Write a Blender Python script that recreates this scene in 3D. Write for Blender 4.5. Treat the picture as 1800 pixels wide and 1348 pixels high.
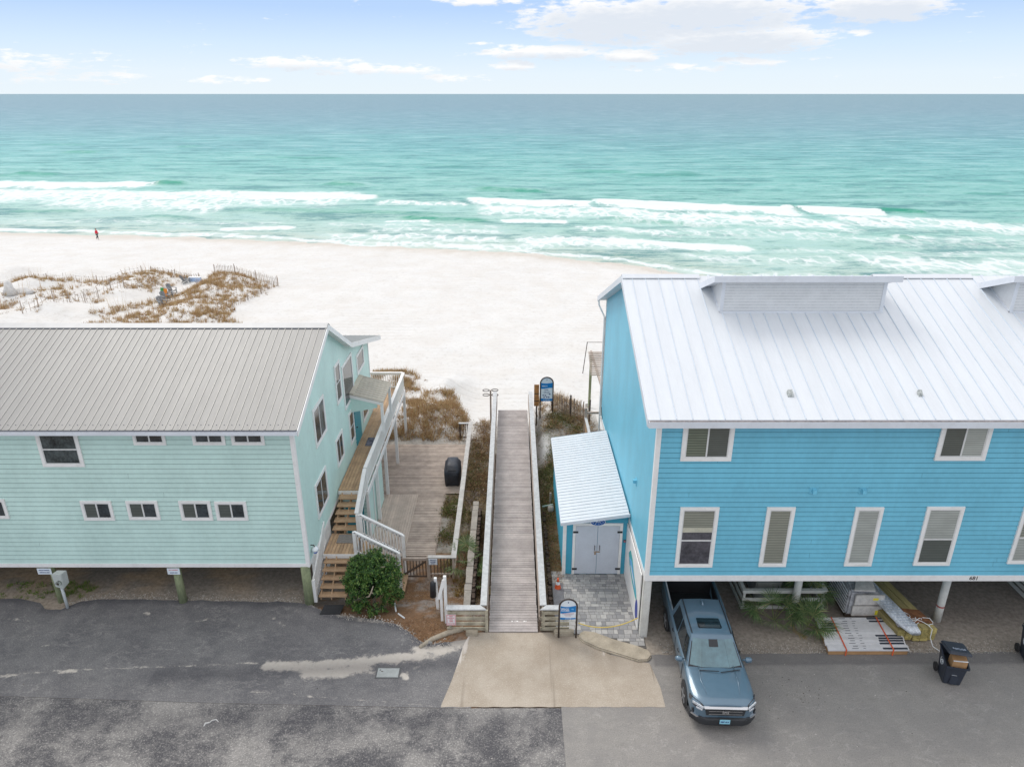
import bpy, bmesh, math, random
import numpy as np
from mathutils import Vector, Matrix, noise as mnoise
random.seed(7); rng = np.random.default_rng(7)
for o in list(bpy.data.objects): bpy.data.objects.remove(o)
S = bpy.context.scene; COL = S.collection
R = math.radians
# ---------------------------------------------------------------- camera
CH, F = 18.0, 1255.0
PT = math.atan(509/F); PC, PS = math.cos(PT), math.sin(PT)
cd = bpy.data.cameras.new('camera'); cam = bpy.data.objects.new('camera', cd); COL.objects.link(cam)
cam.location = (0, 0, CH); cam.rotation_euler = (R(90)-PT, 0, 0)
cd.sensor_width = 36; cd.lens = 36*F/1800; cd.clip_start = .5; cd.clip_end = 60000
S.camera = cam
# ---------------------------------------------------------------- sun and sky
SUN_EL, SUN_AZ = R(52), R(-40)      # azimuth from +Y (over the sea), negative = to the left
sd = bpy.data.lights.new('sun', 'SUN'); sd.energy = 1.3; sd.angle = R(24); sd.color = (1, .965, .91)
sun = bpy.data.objects.new('sun', sd); COL.objects.link(sun)
sv = Vector((math.sin(SUN_AZ)*math.cos(SUN_EL), math.cos(SUN_AZ)*math.cos(SUN_EL), math.sin(SUN_EL)))
sun.rotation_euler = sv.to_track_quat('Z', 'Y').to_euler()
S.view_settings.view_transform = 'Standard'; S.view_settings.look = 'None'
S.view_settings.gamma = 1; S.view_settings.use_curve_mapping = False
S.view_settings.exposure = 0.20

W = bpy.data.worlds.new('World'); S.world = W; W.use_nodes = True
wt = W.node_tree; wt.nodes.clear()
class NT:
    """small helper for building node trees"""
    def __init__(s, t): s.t = t
    def n(s, typ, **k):
        nd = s.t.nodes.new(typ)
        for a, b in k.items(): setattr(nd, a, b)
        return nd
    def put(s, sock, v):
        if v is None: return
        if isinstance(v, bpy.types.NodeSocket): s.t.links.new(v, sock)
        else:
            if isinstance(v, (tuple, list)) and len(v) == 3 and sock.type == 'RGBA': v = (*v, 1)
            sock.default_value = v
    def m(s, op, a, b=None, c=None, clamp=False):
        nd = s.n('ShaderNodeMath', operation=op, use_clamp=clamp)
        for i, v in enumerate((a, b, c)): s.put(nd.inputs[i], v)
        return nd.outputs[0]
    def mix(s, f, a, b, blend='MIX'):
        nd = s.n('ShaderNodeMix', data_type='RGBA', blend_type=blend, clamp_factor=True)
        s.put(nd.inputs[0], f); s.put(nd.inputs[6], a); s.put(nd.inputs[7], b)
        return nd.outputs[2]
    def ramp(s, f, stops):
        nd = s.n('ShaderNodeValToRGB'); cr = nd.color_ramp
        while len(cr.elements) < len(stops): cr.elements.new(.5)
        for e, (p, c) in zip(cr.elements, stops):
            e.position = p
            e.color = (c, c, c, 1) if isinstance(c, (int, float)) else (*c, 1)
        s.put(nd.inputs[0], f)
        return nd.outputs[0]
    def noise(s, vec, scale, detail=4, rough=.55, dist=0, out=0):
        nd = s.n('ShaderNodeTexNoise'); s.put(nd.inputs['Vector'], vec)
        nd.inputs['Scale'].default_value = scale; nd.inputs['Detail'].default_value = detail
        nd.inputs['Roughness'].default_value = rough; nd.inputs['Distortion'].default_value = dist
        return nd.outputs[out]
    def vmul(s, vec, k):
        nd = s.n('ShaderNodeVectorMath', operation='MULTIPLY'); s.put(nd.inputs[0], vec); nd.inputs[1].default_value = k
        return nd.outputs[0]
    def mrange(s, v, a, b, c=0., d=1., smooth=True):
        nd = s.n('ShaderNodeMapRange', interpolation_type='SMOOTHSTEP' if smooth else 'LINEAR')
        for i, x in enumerate((v, a, b, c, d)): s.put(nd.inputs[i], x)
        return nd.outputs[0]
w = NT(wt)
tc = w.n('ShaderNodeTexCoord').outputs['Generated']
sky = w.n('ShaderNodeTexSky', sky_type='NISHITA', sun_disc=False)
sky.sun_elevation = SUN_EL; sky.sun_rotation = SUN_AZ; sky.air_density = 1.0; sky.dust_density = 1.2; sky.altitude = 10
sep = w.n('ShaderNodeSeparateXYZ'); wt.links.new(tc, sep.inputs[0])
nx, ny, nz = sep.outputs
el = w.m('MULTIPLY', w.m('ARCSINE', nz), 57.2958)
az = w.m('MULTIPLY', w.m('ARCTAN2', nx, ny), 57.2958)
# cloud banks: azimuth, elevation, half widths in degrees, strength
def uvdir(u, v):
    x, y, z = (u-900)/F, PC+(674-v)/F*PS, -PS+(674-v)/F*PC
    return math.degrees(math.atan2(x, y)), math.degrees(math.atan2(z, math.hypot(x, y)))
BL = [(1080,38,150,30,1.0),(1230,22,170,26,1.0),(1290,70,150,21,1.0),(1545,12,95,20,1.0),(960,92,120,10,.8),(1100,99,75,9,.8),(905,116,40,9,.7),
      (1320,107,70,7,.6),(520,112,90,10,.62),(650,122,120,8,.56),(800,138,60,6,.42),(60,112,120,12,.30),(400,141,60,5,.40),(120,135,110,8,.28),(850,2,70,7,.8),(1510,58,18,4,.5),(1180,120,90,6,.35),(840,78,25,3,.4)]
cvec = w.n('ShaderNodeCombineXYZ'); w.put(cvec.inputs[0], w.m('MULTIPLY', az, .30)); w.put(cvec.inputs[1], w.m('MULTIPLY', el, 1.1))
warp = w.noise(cvec.outputs[0], 1.3, 5, .62)
warp2 = w.noise(cvec.outputs[0], 2.6, 6, .62)
def field(off):
    tot = None
    e2 = w.m('ADD', el, off)
    for (u, v, ru, rv, st) in BL:
        a0, e0 = uvdir(u, v); ra = ru/22.5*1.15; re = rv/21.9*1.25
        da = w.m('MULTIPLY', w.m('SUBTRACT', az, a0), 1/ra); de = w.m('MULTIPLY', w.m('SUBTRACT', e2, e0), 1/re)
        g = w.m('SUBTRACT', 1., w.m('ADD', w.m('MULTIPLY', da, da), w.m('MULTIPLY', de, de)))
        g = w.m('MULTIPLY', w.m('MAXIMUM', g, -1.), st)
        tot = g if tot is None else w.m('MAXIMUM', tot, g)
    return tot
f0 = w.m('ADD', field(0.), w.m('MULTIPLY', w.m('SUBTRACT', warp, .5), 1.7))
f0 = w.m('ADD', f0, w.m('MULTIPLY', w.m('SUBTRACT', warp2, .5), 1.1))
cmask = w.mrange(f0, .05, .62)
f1 = w.m('ADD', field(.50), w.m('MULTIPLY', w.m('SUBTRACT', warp2, .5), 1.2))
under = w.mrange(f1, -.15, .9)           # deeper in the bank, towards its base
ccol = w.mix(under, (1., .985, .965), (.73, .775, .84))
clear = w.ramp(w.m('DIVIDE', el, 9.), [(0., (.79,.87,.92)), (.15, (.76,.86,.94)), (.36, (.64,.79,.95)), (.62, (.47,.65,.94)), (1., (.42,.60,.90))])
low = w.mix(w.m('MULTIPLY', cmask, .93), clear, ccol)
hi = w.noise(tc, 2.2, 5, .6)
highclouds = w.mix(w.mrange(hi, .35, .62), (.86,.86,.90), (1.0,.965,.92))
vis = w.mix(w.mrange(el, 7., 22.), low, highclouds)
b1 = w.n('ShaderNodeBackground'); wt.links.new(sky.outputs[0], b1.inputs[0]); b1.inputs[1].default_value = .05
b2 = w.n('ShaderNodeBackground'); wt.links.new(vis, b2.inputs[0]); b2.inputs[1].default_value = .93
ad = w.n('ShaderNodeAddShader'); wt.links.new(b1.outputs[0], ad.inputs[0]); wt.links.new(b2.outputs[0], ad.inputs[1])
# most light comes from unseen high clouds whitened for the walls, plus a little Nishita; close to the horizon thin cloud and sea haze cover it
mxs = w.n('ShaderNodeMixShader'); w.put(mxs.inputs[0], w.mrange(el, 6., 20.))
wt.links.new(b2.outputs[0], mxs.inputs[1]); wt.links.new(ad.outputs[0], mxs.inputs[2])
wo = w.n('ShaderNodeOutputWorld'); wt.links.new(mxs.outputs[0], wo.inputs[0])

# ---------------------------------------------------------------- pixel -> world helpers (measure the photograph)
def ray(u, v): return ((u-900)/F, PC+(674-v)/F*PS, -PS+(674-v)/F*PC)
def P(u, v, z=0.):
    d = ray(u, v); t = (z-CH)/d[2]; return Vector((d[0]*t, d[1]*t, z))
def Q(u, v, y):
    d = ray(u, v); t = y/d[1]; return Vector((d[0]*t, y, CH+d[2]*t))
def X(u, v, x):
    d = ray(u, v); t = x/d[0]; return Vector((x, d[1]*t, CH+d[2]*t))

# ---------------------------------------------------------------- materials
def pmat(name):
    m = bpy.data.materials.new(name); m.use_nodes = True; t = m.node_tree; t.nodes.clear()
    k = NT(t); b = k.n('ShaderNodeBsdfPrincipled'); o = k.n('ShaderNodeOutputMaterial')
    t.links.new(b.outputs[0], o.inputs[0]); return m, k, b
MC = {}
def mat(name, col, rough=.6, var=.10, scale=2., metal=0., bump=0., bscale=60, spec=.5, island=0., grime=0., grimecol=(.12,.10,.08), gscale=1.5, stretch=(1,1,1), coat=0., sheen=0):
    if name in MC: return MC[name]
    m, k, b = pmat(name)
    co = k.vmul(k.n('ShaderNodeTexCoord').outputs['Object'], stretch)
    n1 = k.noise(co, scale, 5, .6); n2 = k.noise(co, scale*9, 3, .6)
    f = k.m('ADD', k.m('MULTIPLY', n1, .65), k.m('MULTIPLY', n2, .35))
    lo = tuple(max(0, c*(1-var*2.2)) for c in col); hi = tuple(min(1, c*(1+var*2.2)) for c in col)
    c = k.mix(k.mrange(f, .25, .75), lo, hi)
    if island:
        rnd = k.n('ShaderNodeNewGeometry').outputs['Random Per Island']
        br = k.mrange(rnd, 0., 1., 1-island, 1+island, False)
        cc = k.n('ShaderNodeCombineColor'); [k.put(cc.inputs[i], br) for i in range(3)]
        c = k.mix(1., c, cc.outputs[0], 'MULTIPLY')
    if grime:
        g = k.noise(co, gscale, 6, .7, .4)
        c = k.mix(k.m('MULTIPLY', k.mrange(g, .48, .72), grime), c, grimecol)
    k.put(b.inputs['Base Color'], c)
    k.put(b.inputs['Roughness'], k.mrange(n2, 0., 1., max(0, rough-.08), min(1, rough+.08), False))
    b.inputs['Metallic'].default_value = metal; b.inputs['Specular IOR Level'].default_value = spec
    if coat: b.inputs['Coat Weight'].default_value = coat; b.inputs['Coat Roughness'].default_value = .06
    if bump:
        bp = k.n('ShaderNodeBump'); bp.inputs['Strength'].default_value = 1; bp.inputs['Distance'].default_value = bump
        k.put(bp.inputs['Height'], k.noise(co, bscale, 4, .6)); k.put(b.inputs['Normal'], bp.outputs[0])
    MC[name] = m; return m

WHITE = mat('white_trim_paint', (.85,.835,.805), .5, .03, 1.2, grime=.18, grimecol=(.42,.38,.33), gscale=3)
WHITE2 = mat('white_metal_fascia', (.70,.73,.77), .45, .03, .8, grime=.15, grimecol=(.35,.33,.32), gscale=2)
MINT = mat('mint_siding_paint', (.56,.75,.685), .5, .045, .5, bump=.0015, bscale=30, grime=.22, grimecol=(.41,.57,.52), gscale=.6, stretch=(1.2,1.2,.8))
MINTSIDE = MINT
BLUE = mat('blue_siding_paint', (.165,.51,.66), .5, .05, .5, bump=.0015, bscale=30, grime=.25, grimecol=(.15,.43,.56), gscale=.6, stretch=(1.2,1.2,.8))
BLUESIDE = BLUE
MINTJ = mat('mint_lap_shade_and_joint', (.13,.22,.21), .8, .15, 2.); BLUEJ = mat('blue_lap_shade_and_joint', (.022,.125,.19), .8, .15, 2.)  # painted shadow lines under the laps, also used for the butt joints
TEAL = mat('teal_door_paint', (.03,.30,.36), .45, .05)
GREYROOF = mat('grey_ribbed_roof_metal', (.235,.232,.222), .45, .05, .7, metal=.15, grime=.35, grimecol=(.22,.215,.20), gscale=.9, stretch=(3,.35,.35))
GREYRIB = mat('roof_rib_metal', (.33,.32,.295), .4, .04, .7, metal=.15)
WHITEROOF = mat('white_seam_roof_metal', (.67,.695,.715), .42, .025, .6, metal=.05, grime=.35, grimecol=(.60,.64,.68), gscale=.5, stretch=(3,.35,.35))
FLASH = mat('dark_flashing', (.07,.08,.11), .5, .1)
GLASS = mat('window_glass', (.035,.045,.05), .06, .35, 1.2, spec=.8)
TINT = mat('car_glass', (.012,.018,.022), .04, .3, 1.5, spec=.45)
BLACK = mat('black_rubber', (.022,.023,.026), .6, .15, 5)
IRON = mat('dark_iron', (.05,.035,.028), .55, .25, 8)
WOODG = mat('weathered_grey_wood', (.40,.33,.275), .8, .13, 2.2, bump=.002, bscale=40, island=.16, grime=.35, grimecol=(.24,.19,.155), gscale=1.2)
BWOOD = mat('boardwalk_plank', (.40,.36,.34), .8, .11, 2.0, bump=.002, bscale=50, island=.13, grime=.3, grimecol=(.27,.23,.21), gscale=.9)
CAPW = mat('pale_grey_cap_board', (.50,.505,.50), .75, .10, 6, bump=.002, bscale=60, grime=.25, grimecol=(.36,.35,.33), gscale=5)
WOODT = mat('tan_deck_board', (.46,.305,.18), .75, .12, 2., bump=.002, bscale=40, island=.15, grime=.3, grimecol=(.26,.19,.13), gscale=1.5)
WOODP = mat('pale_deck_board', (.50,.415,.345), .8, .08, 2., bump=.002, bscale=40, island=.10, grime=.2, grimecol=(.36,.28,.22), gscale=1.5)
WOODM = mat('mossy_slat_wood', (.40,.36,.27), .85, .18, 3., bump=.004, bscale=30, island=.15, grime=.5, grimecol=(.11,.10,.06), gscale=2.5)
WOODD = mat('dark_timber', (.085,.06,.045), .9, .25, 3., bump=.006, bscale=30, island=.35)
PILE = mat('green_treated_piling', (.24,.27,.15), .85, .2, 3., bump=.006, bscale=24, stretch=(1,1,.25), grime=.4, grimecol=(.13,.12,.07))
WPILE = mat('white_painted_piling', (.66,.65,.60), .6, .07, 2., bump=.004, bscale=20, grime=.2, grimecol=(.38,.34,.28))
CONC = mat('old_concrete', (.36,.33,.29), .9, .12, 2., bump=.004, bscale=60, grime=.4, grimecol=(.22,.19,.15), gscale=2)
TANCURB = mat('tan_concrete_curb', (.37,.32,.245), .9, .13, 2.5, bump=.003, bscale=80, grime=.4, grimecol=(.23,.19,.13), gscale=3)
ORANGE = mat('orange_cone_plastic', (.80,.13,.04), .5, .08, 6)
REDJ = mat('red_jacket_cloth', (.70,.02,.05), .8, .1, 8)

# ---------------------------------------------------------------- mesh helpers
def tag(o, label=None, cat=None, group=None, kind=None):
    if label: o['label'] = label
    if cat: o['category'] = cat
    if group: o['group'] = group
    if kind: o['kind'] = kind
    return o
def empty(name, loc, label, cat, group=None):
    o = bpy.data.objects.new(name, None); o.location = loc; o.empty_display_size = .2; COL.objects.link(o)
    return tag(o, label, cat, group)
def worldloc(o):
    v = Vector((0, 0, 0))
    while o is not None: v = v+Vector(o.location); o = o.parent
    return v
class MB:
    def __init__(s): s.v = []; s.f = []; s.mi = []; s.cur = 0
    def add(s, vs, fs):
        b = len(s.v); s.v += [tuple(x) for x in vs]; s.f += [tuple(i+b for i in f) for f in fs]; s.mi += [s.cur]*len(fs); return s
    def box(s, x0, x1, y0, y1, z0, z1):
        vs = [(x, y, z) for z in (z0, z1) for y in (y0, y1) for x in (x0, x1)]
        return s.add(vs, [(0,2,3,1),(4,5,7,6),(0,1,5,4),(2,6,7,3),(0,4,6,2),(1,3,7,5)])
    def hexa(s, lo, hi):
        """lo, hi: four corners each in the same turning order (bottom, top)"""
        return s.add(list(lo)+list(hi), [(3,2,1,0),(4,5,6,7),(0,1,5,4),(1,2,6,5),(2,3,7,6),(3,0,4,7)])
    def beam(s, a, b, w_, h, up=(0,0,1)):
        a, b = Vector(a), Vector(b); d = (b-a).normalized(); up = Vector(up)
        sd_ = d.cross(up)
        if sd_.length < 1e-4: sd_ = d.cross(Vector((0,1,0)))
        sd_.normalize(); u2 = sd_.cross(d).normalized(); sd_ *= w_/2; u2 *= h/2
        return s.hexa([a-sd_-u2, a+sd_-u2, a+sd_+u2, a-sd_+u2], [b-sd_-u2, b+sd_-u2, b+sd_+u2, b-sd_+u2])
    def quad(s, *p): return s.add(p, [tuple(range(len(p)))])
    def tube(s, pts, r, n=8, cap=True):
        pts = [Vector(p) for p in pts]; rs = r if isinstance(r, (list, tuple)) else [r]*len(pts); vs = []; prev = None
        for i, p in enumerate(pts):
            d = (pts[min(i+1, len(pts)-1)]-pts[max(i-1, 0)]).normalized()
            if prev is None:
                a = d.cross(Vector((0,0,1)))
                if a.length < 1e-3: a = Vector((1,0,0))
                a.normalize()
            else: a = (prev-d*prev.dot(d)).normalized()
            prev = a; b = d.cross(a)
            vs += [p+(a*math.cos(6.28318*k/n)+b*math.sin(6.28318*k/n))*rs[i] for k in range(n)]
        fs = [(i*n+k, i*n+(k+1)%n, (i+1)*n+(k+1)%n, (i+1)*n+k) for i in range(len(pts)-1) for k in range(n)]
        if cap: fs += [tuple(range(n))[::-1], tuple((len(pts)-1)*n+k for k in range(n))]
        return s.add(vs, fs)
    def prism(s, poly, z0, z1):
        """polygon in x,y lifted z0..z1"""
        n = len(poly)
        vs = [(p[0], p[1], z0) for p in poly]+[(p[0], p[1], z1) for p in poly]
        return s.add(vs, [tuple(range(n))[::-1], tuple(range(n, 2*n))]+[(i, (i+1)%n, n+(i+1)%n, n+i) for i in range(n)])
    def slab(s, pts, th):
        """any planar outline thickened by the vector th"""
        n = len(pts); th = Vector(th); a = [Vector(p) for p in pts]
        return s.add(a+[p+th for p in a], [tuple(range(n))[::-1], tuple(range(n, 2*n))]+[(i, (i+1)%n, n+(i+1)%n, n+i) for i in range(n)])
    def build(s, name, m, parent=None, smooth=False, bevel=0, mats=None, loc=None):
        me = bpy.data.meshes.new(name)
        base = worldloc(parent) if parent is not None else Vector(loc or (0,0,0))
        vs = [(x-base.x, y-base.y, z-base.z) for x, y, z in s.v]
        me.from_pydata(vs, [], s.f); me.update()
        for mm in (mats or [m]): me.materials.append(mm)
        if mats:
            for p, i in zip(me.polygons, s.mi): p.material_index = i
        bm = bmesh.new(); bm.from_mesh(me)
        if bevel:
            bmesh.ops.bevel(bm, geom=[e for e in bm.edges if len(e.link_faces) == 2 and e.calc_face_angle(0) > .6], offset=bevel, segments=2, affect='EDGES', clamp_overlap=True)
        bmesh.ops.recalc_face_normals(bm, faces=bm.faces) if len(bm.faces) < 60000 else None
        bm.to_mesh(me); bm.free()
        if smooth: me.polygons.foreach_set('use_smooth', [True]*len(me.polygons))
        o = bpy.data.objects.new(name, me); COL.objects.link(o)
        if parent is not None: o.parent = parent
        elif loc: o.location = loc
        return o
def tag_m(o, *a, **k): return tag(o, *a, **k)
def copy_tree(o, loc=None, rz=None, label=None, parent=None):
    c = o.copy(); COL.objects.link(c)
    if parent is not None: c.parent = parent
    if loc is not None: c.location = loc
    if rz is not None: c.rotation_euler.z = rz
    if label: c['label'] = label
    for ch in o.children: copy_tree(ch, parent=c)
    return c
def text(s, size, m, mtx, parent=None, name='lettering', ext=.002, bold=0.):
    cu = bpy.data.curves.new('t', 'FONT'); cu.body = s; cu.size = size; cu.extrude = ext; cu.offset = bold
    cu.align_x = 'CENTER'; cu.align_y = 'CENTER'
    t = bpy.data.objects.new('t', cu); COL.objects.link(t)
    dg = bpy.context.evaluated_depsgraph_get(); me = bpy.data.meshes.new_from_object(t.evaluated_get(dg))
    bpy.data.objects.remove(t); me.materials.clear(); me.materials.append(m)
    me.transform(mtx)
    if parent is not None: me.transform(Matrix.Translation(-worldloc(parent)))
    o = bpy.data.objects.new(name, me); COL.objects.link(o); o.parent = parent
    return o
def facing(x, y, z, tilt=90, rz=0):
    """matrix that stands lettering up facing the street at x,y,z"""
    return Matrix.Translation((x, y, z)) @ Matrix.Rotation(R(rz), 4, 'Z') @ Matrix.Rotation(R(tilt), 4, 'X')
def fbm(x, y, s=1., o=4, seed=0.):
    return mnoise.fractal(Vector((x*s+seed, y*s-seed, seed*1.7)), .6, 2.1, o)
# ================================================================ ground
SHX = [-700,-100.7,-89.5,-57.7,-27.5,0,16,23,36,60,100,700]; SHY = [165,127.3,125.6,121.3,115.3,108.6,100.5,94.5,88,83,80,60]
def shore(x): return np.interp(x, SHX, SHY)
def sst(a, b, x):
    t = min(1, max(0, (x-a)/(b-a))); return t*t*(3-2*t)
def inpoly(x, y, poly):
    c = False; j = len(poly)-1
    for i in range(len(poly)):
        if (poly[i][1] > y) != (poly[j][1] > y) and x < (poly[j][0]-poly[i][0])*(y-poly[i][1])/(poly[j][1]-poly[i][1])+poly[i][0]: c = not c
        j = i
    return c
def gz(x, y):
    """height of the ground"""
    d = float(shore(x))-y
    beach = float(np.interp(d, [-60,-20,0,8,30,60,75,400], [-9,-6,-4.25,-3.75,-2.95,-2.25,-1.75,-1.7]))
    if y > 34: beach += .10*fbm(x, y, .12, 3)+.03*fbm(x, y, .7, 2)
    if x < -7.9: land = 0.; e = sst(36, 48, y)
    elif x > 4.3: land = 0.; e = sst(35, 47, y)
    else:
        left = -.92*sst(21.2, 24.2, y)*(1-sst(1.15, 1.75, x))
        if x > 1: left += -.25*sst(30, 34, y)*sst(1.2, 1.8, x)
        land = left; e = sst(39.5, 47, y)
    z = land*(1-e)+beach*e
    # dune hummocks behind the left house, beside the walk and by the far sign
    if -75 < x < -24 and 54 < y < 92:
        k = sst(-75, -62, x)*(1-sst(-33, -26, x))*sst(54, 60, y)*(1-sst(84, 91, y))
        path = math.exp(-((x+37.5+(y-76)*.10)/3.2)**2)
        z += k*(1-.85*path)*(1.0+.9*fbm(x, y, .16, 3, 3.))
    if -13 < x < -2 and 37 < y < 54:
        k = sst(37, 40, y)*(1-sst(48, 54, y))*sst(-13, -10, x)*(1-sst(-5, -2.2, x)); z += k*(.75+.35*fbm(x, y, .4, 3, 5.))
    if 1 < x < 7 and 33 < y < 44:
        k = sst(33, 37.5, y)*(1-sst(40, 44, y))*sst(1.0, 1.9, x); z += k*(.75+.15*fbm(x, y, .6, 3, 7.))
    if y > 24 and -7.4 < x < 4.2 and y < 40: z += .06*fbm(x, y, .9, 3, 2.)
    return z-.02
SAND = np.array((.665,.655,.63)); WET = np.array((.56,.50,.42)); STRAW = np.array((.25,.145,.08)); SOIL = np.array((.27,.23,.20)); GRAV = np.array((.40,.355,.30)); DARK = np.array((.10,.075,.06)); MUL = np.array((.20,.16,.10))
def gcol(x, y):
    d = float(shore(x))-y
    n = fbm(x, y, .5, 4, 11.); n2 = fbm(x, y, 1.7, 3, 4.)
    if y > 36 or (y > 34 and (x < -8 or x > 5)):
        c = SAND*(1+.03*n)
        wt_ = max(0, 1-abs(d-2.5+n*1.5)/5.5) if d > 0 else 1
        c = c*(1-wt_*.75)+WET*wt_*.75
        k = 1-sst(36, 41, y)
        return c*(1-.55*k)+MUL*.55*k if -7.5 < x < 5 else c
    if x < -7.5:
        k = sst(.0, .5, n+.35*(x+22)/12)       # bare soil to the left, asphalt coloured dust to the right
        soil = np.array((.43,.31,.21))*(1-k)+SOIL*k
        g = sst(23.8, 22.3, y) if y < 23.8 else 0
        return soil*(1-.75*g)+GRAV*.75*g
    if x > 4.35:
        g = 1-sst(20.0, 21.8, y+n*.5)
        return SOIL*(1-.85*g)+GRAV*.95*.85*g
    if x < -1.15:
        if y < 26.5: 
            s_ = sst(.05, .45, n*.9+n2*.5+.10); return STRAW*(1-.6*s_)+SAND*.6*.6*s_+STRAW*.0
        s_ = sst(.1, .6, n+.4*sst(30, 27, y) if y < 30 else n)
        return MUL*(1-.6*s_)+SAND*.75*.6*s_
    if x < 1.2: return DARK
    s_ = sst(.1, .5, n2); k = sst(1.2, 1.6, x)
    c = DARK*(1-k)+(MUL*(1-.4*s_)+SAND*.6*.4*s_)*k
    if y > 32:
        q = math.exp(-((x-1.75)/.6)**2)*sst(33, 34.5, y); c = c*(1-q)+SAND*.9*q
    return c
def arr(*segs):
    out = []
    for a, b, st in segs: out += list(np.arange(a, b, st))
    return out+[segs[-1][1]]
def gridmesh(name, xs, ys, zf, m, attrs=None, cf=None):
    nx_, ny_ = len(xs), len(ys); vs = []; cols = []
    for y in ys:
        for x in xs: vs.append((x, y, zf(x, y)))
    fs = [(j*nx_+i, j*nx_+i+1, (j+1)*nx_+i+1, (j+1)*nx_+i) for j in range(ny_-1) for i in range(nx_-1)]
    me = bpy.data.meshes.new(name); me.from_pydata(vs, [], fs); me.materials.append(m)
    me.polygons.foreach_set('use_smooth', [True]*len(me.polygons))
    if cf:
        a = me.color_attributes.new('base', 'FLOAT_COLOR', 'POINT'); buf = np.ones((len(vs), 4), 'f')
        for i, (x, y, z) in enumerate(vs): buf[i, :3] = cf(x, y)
        a.data.foreach_set('color', buf.ravel())
    for nm, fn in (attrs or {}).items():
        a = me.attributes.new(nm, 'FLOAT', 'POINT'); a.data.foreach_set('value', np.array([fn(x, y) for x, y, z in vs], 'f'))
    o = bpy.data.objects.new(name, me); COL.objects.link(o); return o
def attr(k, name):
    n = k.n('ShaderNodeAttribute', attribute_name=name); return n
gm, k, b = pmat('ground_sand_and_soil')
pos = k.n('ShaderNodeNewGeometry').outputs['Position']
ac = attr(k, 'base').outputs['Color']
sp = k.n('ShaderNodeSeparateColor'); k.put(sp.inputs[0], ac); lum = sp.outputs[1]
soil = k.mrange(lum, .62, .40)
n1 = k.noise(pos, 7, 5, .7); n2 = k.noise(pos, 28, 4, .7); n3 = k.noise(pos, .35, 5, .6)
dk = k.mix(k.mrange(n1, .3, .7), ac, k.mix(.45, ac, (.06,.04,.025)))
dk = k.mix(k.m('MULTIPLY', k.mrange(n2, .56, .70), .55), dk, (.52,.47,.40))
sandc = k.mix(k.m('MULTIPLY', k.mrange(n3, .35, .7), .5), ac, (.60,.565,.515))
sandc = k.mix(k.m('MULTIPLY', k.mrange(k.noise(pos, 2.4, 8, .85), .50, .64), .60), sandc, (.49,.465,.425))
# grooming and tyre tracks curving along the beach
wv = k.n('ShaderNodeTexWave', wave_type='BANDS', bands_direction='Y', wave_profile='SIN')
k.put(wv.inputs['Vector'], pos); wv.inputs['Scale'].default_value = .33; wv.inputs['Distortion'].default_value = 9.; wv.inputs['Detail'].default_value = 3; wv.inputs['Detail Scale'].default_value = .12
trk = k.m('MULTIPLY', k.mrange(wv.outputs[1], .80, 1.), k.mrange(k.noise(pos, .08, 3, .5), .45, .6))
sandc = k.mix(k.m('MULTIPLY', trk, .24), sandc, (.48,.45,.405))
k.put(b.inputs['Base Color'], k.mix(soil, sandc, dk)); b.inputs['Roughness'].default_value = .95; b.inputs['Specular IOR Level'].default_value = .15
bp = k.n('ShaderNodeBump'); bp.inputs['Distance'].default_value = .035; bp.inputs['Strength'].default_value = .8
k.put(bp.inputs['Height'], k.m('ADD', k.noise(pos, 3.2, 5, .7), k.m('MULTIPLY', trk, -.5))); k.put(b.inputs['Normal'], bp.outputs[0])
xs = arr((-700,-100,60),(-100,-76,4),(-76,-22,.8),(-22,-10,.5),(-10,5,.18),(5,24,.5),(24,60,3),(60,700,60))
ys = arr((-60,18,6),(18,42,.18),(42,60,.5),(60,93,.7),(93,128,1.2),(128,190,8))
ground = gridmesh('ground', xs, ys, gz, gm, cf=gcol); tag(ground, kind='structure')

# ================================================================ sea
FO = [(-90,322,275,324,3,8,1.25),(-90,335,660,344,6,26,.74),(420,341,665,346,3,7,1.1),(820,347,1045,356,2,12,1.),(1040,353,1400,370,3,11,1.2),(1000,366,1500,393,8,22,.68),(1400,366,1550,373,3,9,1.4),
      (1450,382,1900,402,10,28,.64),(660,352,830,360,3,8,.6),(385,402,520,400,2,5,1.1),(880,386,1000,389,2,4,1.1),(675,388,760,389,1,3,.8),(840,375,900,376,2,3,.6),(560,412,900,420,6,12,.62),
      (900,419,1180,432,12,16,.70),(1050,421,1325,436,4,9,1.05),(1480,452,1900,470,12,34,.62),(1300,480,1500,490,10,20,.5),(-90,401,95,404,2,4,.9),(200,408,430,412,2,4,.75),(100,350,420,362,10,22,.62),(640,402,900,408,5,8,.5),(820,362,1300,386,10,24,.60),(560,427,960,436,8,9,.62),(1150,402,1900,428,8,26,.46),(1180,446,1500,462,8,18,.5),(0,386,520,394,5,9,.42),(560,392,900,398,4,9,.45),(1330,440,1900,447,5,12,.45),(1000,400,1200,408,6,12,.55)]
GR = [(15,306,105,309,1.),(270,322,322,325,1.1),(570,325,650,327,1.),(825,334,970,338,1.1),(1372,368,1402,372,1.),(1540,371,1640,376,1.),(690,384,870,390,1.),(1050,384,1300,402,.8),(110,268,170,269,.9),(1565,418,1607,420,1.),
      (400,369,690,373,.5),(350,338,420,340,.5),(1170,304,1230,306,.6),(990,300,1110,304,.5),(500,372,800,376,.4),(1340,386,1410,396,.6),(310,258,350,259,.5),(560,325,620,327,.6),(-80,312,40,309,.5),(0,372,160,372,.5),(250,381,340,384,.4),(1690,340,1790,343,.4),(420,276,620,280,.4),(1100,308,1240,309,.5),(740,290,820,294,.3),(60,255,160,255,.4),(640,375,800,379,.4)]
SZ = -4.2
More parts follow.
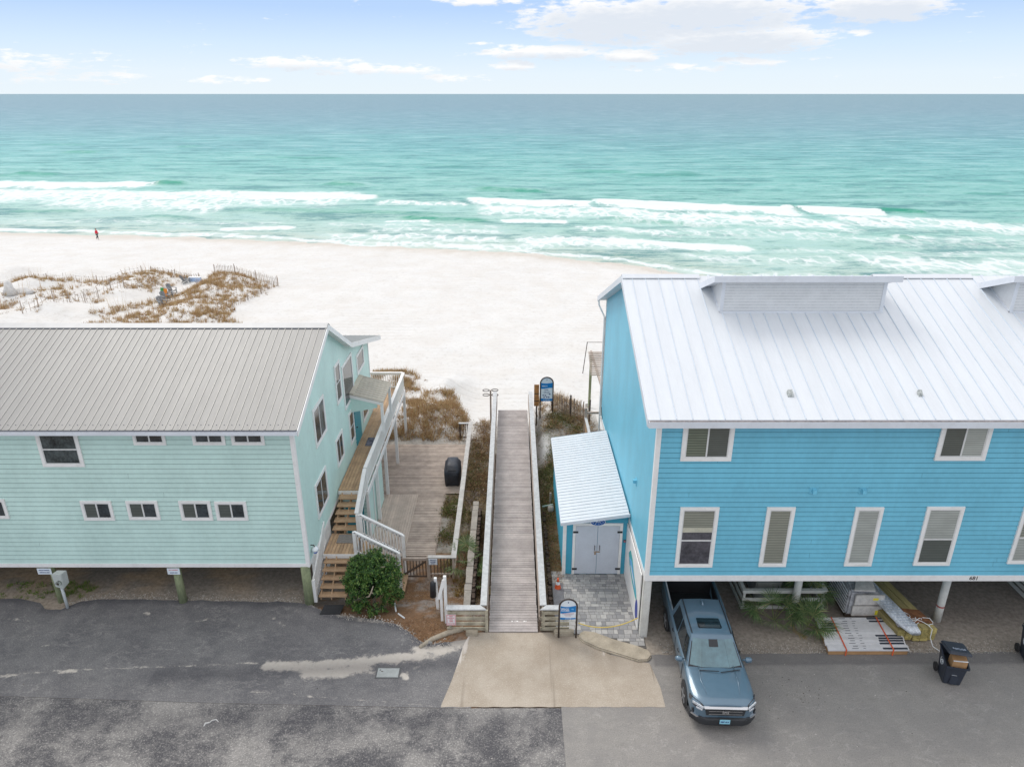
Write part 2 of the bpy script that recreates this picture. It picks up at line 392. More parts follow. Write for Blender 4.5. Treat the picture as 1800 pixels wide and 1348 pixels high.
def ln(s): 
    a, b_ = P(s[0], s[1], SZ), P(s[2], s[3], SZ); return a, b_
fol = []
for s_ in FO:
    a, b_ = ln(s_); um, vm = (s_[0]+s_[2])/2, (s_[1]+s_[3])/2
    fol.append((a, b_, P(um, vm-s_[4], SZ).y-P(um, vm, SZ).y, P(um, vm, SZ).y-P(um, vm+s_[5], SZ).y, s_[6]))
tt = np.linspace(-1, 1, 520); yr = np.concatenate([np.arange(72, 205, .5), np.arange(205, 420, 2.), np.geomspace(420, 45000, 60)])
XX = tt[None, :]*(yr[:, None]*.95+25); YY = np.repeat(yr[:, None], len(tt), 1)
wob = 1.4*np.sin(XX*.21+1.3)+.8*np.sin(XX*.53+YY*.11)+.5*np.sin(XX*1.3+2)
foam = np.zeros_like(XX)
for a, b_, wf, wn, st in fol:
    t = (XX-a.x)/(b_.x-a.x); yl = a.y+(b_.y-a.y)*t; dy = YY-yl+wob*min(1, wn/8)
    ends = np.clip(np.minimum(t, 1-t)*8+.35, 0, 1)*(t > -.04)*(t < 1.04)
    g = np.where(dy > 0, np.exp(-(dy/max(wf, .4))**2*1.2), np.exp(-(dy/wn)**2*1.1))
    foam = np.maximum(foam, g*ends*st)
dsh = YY-shore(XX)
lace = np.clip(1-np.abs(dsh-1.2+wob*.5)/2.6, 0, 1)*.75; foam = np.maximum(foam, lace)
face = np.zeros_like(XX); hgt = np.zeros_like(XX)
for s_ in GR:
    a, b_ = ln(s_); t = (XX-a.x)/(b_.x-a.x); yl = a.y+(b_.y-a.y)*t; dy = YY-yl+.4*np.sin(XX*.3); wy = max(1.0, (a.y-90)*.022)
    e = np.exp(-(np.clip(np.abs(t-.5)-.3, 0, None)/.14)**2)
    face = np.maximum(face, np.exp(-(dy/wy)**2)*e*s_[4]); hgt += .55*np.exp(-((dy-wy)/(wy*1.6))**2)*e*s_[4]
for a, b_, wf, wn, st in fol[:7:2]:
    t = (XX-a.x)/(b_.x-a.x); yl = a.y+(b_.y-a.y)*t; hgt += .5*np.exp(-((YY-yl)/2.2)**2)*(t > 0)*(t < 1)
hgt = np.minimum(hgt, 1.)+.10*np.sin(YY*.55+.8*np.sin(XX*.06)+XX*.02)*(YY < 420)*np.clip((dsh-4)/30, 0, 1)
ZZ = SZ+hgt
ny_, nx_ = XX.shape
me = bpy.data.meshes.new('sea'); co = np.stack([XX, YY, ZZ], -1).reshape(-1, 3)
idx = (np.arange(ny_-1)[:, None]*nx_+np.arange(nx_-1)[None, :]).ravel()
qd = np.stack([idx, idx+1, idx+nx_+1, idx+nx_], -1)
me.from_pydata(co.tolist(), [], qd.tolist()); me.polygons.foreach_set('use_smooth', [True]*len(me.polygons))
for nm, A in (('foam', foam), ('face', face), ('off', dsh)):
    a = me.attributes.new(nm, 'FLOAT', 'POINT'); a.data.foreach_set('value', A.ravel().astype('f'))
wm, k, b = pmat('sea_water')
pos = k.n('ShaderNodeNewGeometry').outputs['Position']
off = attr(k, 'off').outputs['Fac']; fo = attr(k, 'foam').outputs['Fac']; fa = attr(k, 'face').outputs['Fac']
pn = k.noise(k.vmul(pos, (.004,.02,0)), 1., 4, .6)
lg = k.m('MULTIPLY', k.m('LOGARITHM', k.m('MAXIMUM', k.m('ADD', off, 10.), 1.), 10.), .25)
lg = k.m('ADD', lg, k.m('MULTIPLY', k.m('SUBTRACT', pn, .5), .10))
wc = k.ramp(lg, [(.25, (.56,.60,.50)), (.33, (.45,.60,.52)), (.43, (.31,.555,.47)), (.53, (.175,.46,.41)), (.595, (.135,.385,.38)), (.665, (.12,.27,.315)), (.77, (.115,.205,.255)), (1., (.11,.19,.215))])
rip = k.noise(k.vmul(pos, (.35,1.3,0)), 1., 6, .7)
far = k.noise(k.vmul(pos, (.035,.13,0)), 1., 9, .85)
wc = k.mix(k.m('MULTIPLY', k.mrange(rip, .45, .75), .40), wc, (.03,.30,.28))
wc = k.mix(k.m('MULTIPLY', k.mrange(far, .50, .58), .75), wc, (.035,.19,.20))
wc = k.mix(k.m('MULTIPLY', k.m('MINIMUM', fa, 1.), k.mrange(rip, .2, .55)), wc, (.012,.30,.19))  # light passing through thin wave faces, painted in as green
mid = k.noise(k.vmul(pos, (.16,.42,0)), 1., 5, .8)
wc = k.mix(k.m('MULTIPLY', k.m('MULTIPLY', k.mrange(mid, .53, .62), k.mrange(off, 420., 60.)), .6), wc, (.03,.22,.19))
wc = k.mix(k.m('MULTIPLY', k.m('MULTIPLY', k.mrange(mid, .44, .36), k.mrange(off, 420., 60.)), .35), wc, (.50,.66,.62))
# lacy foam
lv = k.vmul(pos, (.55,.30,0))
wrp = k.n('ShaderNodeVectorMath', operation='MULTIPLY_ADD'); k.put(wrp.inputs[0], k.noise(lv, .6, 3, .6, out=1)); wrp.inputs[1].default_value = (3.,3.,0); k.put(wrp.inputs[2], lv)
vo = k.n('ShaderNodeTexVoronoi', feature='DISTANCE_TO_EDGE'); k.put(vo.inputs['Vector'], wrp.outputs[0]); vo.inputs['Scale'].default_value = .75
cell = k.mrange(vo.outputs[0], 0., .28, 1., 0.)
ns = k.noise(k.vmul(pos, (.30,.20,0)), 1., 9, .88)
thr = k.m('ADD', k.m('MULTIPLY', ns, 1.15), k.m('MULTIPLY', k.m('SUBTRACT', 1., cell), .45))
fm = k.mrange(k.m('SUBTRACT', k.m('MULTIPLY', fo, 1.42), thr), -.26, .26)
fm = k.m('MULTIPLY', fm, k.mrange(fo, .1, .3))
caps = k.m('MULTIPLY', k.mrange(k.noise(k.vmul(pos, (.05,.35,0)), 1., 5, .8), .735, .78), k.mrange(off, 60., 140.))
fm = k.m('MAXIMUM', fm, k.m('MULTIPLY', caps, .35))
wc = k.mix(k.m('MULTIPLY', k.mrange(far, .49, .42), .40), wc, (.42,.62,.60))
wc = k.mix(k.m('MULTIPLY', k.mrange(fo, .05, .75), .55), wc, (.60,.74,.68))
k.put(b.inputs['Base Color'], k.mix(fm, wc, (.74,.785,.775)))
k.put(b.inputs['Roughness'], k.mrange(fm, 0., 1., .33, .9, False)); b.inputs['IOR'].default_value = 1.2
b.inputs['Specular IOR Level'].default_value = .35
bp = k.n('ShaderNodeBump'); bp.inputs['Distance'].default_value = .35; bp.inputs['Strength'].default_value = .8
k.put(bp.inputs['Height'], k.m('ADD', rip, k.m('MULTIPLY', far, 1.5))); k.put(b.inputs['Normal'], bp.outputs[0])
me.materials.append(wm); sea = bpy.data.objects.new('sea', me); COL.objects.link(sea); tag(sea, kind='structure')

# ================================================================ roads
def asphalt(name, base, light, speck, patch, spsc=38, warm=(.42,.38,.32)):
    m, k, b = pmat(name); pos = k.n('ShaderNodeNewGeometry').outputs['Position']
    a = k.noise(pos, .55, 8, .72, .12); f = k.noise(pos, spsc, 3, .8); g = k.noise(k.vmul(pos, (1,2.2,1)), 1.7, 9, .8, .25)
    c = k.mix(k.m('MULTIPLY', k.mrange(a, .38, .66), patch), base, light)
    c = k.mix(k.m('MULTIPLY', k.mrange(g, .50, .68), .55), c, light)
    c = k.mix(k.m('MULTIPLY', k.mrange(k.noise(pos, 1.1, 5, .7), .55, .75), .35), c, tuple(x*.55 for x in base))
    spm = k.m('MULTIPLY', k.mrange(f, .50, .68), k.m('MULTIPLY', k.mrange(a, .25, .7, .35, 1.), speck))
    c = k.mix(spm, c, (.55,.52,.48))
    c = k.mix(k.m('MULTIPLY', k.mrange(k.noise(pos, spsc*.8, 3, .8), .56, .7), .5), c, (.03,.03,.033))
    sm = attr(k, 'sand').outputs['Fac']
    wsp = k.noise(k.vmul(pos, (1,1.7,1)), 1.1, 6, .65, .35)
    wl = k.m('MULTIPLY', k.mrange(k.m('ABSOLUTE', k.m('SUBTRACT', wsp, .5)), .0, .022, 1., 0.), k.mrange(k.noise(pos, .8, 4, .6), .46, .62))
    c = k.mix(k.m('MULTIPLY', wl, .33), c, (.46,.43,.40))
    se = k.mrange(k.m('ADD', sm, k.m('MULTIPLY', k.m('SUBTRACT', k.noise(pos, 2.6, 8, .8, .3), .5), 2.4)),   .38, .90)
    c = k.mix(se, c, k.mix(k.noise(pos, 9, 4, .7), (.46,.41,.345), (.62,.575,.52)))
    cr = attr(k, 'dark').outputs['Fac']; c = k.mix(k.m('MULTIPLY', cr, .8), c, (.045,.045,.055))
    k.put(b.inputs['Base Color'], c); b.inputs['Roughness'].default_value = .88; b.inputs['Specular IOR Level'].default_value = .25
    bp = k.n('ShaderNodeBump'); bp.inputs['Distance'].default_value = .006; k.put(bp.inputs['Height'], f); k.put(b.inputs['Normal'], bp.outputs[0])
    return m
AS1 = asphalt('lot_asphalt', (.130,.127,.131), (.27,.26,.25), .45, .4, 22)
AS2 = asphalt('old_street_asphalt', (.080,.078,.083), (.30,.285,.265), .7, .8, 19)
AS3 = asphalt('grey_street_asphalt', (.235,.222,.208), (.32,.30,.27), .4, .45, 28)
def seg(x, y, ax, ay, bx, by):
    t = max(0, min(1, ((x-ax)*(bx-ax)+(y-ay)*(by-ay))/((bx-ax)**2+(by-ay)**2)))
    return math.hypot(x-ax-t*(bx-ax), y-ay-t*(by-ay)), t
def pxline(pts, z=0): return [P(u, v, z) for u, v in pts]
SANDL = [(pxline([(0,1186),(60,1182),(120,1178),(180,1175),(260,1172),(330,1170),(420,1166),(480,1163)]), .07, .62), (pxline([(0,1190),(28,1185)]), .13, .8), (pxline([(108,1180),(135,1178)]), .11, .9),
         (pxline([(470,1170),(560,1170),(640,1162),(690,1157),(740,1152)]), .27, 1.1), (pxline([(540,1182),(600,1181),(640,1172)]), .30, 1.15), (pxline([(700,1160),(760,1152),(815,1128)]), .30, .80), (pxline([(735,1145),(790,1140),(822,1122)]), .3, 1.0), (pxline([(650,1182),(716,1190)]), .12, .6), (pxline([(708,1186),(714,1190)]), .14, 1.1),
         (pxline([(545,1062),(600,1082),(640,1090),(700,1095)]), .14, .75), (pxline([(70,1135),(110,1130)]), .06, .7), (pxline([(255,1077),(262,1079)]), .10, .9), (pxline([(320,1092),(350,1092),(380,1083)]), .06, .6), (pxline([(430,1080),(420,1100)]), .06, .5), (pxline([(480,1085),(500,1100)]), .08, .6), (pxline([(170,1090),(150,1110)]), .05, .5), (pxline([(0,1085),(60,1092)]), .1, .5), (pxline([(20,1120),(80,1115)]), .06, .5),
         (pxline([(700,1188),(780,1150)]), .08, .5), (pxline([(720,1215),(735,1180),(770,1165)]), .05, .5), (pxline([(440,1215),(760,1240)]), .05, .55), (pxline([(0,1062),(130,1072)]), .05, .5), (pxline([(1600,1130),(1800,1140)]), .12, .45)]
SEAML = pxline([(-80,1222),(0,1224),(200,1228),(420,1236),(560,1241),(780,1244)])
def sandf(x, y):
    v = 0
    for pts, wd, st in SANDL:
        for p, q in zip(pts, pts[1:]):
            if min(p.x, q.x)-1 < x < max(p.x, q.x)+1:
                d, t = seg(x, y, p.x, p.y, q.x, q.y); v = max(v, st*math.exp(-(d/wd)**2))
    return v
def ytop_left(x):
    e = .05*fbm(x, 0, 1.3, 4)
    return float(np.interp(x, [-60,-18.6,-18.1,-17.6,-17.0,-16.5,-15.8,-8.2,-7.6,-6.9,-6.1,-5.0,-4.3,-3.8,-3.2,-2.8,-1.5], [22.4,22.35,22.2,21.75,21.75,22.2,22.35,22.15,22.0,21.5,21.35,21.2,20.95,20.6,20.0,19.9,20.2]))+e
def ystreet(x): return float(np.interp(x, [-40,-16,-10,-2,5,40], [17.75,17.55,17.3,17.08,17.1,17.1]))
def strip(name, xs_, yb, yt, z, m, dark=None, step=.09):
    """sheet between two ragged edges yb(x)..yt(x), all upper corners real, 4 cm thick at its edges"""
    vs = []; fs = []; nr = None
    for i, x in enumerate(xs_):
        a, b_ = yb(x), yt(x)
        nr = nr or max(2, int((b_-a)/step))
        for j in range(nr+1): vs.append((x, a+(b_-a)*j/nr, z))
    for i in range(len(xs_)-1):
        for j in range(nr): q = i*(nr+1)+j; fs.append((q, q+nr+1, q+nr+2, q+1))
    me = bpy.data.meshes.new(name); me.from_pydata(vs, [], fs); me.materials.append(m)
    a = me.attributes.new('sand', 'FLOAT', 'POINT'); a.data.foreach_set('value', np.array([sandf(v[0], v[1]) for v in vs], 'f'))
    a = me.attributes.new('dark', 'FLOAT', 'POINT'); a.data.foreach_set('value', np.array([dark(v[0], v[1]) if dark else 0 for v in vs], 'f'))
    o = bpy.data.objects.new(name, me); COL.objects.link(o); return tag(o, kind='structure')
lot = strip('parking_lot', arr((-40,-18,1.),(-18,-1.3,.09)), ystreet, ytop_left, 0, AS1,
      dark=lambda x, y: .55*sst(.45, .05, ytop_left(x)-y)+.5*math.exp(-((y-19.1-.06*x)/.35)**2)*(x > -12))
street = strip('street', arr((-40,-18,1.),(-18,1.56,.09)), lambda x: 8., lambda x: ystreet(x)-.004, -.006, AS2,
      dark=lambda x, y: .3*math.exp(-((y-16.6)/.35)**2)+.5*math.exp(-((x-1.5)/.03)**2), step=.12)
def ytop_right(x): return 19.42+.05*fbm(x, 3, 1.1, 3)+.01*(x-6)
street2 = strip('street_new_asphalt', arr((1.56,20,.12),(20,40,1.)), lambda x: 8., ytop_right, -.001, AS3,
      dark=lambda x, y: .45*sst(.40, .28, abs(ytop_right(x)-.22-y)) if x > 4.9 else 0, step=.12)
# concrete apron
am, k, b = pmat('tan_concrete'); pos = k.n('ShaderNodeNewGeometry').outputs['Position']
c = k.mix(k.mrange(k.noise(pos, .9, 6, .6), .3, .7), (.365,.305,.24), (.45,.39,.32))
c = k.mix(k.m('MULTIPLY', k.mrange(k.noise(pos, 24, 4, .85), .52, .66), .6), c, (.64,.58,.48))
c = k.mix(k.m('MULTIPLY', k.mrange(k.noise(pos, 20, 4, .85), .55, .68), .5), c, (.22,.185,.14))
c = k.mix(attr(k, 'dark').outputs['Fac'], c, (.15,.12,.09))
c = k.mix(k.m('MULTIPLY', k.mrange(k.noise(pos, 2.2, 7, .8), .5, .7), .3), c, (.30,.25,.19))
c = k.mix(k.m('MULTIPLY', k.mrange(k.m('ADD', attr(k, 'sand').outputs['Fac'], k.m('SUBTRACT', k.noise(pos, 3., 5, .7), .5)), .35, .75), .8), c, (.62,.57,.52))
k.put(b.inputs['Base Color'], c); b.inputs['Roughness'].default_value = .9; b.inputs['Specular IOR Level'].default_value = .2
bp = k.n('ShaderNodeBump'); bp.inputs['Distance'].default_value = .004; k.put(bp.inputs['Height'], k.noise(pos, 60, 3)); k.put(b.inputs['Normal'], bp.outputs[0])
APX = arr((-2.25,4.86,.045))
def ap_bot(x): return 17.12+.01*math.sin(x*9)
def ap_top(x): return float(np.interp(x, [-2.25,-2.0,-1.85,-1.7,-1.5,1.5,2.3,2.6,3.4,4.3,4.7,4.86], [17.2,18.2,19.0,19.9,20.5,20.5,20.35,20.0,19.4,19.1,19.0,17.9]))
def apdark(x, y):
    cr = 0
    for pts in (pxline([(968,1170),(972,1200),(975,1243)]), pxline([(985,1157),(1030,1145)]), pxline([(813,1185),(811,1243)])):
        for p, q in zip(pts, pts[1:]): cr = max(cr, .5*math.exp(-(seg(x, y, p.x, p.y, q.x, q.y)[0]/.035)**2))
    kx = pxline([(1015,1128),(1060,1150),(1120,1168),(1150,1175)])
    for p, q in zip(kx, kx[1:]): cr = max(cr, .75*math.exp(-(seg(x, y, p.x, p.y, q.x, q.y)[0]/.16)**2))
    cr = max(cr, .7*math.exp(-(math.hypot((x-1.7)*.7, (y-20.35)*1.6)/.35)**2), .5*math.exp(-(math.hypot((x+1.4)*.7, y-20.25)/.3)**2), .22*math.exp(-(math.hypot((x-1)*.4, y-18.6)/.5)**2))
    for (u, v) in ((1003,1214),(1035,1220),(1073,1205),(1085,1222),(1050,1213)):
        p = P(u, v); cr = max(cr, .6*math.exp(-(math.hypot(x-p.x, y-p.y)/.05)**2))
    return cr
SANDL += [(pxline([(893,1158),(900,1163)]), .08, .7), (pxline([(1018,1192),(1040,1193)]), .10, .7), (pxline([(925,1130),(1000,1135),(1060,1145)]), .08, .6), (pxline([(800,1170),(806,1150),(830,1125)]), .12, .9)]
apron = strip('pavement_apron', APX, ap_bot, ap_top, .004, am, dark=apdark, step=.045)
# concrete walk slab strip joining the old and new asphalt by the apron is part of the sheets above
# paver court in front of the shed
pm, k, b = pmat('grey_paver_stone')
rnd = k.n('ShaderNodeNewGeometry').outputs['Random Per Island']; pos = k.n('ShaderNodeNewGeometry').outputs['Position']
c = k.ramp(rnd, [(0., (.20,.20,.205)), (.35, (.30,.295,.29)), (.7, (.37,.36,.345)), (1., (.47,.455,.43))])
c = k.mix(k.m('MULTIPLY', k.mrange(k.noise(pos, 9, 5, .7), .45, .7), .4), c, (.22,.215,.21))
k.put(b.inputs['Base Color'], c); b.inputs['Roughness'].default_value = .85
pv = MB()
yy = 19.0; row = 0; random.seed(3)
while yy < 24.0:
    hrow = random.choice((.15,.15,.22)); xx = 1.62-random.random()*.2
    while xx < 4.75:
        wdt = random.choice((.15,.22,.22,.30)); x1 = min(xx+wdt, 4.72); x0 = max(xx, 1.6)
        cx, cy = (x0+x1)/2, yy+hrow/2
        kb = float(np.interp(cx, [1.6,2.6,3.4,4.3,4.72], [20.55,20.5,20.2,19.85,19.75]))
        if x1-x0 > .04 and cy > kb: pv.box(x0+.006, x1-.006, yy+.006, yy+hrow-.006, -.05, .012+random.random()*.004)
        xx += wdt
    yy += hrow; row += 1
tag(pv.build('paver_pavement', pm), kind='structure')
jb = MB(); jb.prism([(1.58,20.5),(2.6,20.45),(3.4,20.15),(4.3,19.8),(4.72,19.7),(4.72,24.02),(1.58,24.02)], -.06, -.002); tag(jb.build('paver_bed', mat('paver_joint_sand', (.12,.11,.10), .95)), kind='structure')
# ================================================================ houses
def siding_front(mb, x0, x1, y, z0, z1, exp, lip=.030):
    """lapped boards on a wall facing -Y; each board leans out at its foot, a dark strip paints the shadow line under every lap"""
    z = z0
    while z < z1-.001:
        zt = min(z+exp, z1); zj = zt-.027
        mb.quad((x0, y-lip, z), (x1, y-lip, z), (x1, y-.006, zj), (x0, y-.006, zj))
        mb.quad((x0, y, z), (x1, y, z), (x1, y-lip, z), (x0, y-lip, z))
        if exp > .15:
            for _ in range(3):
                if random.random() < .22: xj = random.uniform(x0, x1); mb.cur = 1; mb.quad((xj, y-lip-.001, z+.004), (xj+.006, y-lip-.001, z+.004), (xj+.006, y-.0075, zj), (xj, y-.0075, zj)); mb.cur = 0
        mb.cur = 1; mb.quad((x0, y-.006, zj), (x1, y-.006, zj), (x1, y-.004, zt), (x0, y-.004, zt)); mb.cur = 0; z = zt  # shadow line below the lap, painted as a dark strip
def siding_side(mb, x, sgn, zlo, exp, span, ztop, lip=.022):
    """lapped boards on a gable wall facing sgn*X; span(z) -> (y0, y1) or None"""
    z = zlo
    while z < ztop-.01:
        zt = min(z+exp, ztop); a = span(z+.001); b_ = span(zt-.001)
        if a and b_:
            mb.quad((x+sgn*lip, a[0], z), (x+sgn*lip, a[1], z), (x+sgn*.003, b_[1], zt), (x+sgn*.003, b_[0], zt))
            mb.quad((x, a[0], z), (x, a[1], z), (x+sgn*lip, a[1], z), (x+sgn*lip, a[0], z))
        z = zt
def solid_house(mb, prof, x0, x1):
    """solid core from a y,z profile swept along x"""
    n = len(prof); vs = [(x0, y, z) for y, z in prof]+[(x1, y, z) for y, z in prof]
    mb.add(vs, [tuple(range(n))[::-1], tuple(range(n, 2*n))]+[(i, (i+1)%n, n+(i+1)%n, n+i) for i in range(n)])
def blindmat(name, col, gap, sc=95.):
    if name in MC: return MC[name]
    m, k, b = pmat(name); co = k.n('ShaderNodeTexCoord').outputs['Object']
    sp = k.n('ShaderNodeSeparateXYZ'); k.put(sp.inputs[0], co)
    wv = k.m('SINE', k.m('MULTIPLY', sp.outputs[2], sc)); n = k.noise(k.vmul(co, (1,1,2)), 1.5, 3)
    c = k.mix(k.mrange(wv, .1, .8), col, gap); c = k.mix(k.m('MULTIPLY', k.mrange(n, .35, .7), .5), c, tuple(x*.6 for x in col))
    k.put(b.inputs['Base Color'], c); b.inputs['Roughness'].default_value = .3; b.inputs['Coat Weight'].default_value = .5; b.inputs['Coat Roughness'].default_value = .05
    MC[name] = m; return m
BL_L = blindmat('pale_blind', (.46,.48,.44), (.20,.22,.20)); BL_M = blindmat('olive_blind', (.33,.335,.27), (.08,.085,.07)); BL_D = blindmat('dim_blind', (.11,.125,.11), (.05,.06,.055)); SCREEN = mat('insect_screen', (.075,.07,.08), .5, .35, 1.3)
FR = mat('vinyl_window_frame', (.70,.70,.68), .4, .03, 3, grime=.25, grimecol=(.38,.35,.30), gscale=5)
def window_front(par, x0, x1, y, z0, z1, fw=.11, kind='slide', panes=None, lab=None):
    """a window on a wall facing the street: trim, sash frame, panes"""
    m = MB(); yo = y-.045
    m.box(x0, x0+fw, yo, y+.03, z0+fw, z1-fw); m.box(x1-fw, x1, yo, y+.03, z0+fw, z1-fw)
    m.box(x0, x1, yo, y+.03, z0, z0+fw); m.box(x0, x1, yo, y+.03, z1-fw, z1)
    w_ = m.build('window', WHITE, par, bevel=.004)
    if lab: w_['label'] = lab
    a0, a1, c0, c1 = x0+fw, x1-fw, z0+fw, z1-fw; s = .035; f = MB(); yf = y-.032
    f.box(a0, a0+s, yf, y, c0+s, c1-s); f.box(a1-s, a1, yf, y, c0+s, c1-s); f.box(a0, a1, yf, y, c0, c0+s); f.box(a0, a1, yf, y, c1-s, c1)
    panes = panes or [GLASS, GLASS]
    if kind == 'slide': xm = (a0+a1)/2; f.box(xm-.025, xm+.025, yf-.004, y, c0+s, c1-s); cells = [(a0+s, xm-.025, c0+s, c1-s), (xm+.025, a1-s, c0+s, c1-s)]
    elif kind == 'hung': zm = c0+(c1-c0)*.45; f.box(a0+s, a1-s, yf-.004, y, zm-.025, zm+.025); cells = [(a0+s, a1-s, c0+s, zm-.025), (a0+s, a1-s, zm+.025, c1-s)]
    else: cells = [(a0+s, a1-s, c0+s, c1-s)]
    f.build('frame', FR, w_)
    for (p0, p1, q0, q1), pm_ in zip(cells, panes):
        MB().box(p0, p1, y-.020, y-.017, q0, q1).build('pane', pm_, w_)
    return w_
def window_side(par, x, sgn, y0, y1, z0, z1, fw=.11, kind='slide', mt=None):
    m = MB(); xa, xb = (x-.01, x+.045) if sgn > 0 else (x-.045, x+.01)
    m.box(xa, xb, y0, y0+fw, z0+fw, z1-fw); m.box(xa, xb, y1-fw, y1, z0+fw, z1-fw); m.box(xa, xb, y0, y1, z0, z0+fw); m.box(xa, xb, y0, y1, z1-fw, z1)
    w_ = m.build('window', WHITE, par); f = MB(); s = .035; a0, a1, c0, c1 = y0+fw, y1-fw, z0+fw, z1-fw
    xo = x+sgn*.032; xs_ = sorted((x, xo))
    f.box(*xs_, a0, a0+s, c0+s, c1-s); f.box(*xs_, a1-s, a1, c0+s, c1-s); f.box(*xs_, a0, a1, c0, c0+s); f.box(*xs_, a0, a1, c1-s, c1)
    if kind == 'slide': ym = (a0+a1)/2; f.box(*xs_, ym-.025, ym+.025, c0+s, c1-s)
    if kind == 'hung': zm = (c0+c1)/2; f.box(*xs_, a0+s, a1-s, zm-.025, zm+.025)
    f.build('frame', FR, w_)
    MB().box(*sorted((x+sgn*.017, x+sgn*.020)), a0+s, a1-s, c0+s, c1-s).build('pane', mt or GLASS, w_)

# ---------------- mint green house on the left
LX, LY = -7.55, 22.1; LZ0, LXE = 1.70, -34.
EY, EZ = 21.7, 7.50; RY, RZ = 26.9, 9.60; BY, BZ = 30.5, 7.62; DY, DZ = 37.3, 5.72
def lroof(y): return float(np.interp(y, [EY, RY, BY, DY], [EZ, RZ, BZ, DZ]))
LYB = 35.3
lh = empty('mint_green_house', (LX, LY, 0), 'mint green lap sided beach house on pilings with a grey ribbed metal roof', 'house')
core = MB(); solid_house(core, [(LY, LZ0), (LYB, LZ0), (LYB, lroof(LYB)-.12), (BY, BZ-.12), (RY, RZ-.12), (LY, lroof(LY)-.12)], LXE, LX)
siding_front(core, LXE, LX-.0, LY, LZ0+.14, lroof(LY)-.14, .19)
def lspan(z):
    if z < lroof(LYB)-.14: y1 = LYB
    elif z < BZ-.14: y1 = float(np.interp(z, [lroof(LYB)-.14, BZ-.14], [LYB, BY]))
    else: y1 = float(np.interp(z, [BZ-.14, RZ-.14], [BY, RY]))
    y0 = LY if z < lroof(LY)-.14 else float(np.interp(z, [lroof(LY)-.14, RZ-.14], [LY, RY]))
    return (y0, y1)
siding_side(core, LX, 1, LZ0+.14, .19, lspan, RZ-.14)
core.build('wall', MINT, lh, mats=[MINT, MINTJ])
tr = MB(); tr.box(LXE, LX+.03, LY-.045, LY, LZ0-.02, LZ0+.14); tr.box(LX-.11, LX+.035, LY-.038, LY-.001, LZ0+.142, lroof(LY)-.12)
tr.box(LX, LX+.034, LY-.001, LY+.10, LZ0+.142, lroof(LY)-.12); tr.box(LX, LX+.03, LY, LYB, LZ0-.02, LZ0+.14); tr.box(LX, LX+.034, LYB-.1, LYB+.02, LZ0+.14, lroof(LYB)-.1)
tr.build('trim', WHITE, lh)
OX = LX+.30   # rake overhang
rf = MB()
prof = [(EY, EZ), (RY, RZ), (BY, BZ), (DY, DZ)]
for (a, za), (b_, zb) in zip(prof, prof[1:]):
    rf.hexa([(LXE, a, za-.05), (OX, a, za-.05), (OX, b_, zb-.05), (LXE, b_, zb-.05)], [(LXE, a, za), (OX, a, za), (OX, b_, zb), (LXE, b_, zb)])
roofo = rf.build('roof', GREYROOF, lh)
rb = MB(); x = OX-.03
while x > -33:
    for (a, za), (b_, zb) in zip(prof, prof[1:]):
        e1 = .22 if a == EY else .0; e0 = .01; ln_ = b_-a
        a2, z2 = (a+.01, za) ; b2, zb2 = (b_-.02, zb)
        if a == EY: b2 = b_-.24; zb2 = lroof(b2)
        rb.hexa([(x-.022, a2, z2), (x+.022, a2, z2), (x+.022, b2, zb2), (x-.022, b2, zb2)], [(x-.010, a2, z2+.024), (x+.010, a2, z2+.024), (x+.010, b2, zb2+.024), (x-.010, b2, zb2+.024)])
    x -= .262
rb.build('rib', GREYRIB, roofo); roofo.children[0]['kind'] = 'stuff'
cpm = MB(); sl = (RZ-EZ)/(RY-EY); s2 = (RZ-BZ)/(BY-RY)
cpm.hexa([(LXE, RY-.26, RZ-.26*sl+.026), (OX+.02, RY-.26, RZ-.26*sl+.026), (OX+.02, RY, RZ+.030), (LXE, RY, RZ+.030)], [(LXE, RY-.26, RZ-.26*sl+.045), (OX+.02, RY-.26, RZ-.26*sl+.045), (OX+.02, RY, RZ+.055), (LXE, RY, RZ+.055)])
cpm.hexa([(LXE, RY+.001, RZ+.030), (OX+.02, RY+.001, RZ+.030), (OX+.02, RY+.26, RZ-.26*s2+.026), (LXE, RY+.26, RZ-.26*s2+.026)], [(LXE, RY+.001, RZ+.055), (OX+.02, RY+.001, RZ+.055), (OX+.02, RY+.26, RZ-.26*s2+.045), (LXE, RY+.26, RZ-.26*s2+.045)])
cpm.build('ridge_cap', mat('ridge_cap_metal', (.46,.46,.45), .4, .04), roofo)
fl = MB(); x = OX-.03
while x > -33: fl.box(x-.236, x-.028, RY-.275, RY-.262, lroof(RY-.27)+.002, lroof(RY-.27)+.028); x -= .262
fl.build('closure_strip', FLASH, roofo)
scr = MB()   # screw heads near the eave
x = OX-.16
while x > -30: scr.tube([(x, EY+.22, lroof(EY+.22)), (x, EY+.22, lroof(EY+.22)+.014)], .014, 6); x -= .262
scr.build('screw', FLASH, roofo); roofo.children[-1]['kind'] = 'stuff'
gt = MB(); gt.box(LXE, OX, EY-.10, EY+.02, EZ-.16, EZ-.03); g_ = gt.build('gutter', WHITE2, lh)
gj = MB(); gj.box(LXE, OX-.01, EY-.085, EY-.005, EZ-.031, EZ-.024); gj.build('gutter_trough', FLASH, g_)
rk = MB()
for (a, za), (b_, zb) in zip(prof, prof[1:]):
    rk.hexa([(OX, a, za-.24), (OX+.03, a, za-.24), (OX+.03, b_, zb-.24), (OX, b_, zb-.24)], [(OX, a, za-.005), (OX+.03, a, za-.005), (OX+.03, b_, zb-.005), (OX, b_, zb-.005)])
    rk.hexa([(LX-.02, a, za-.20), (OX, a, za-.20), (OX, b_, zb-.20), (LX-.02, b_, zb-.20)], [(LX-.02, a, za-.055), (OX, a, za-.055), (OX, b_, zb-.055), (LX-.02, b_, zb-.055)])
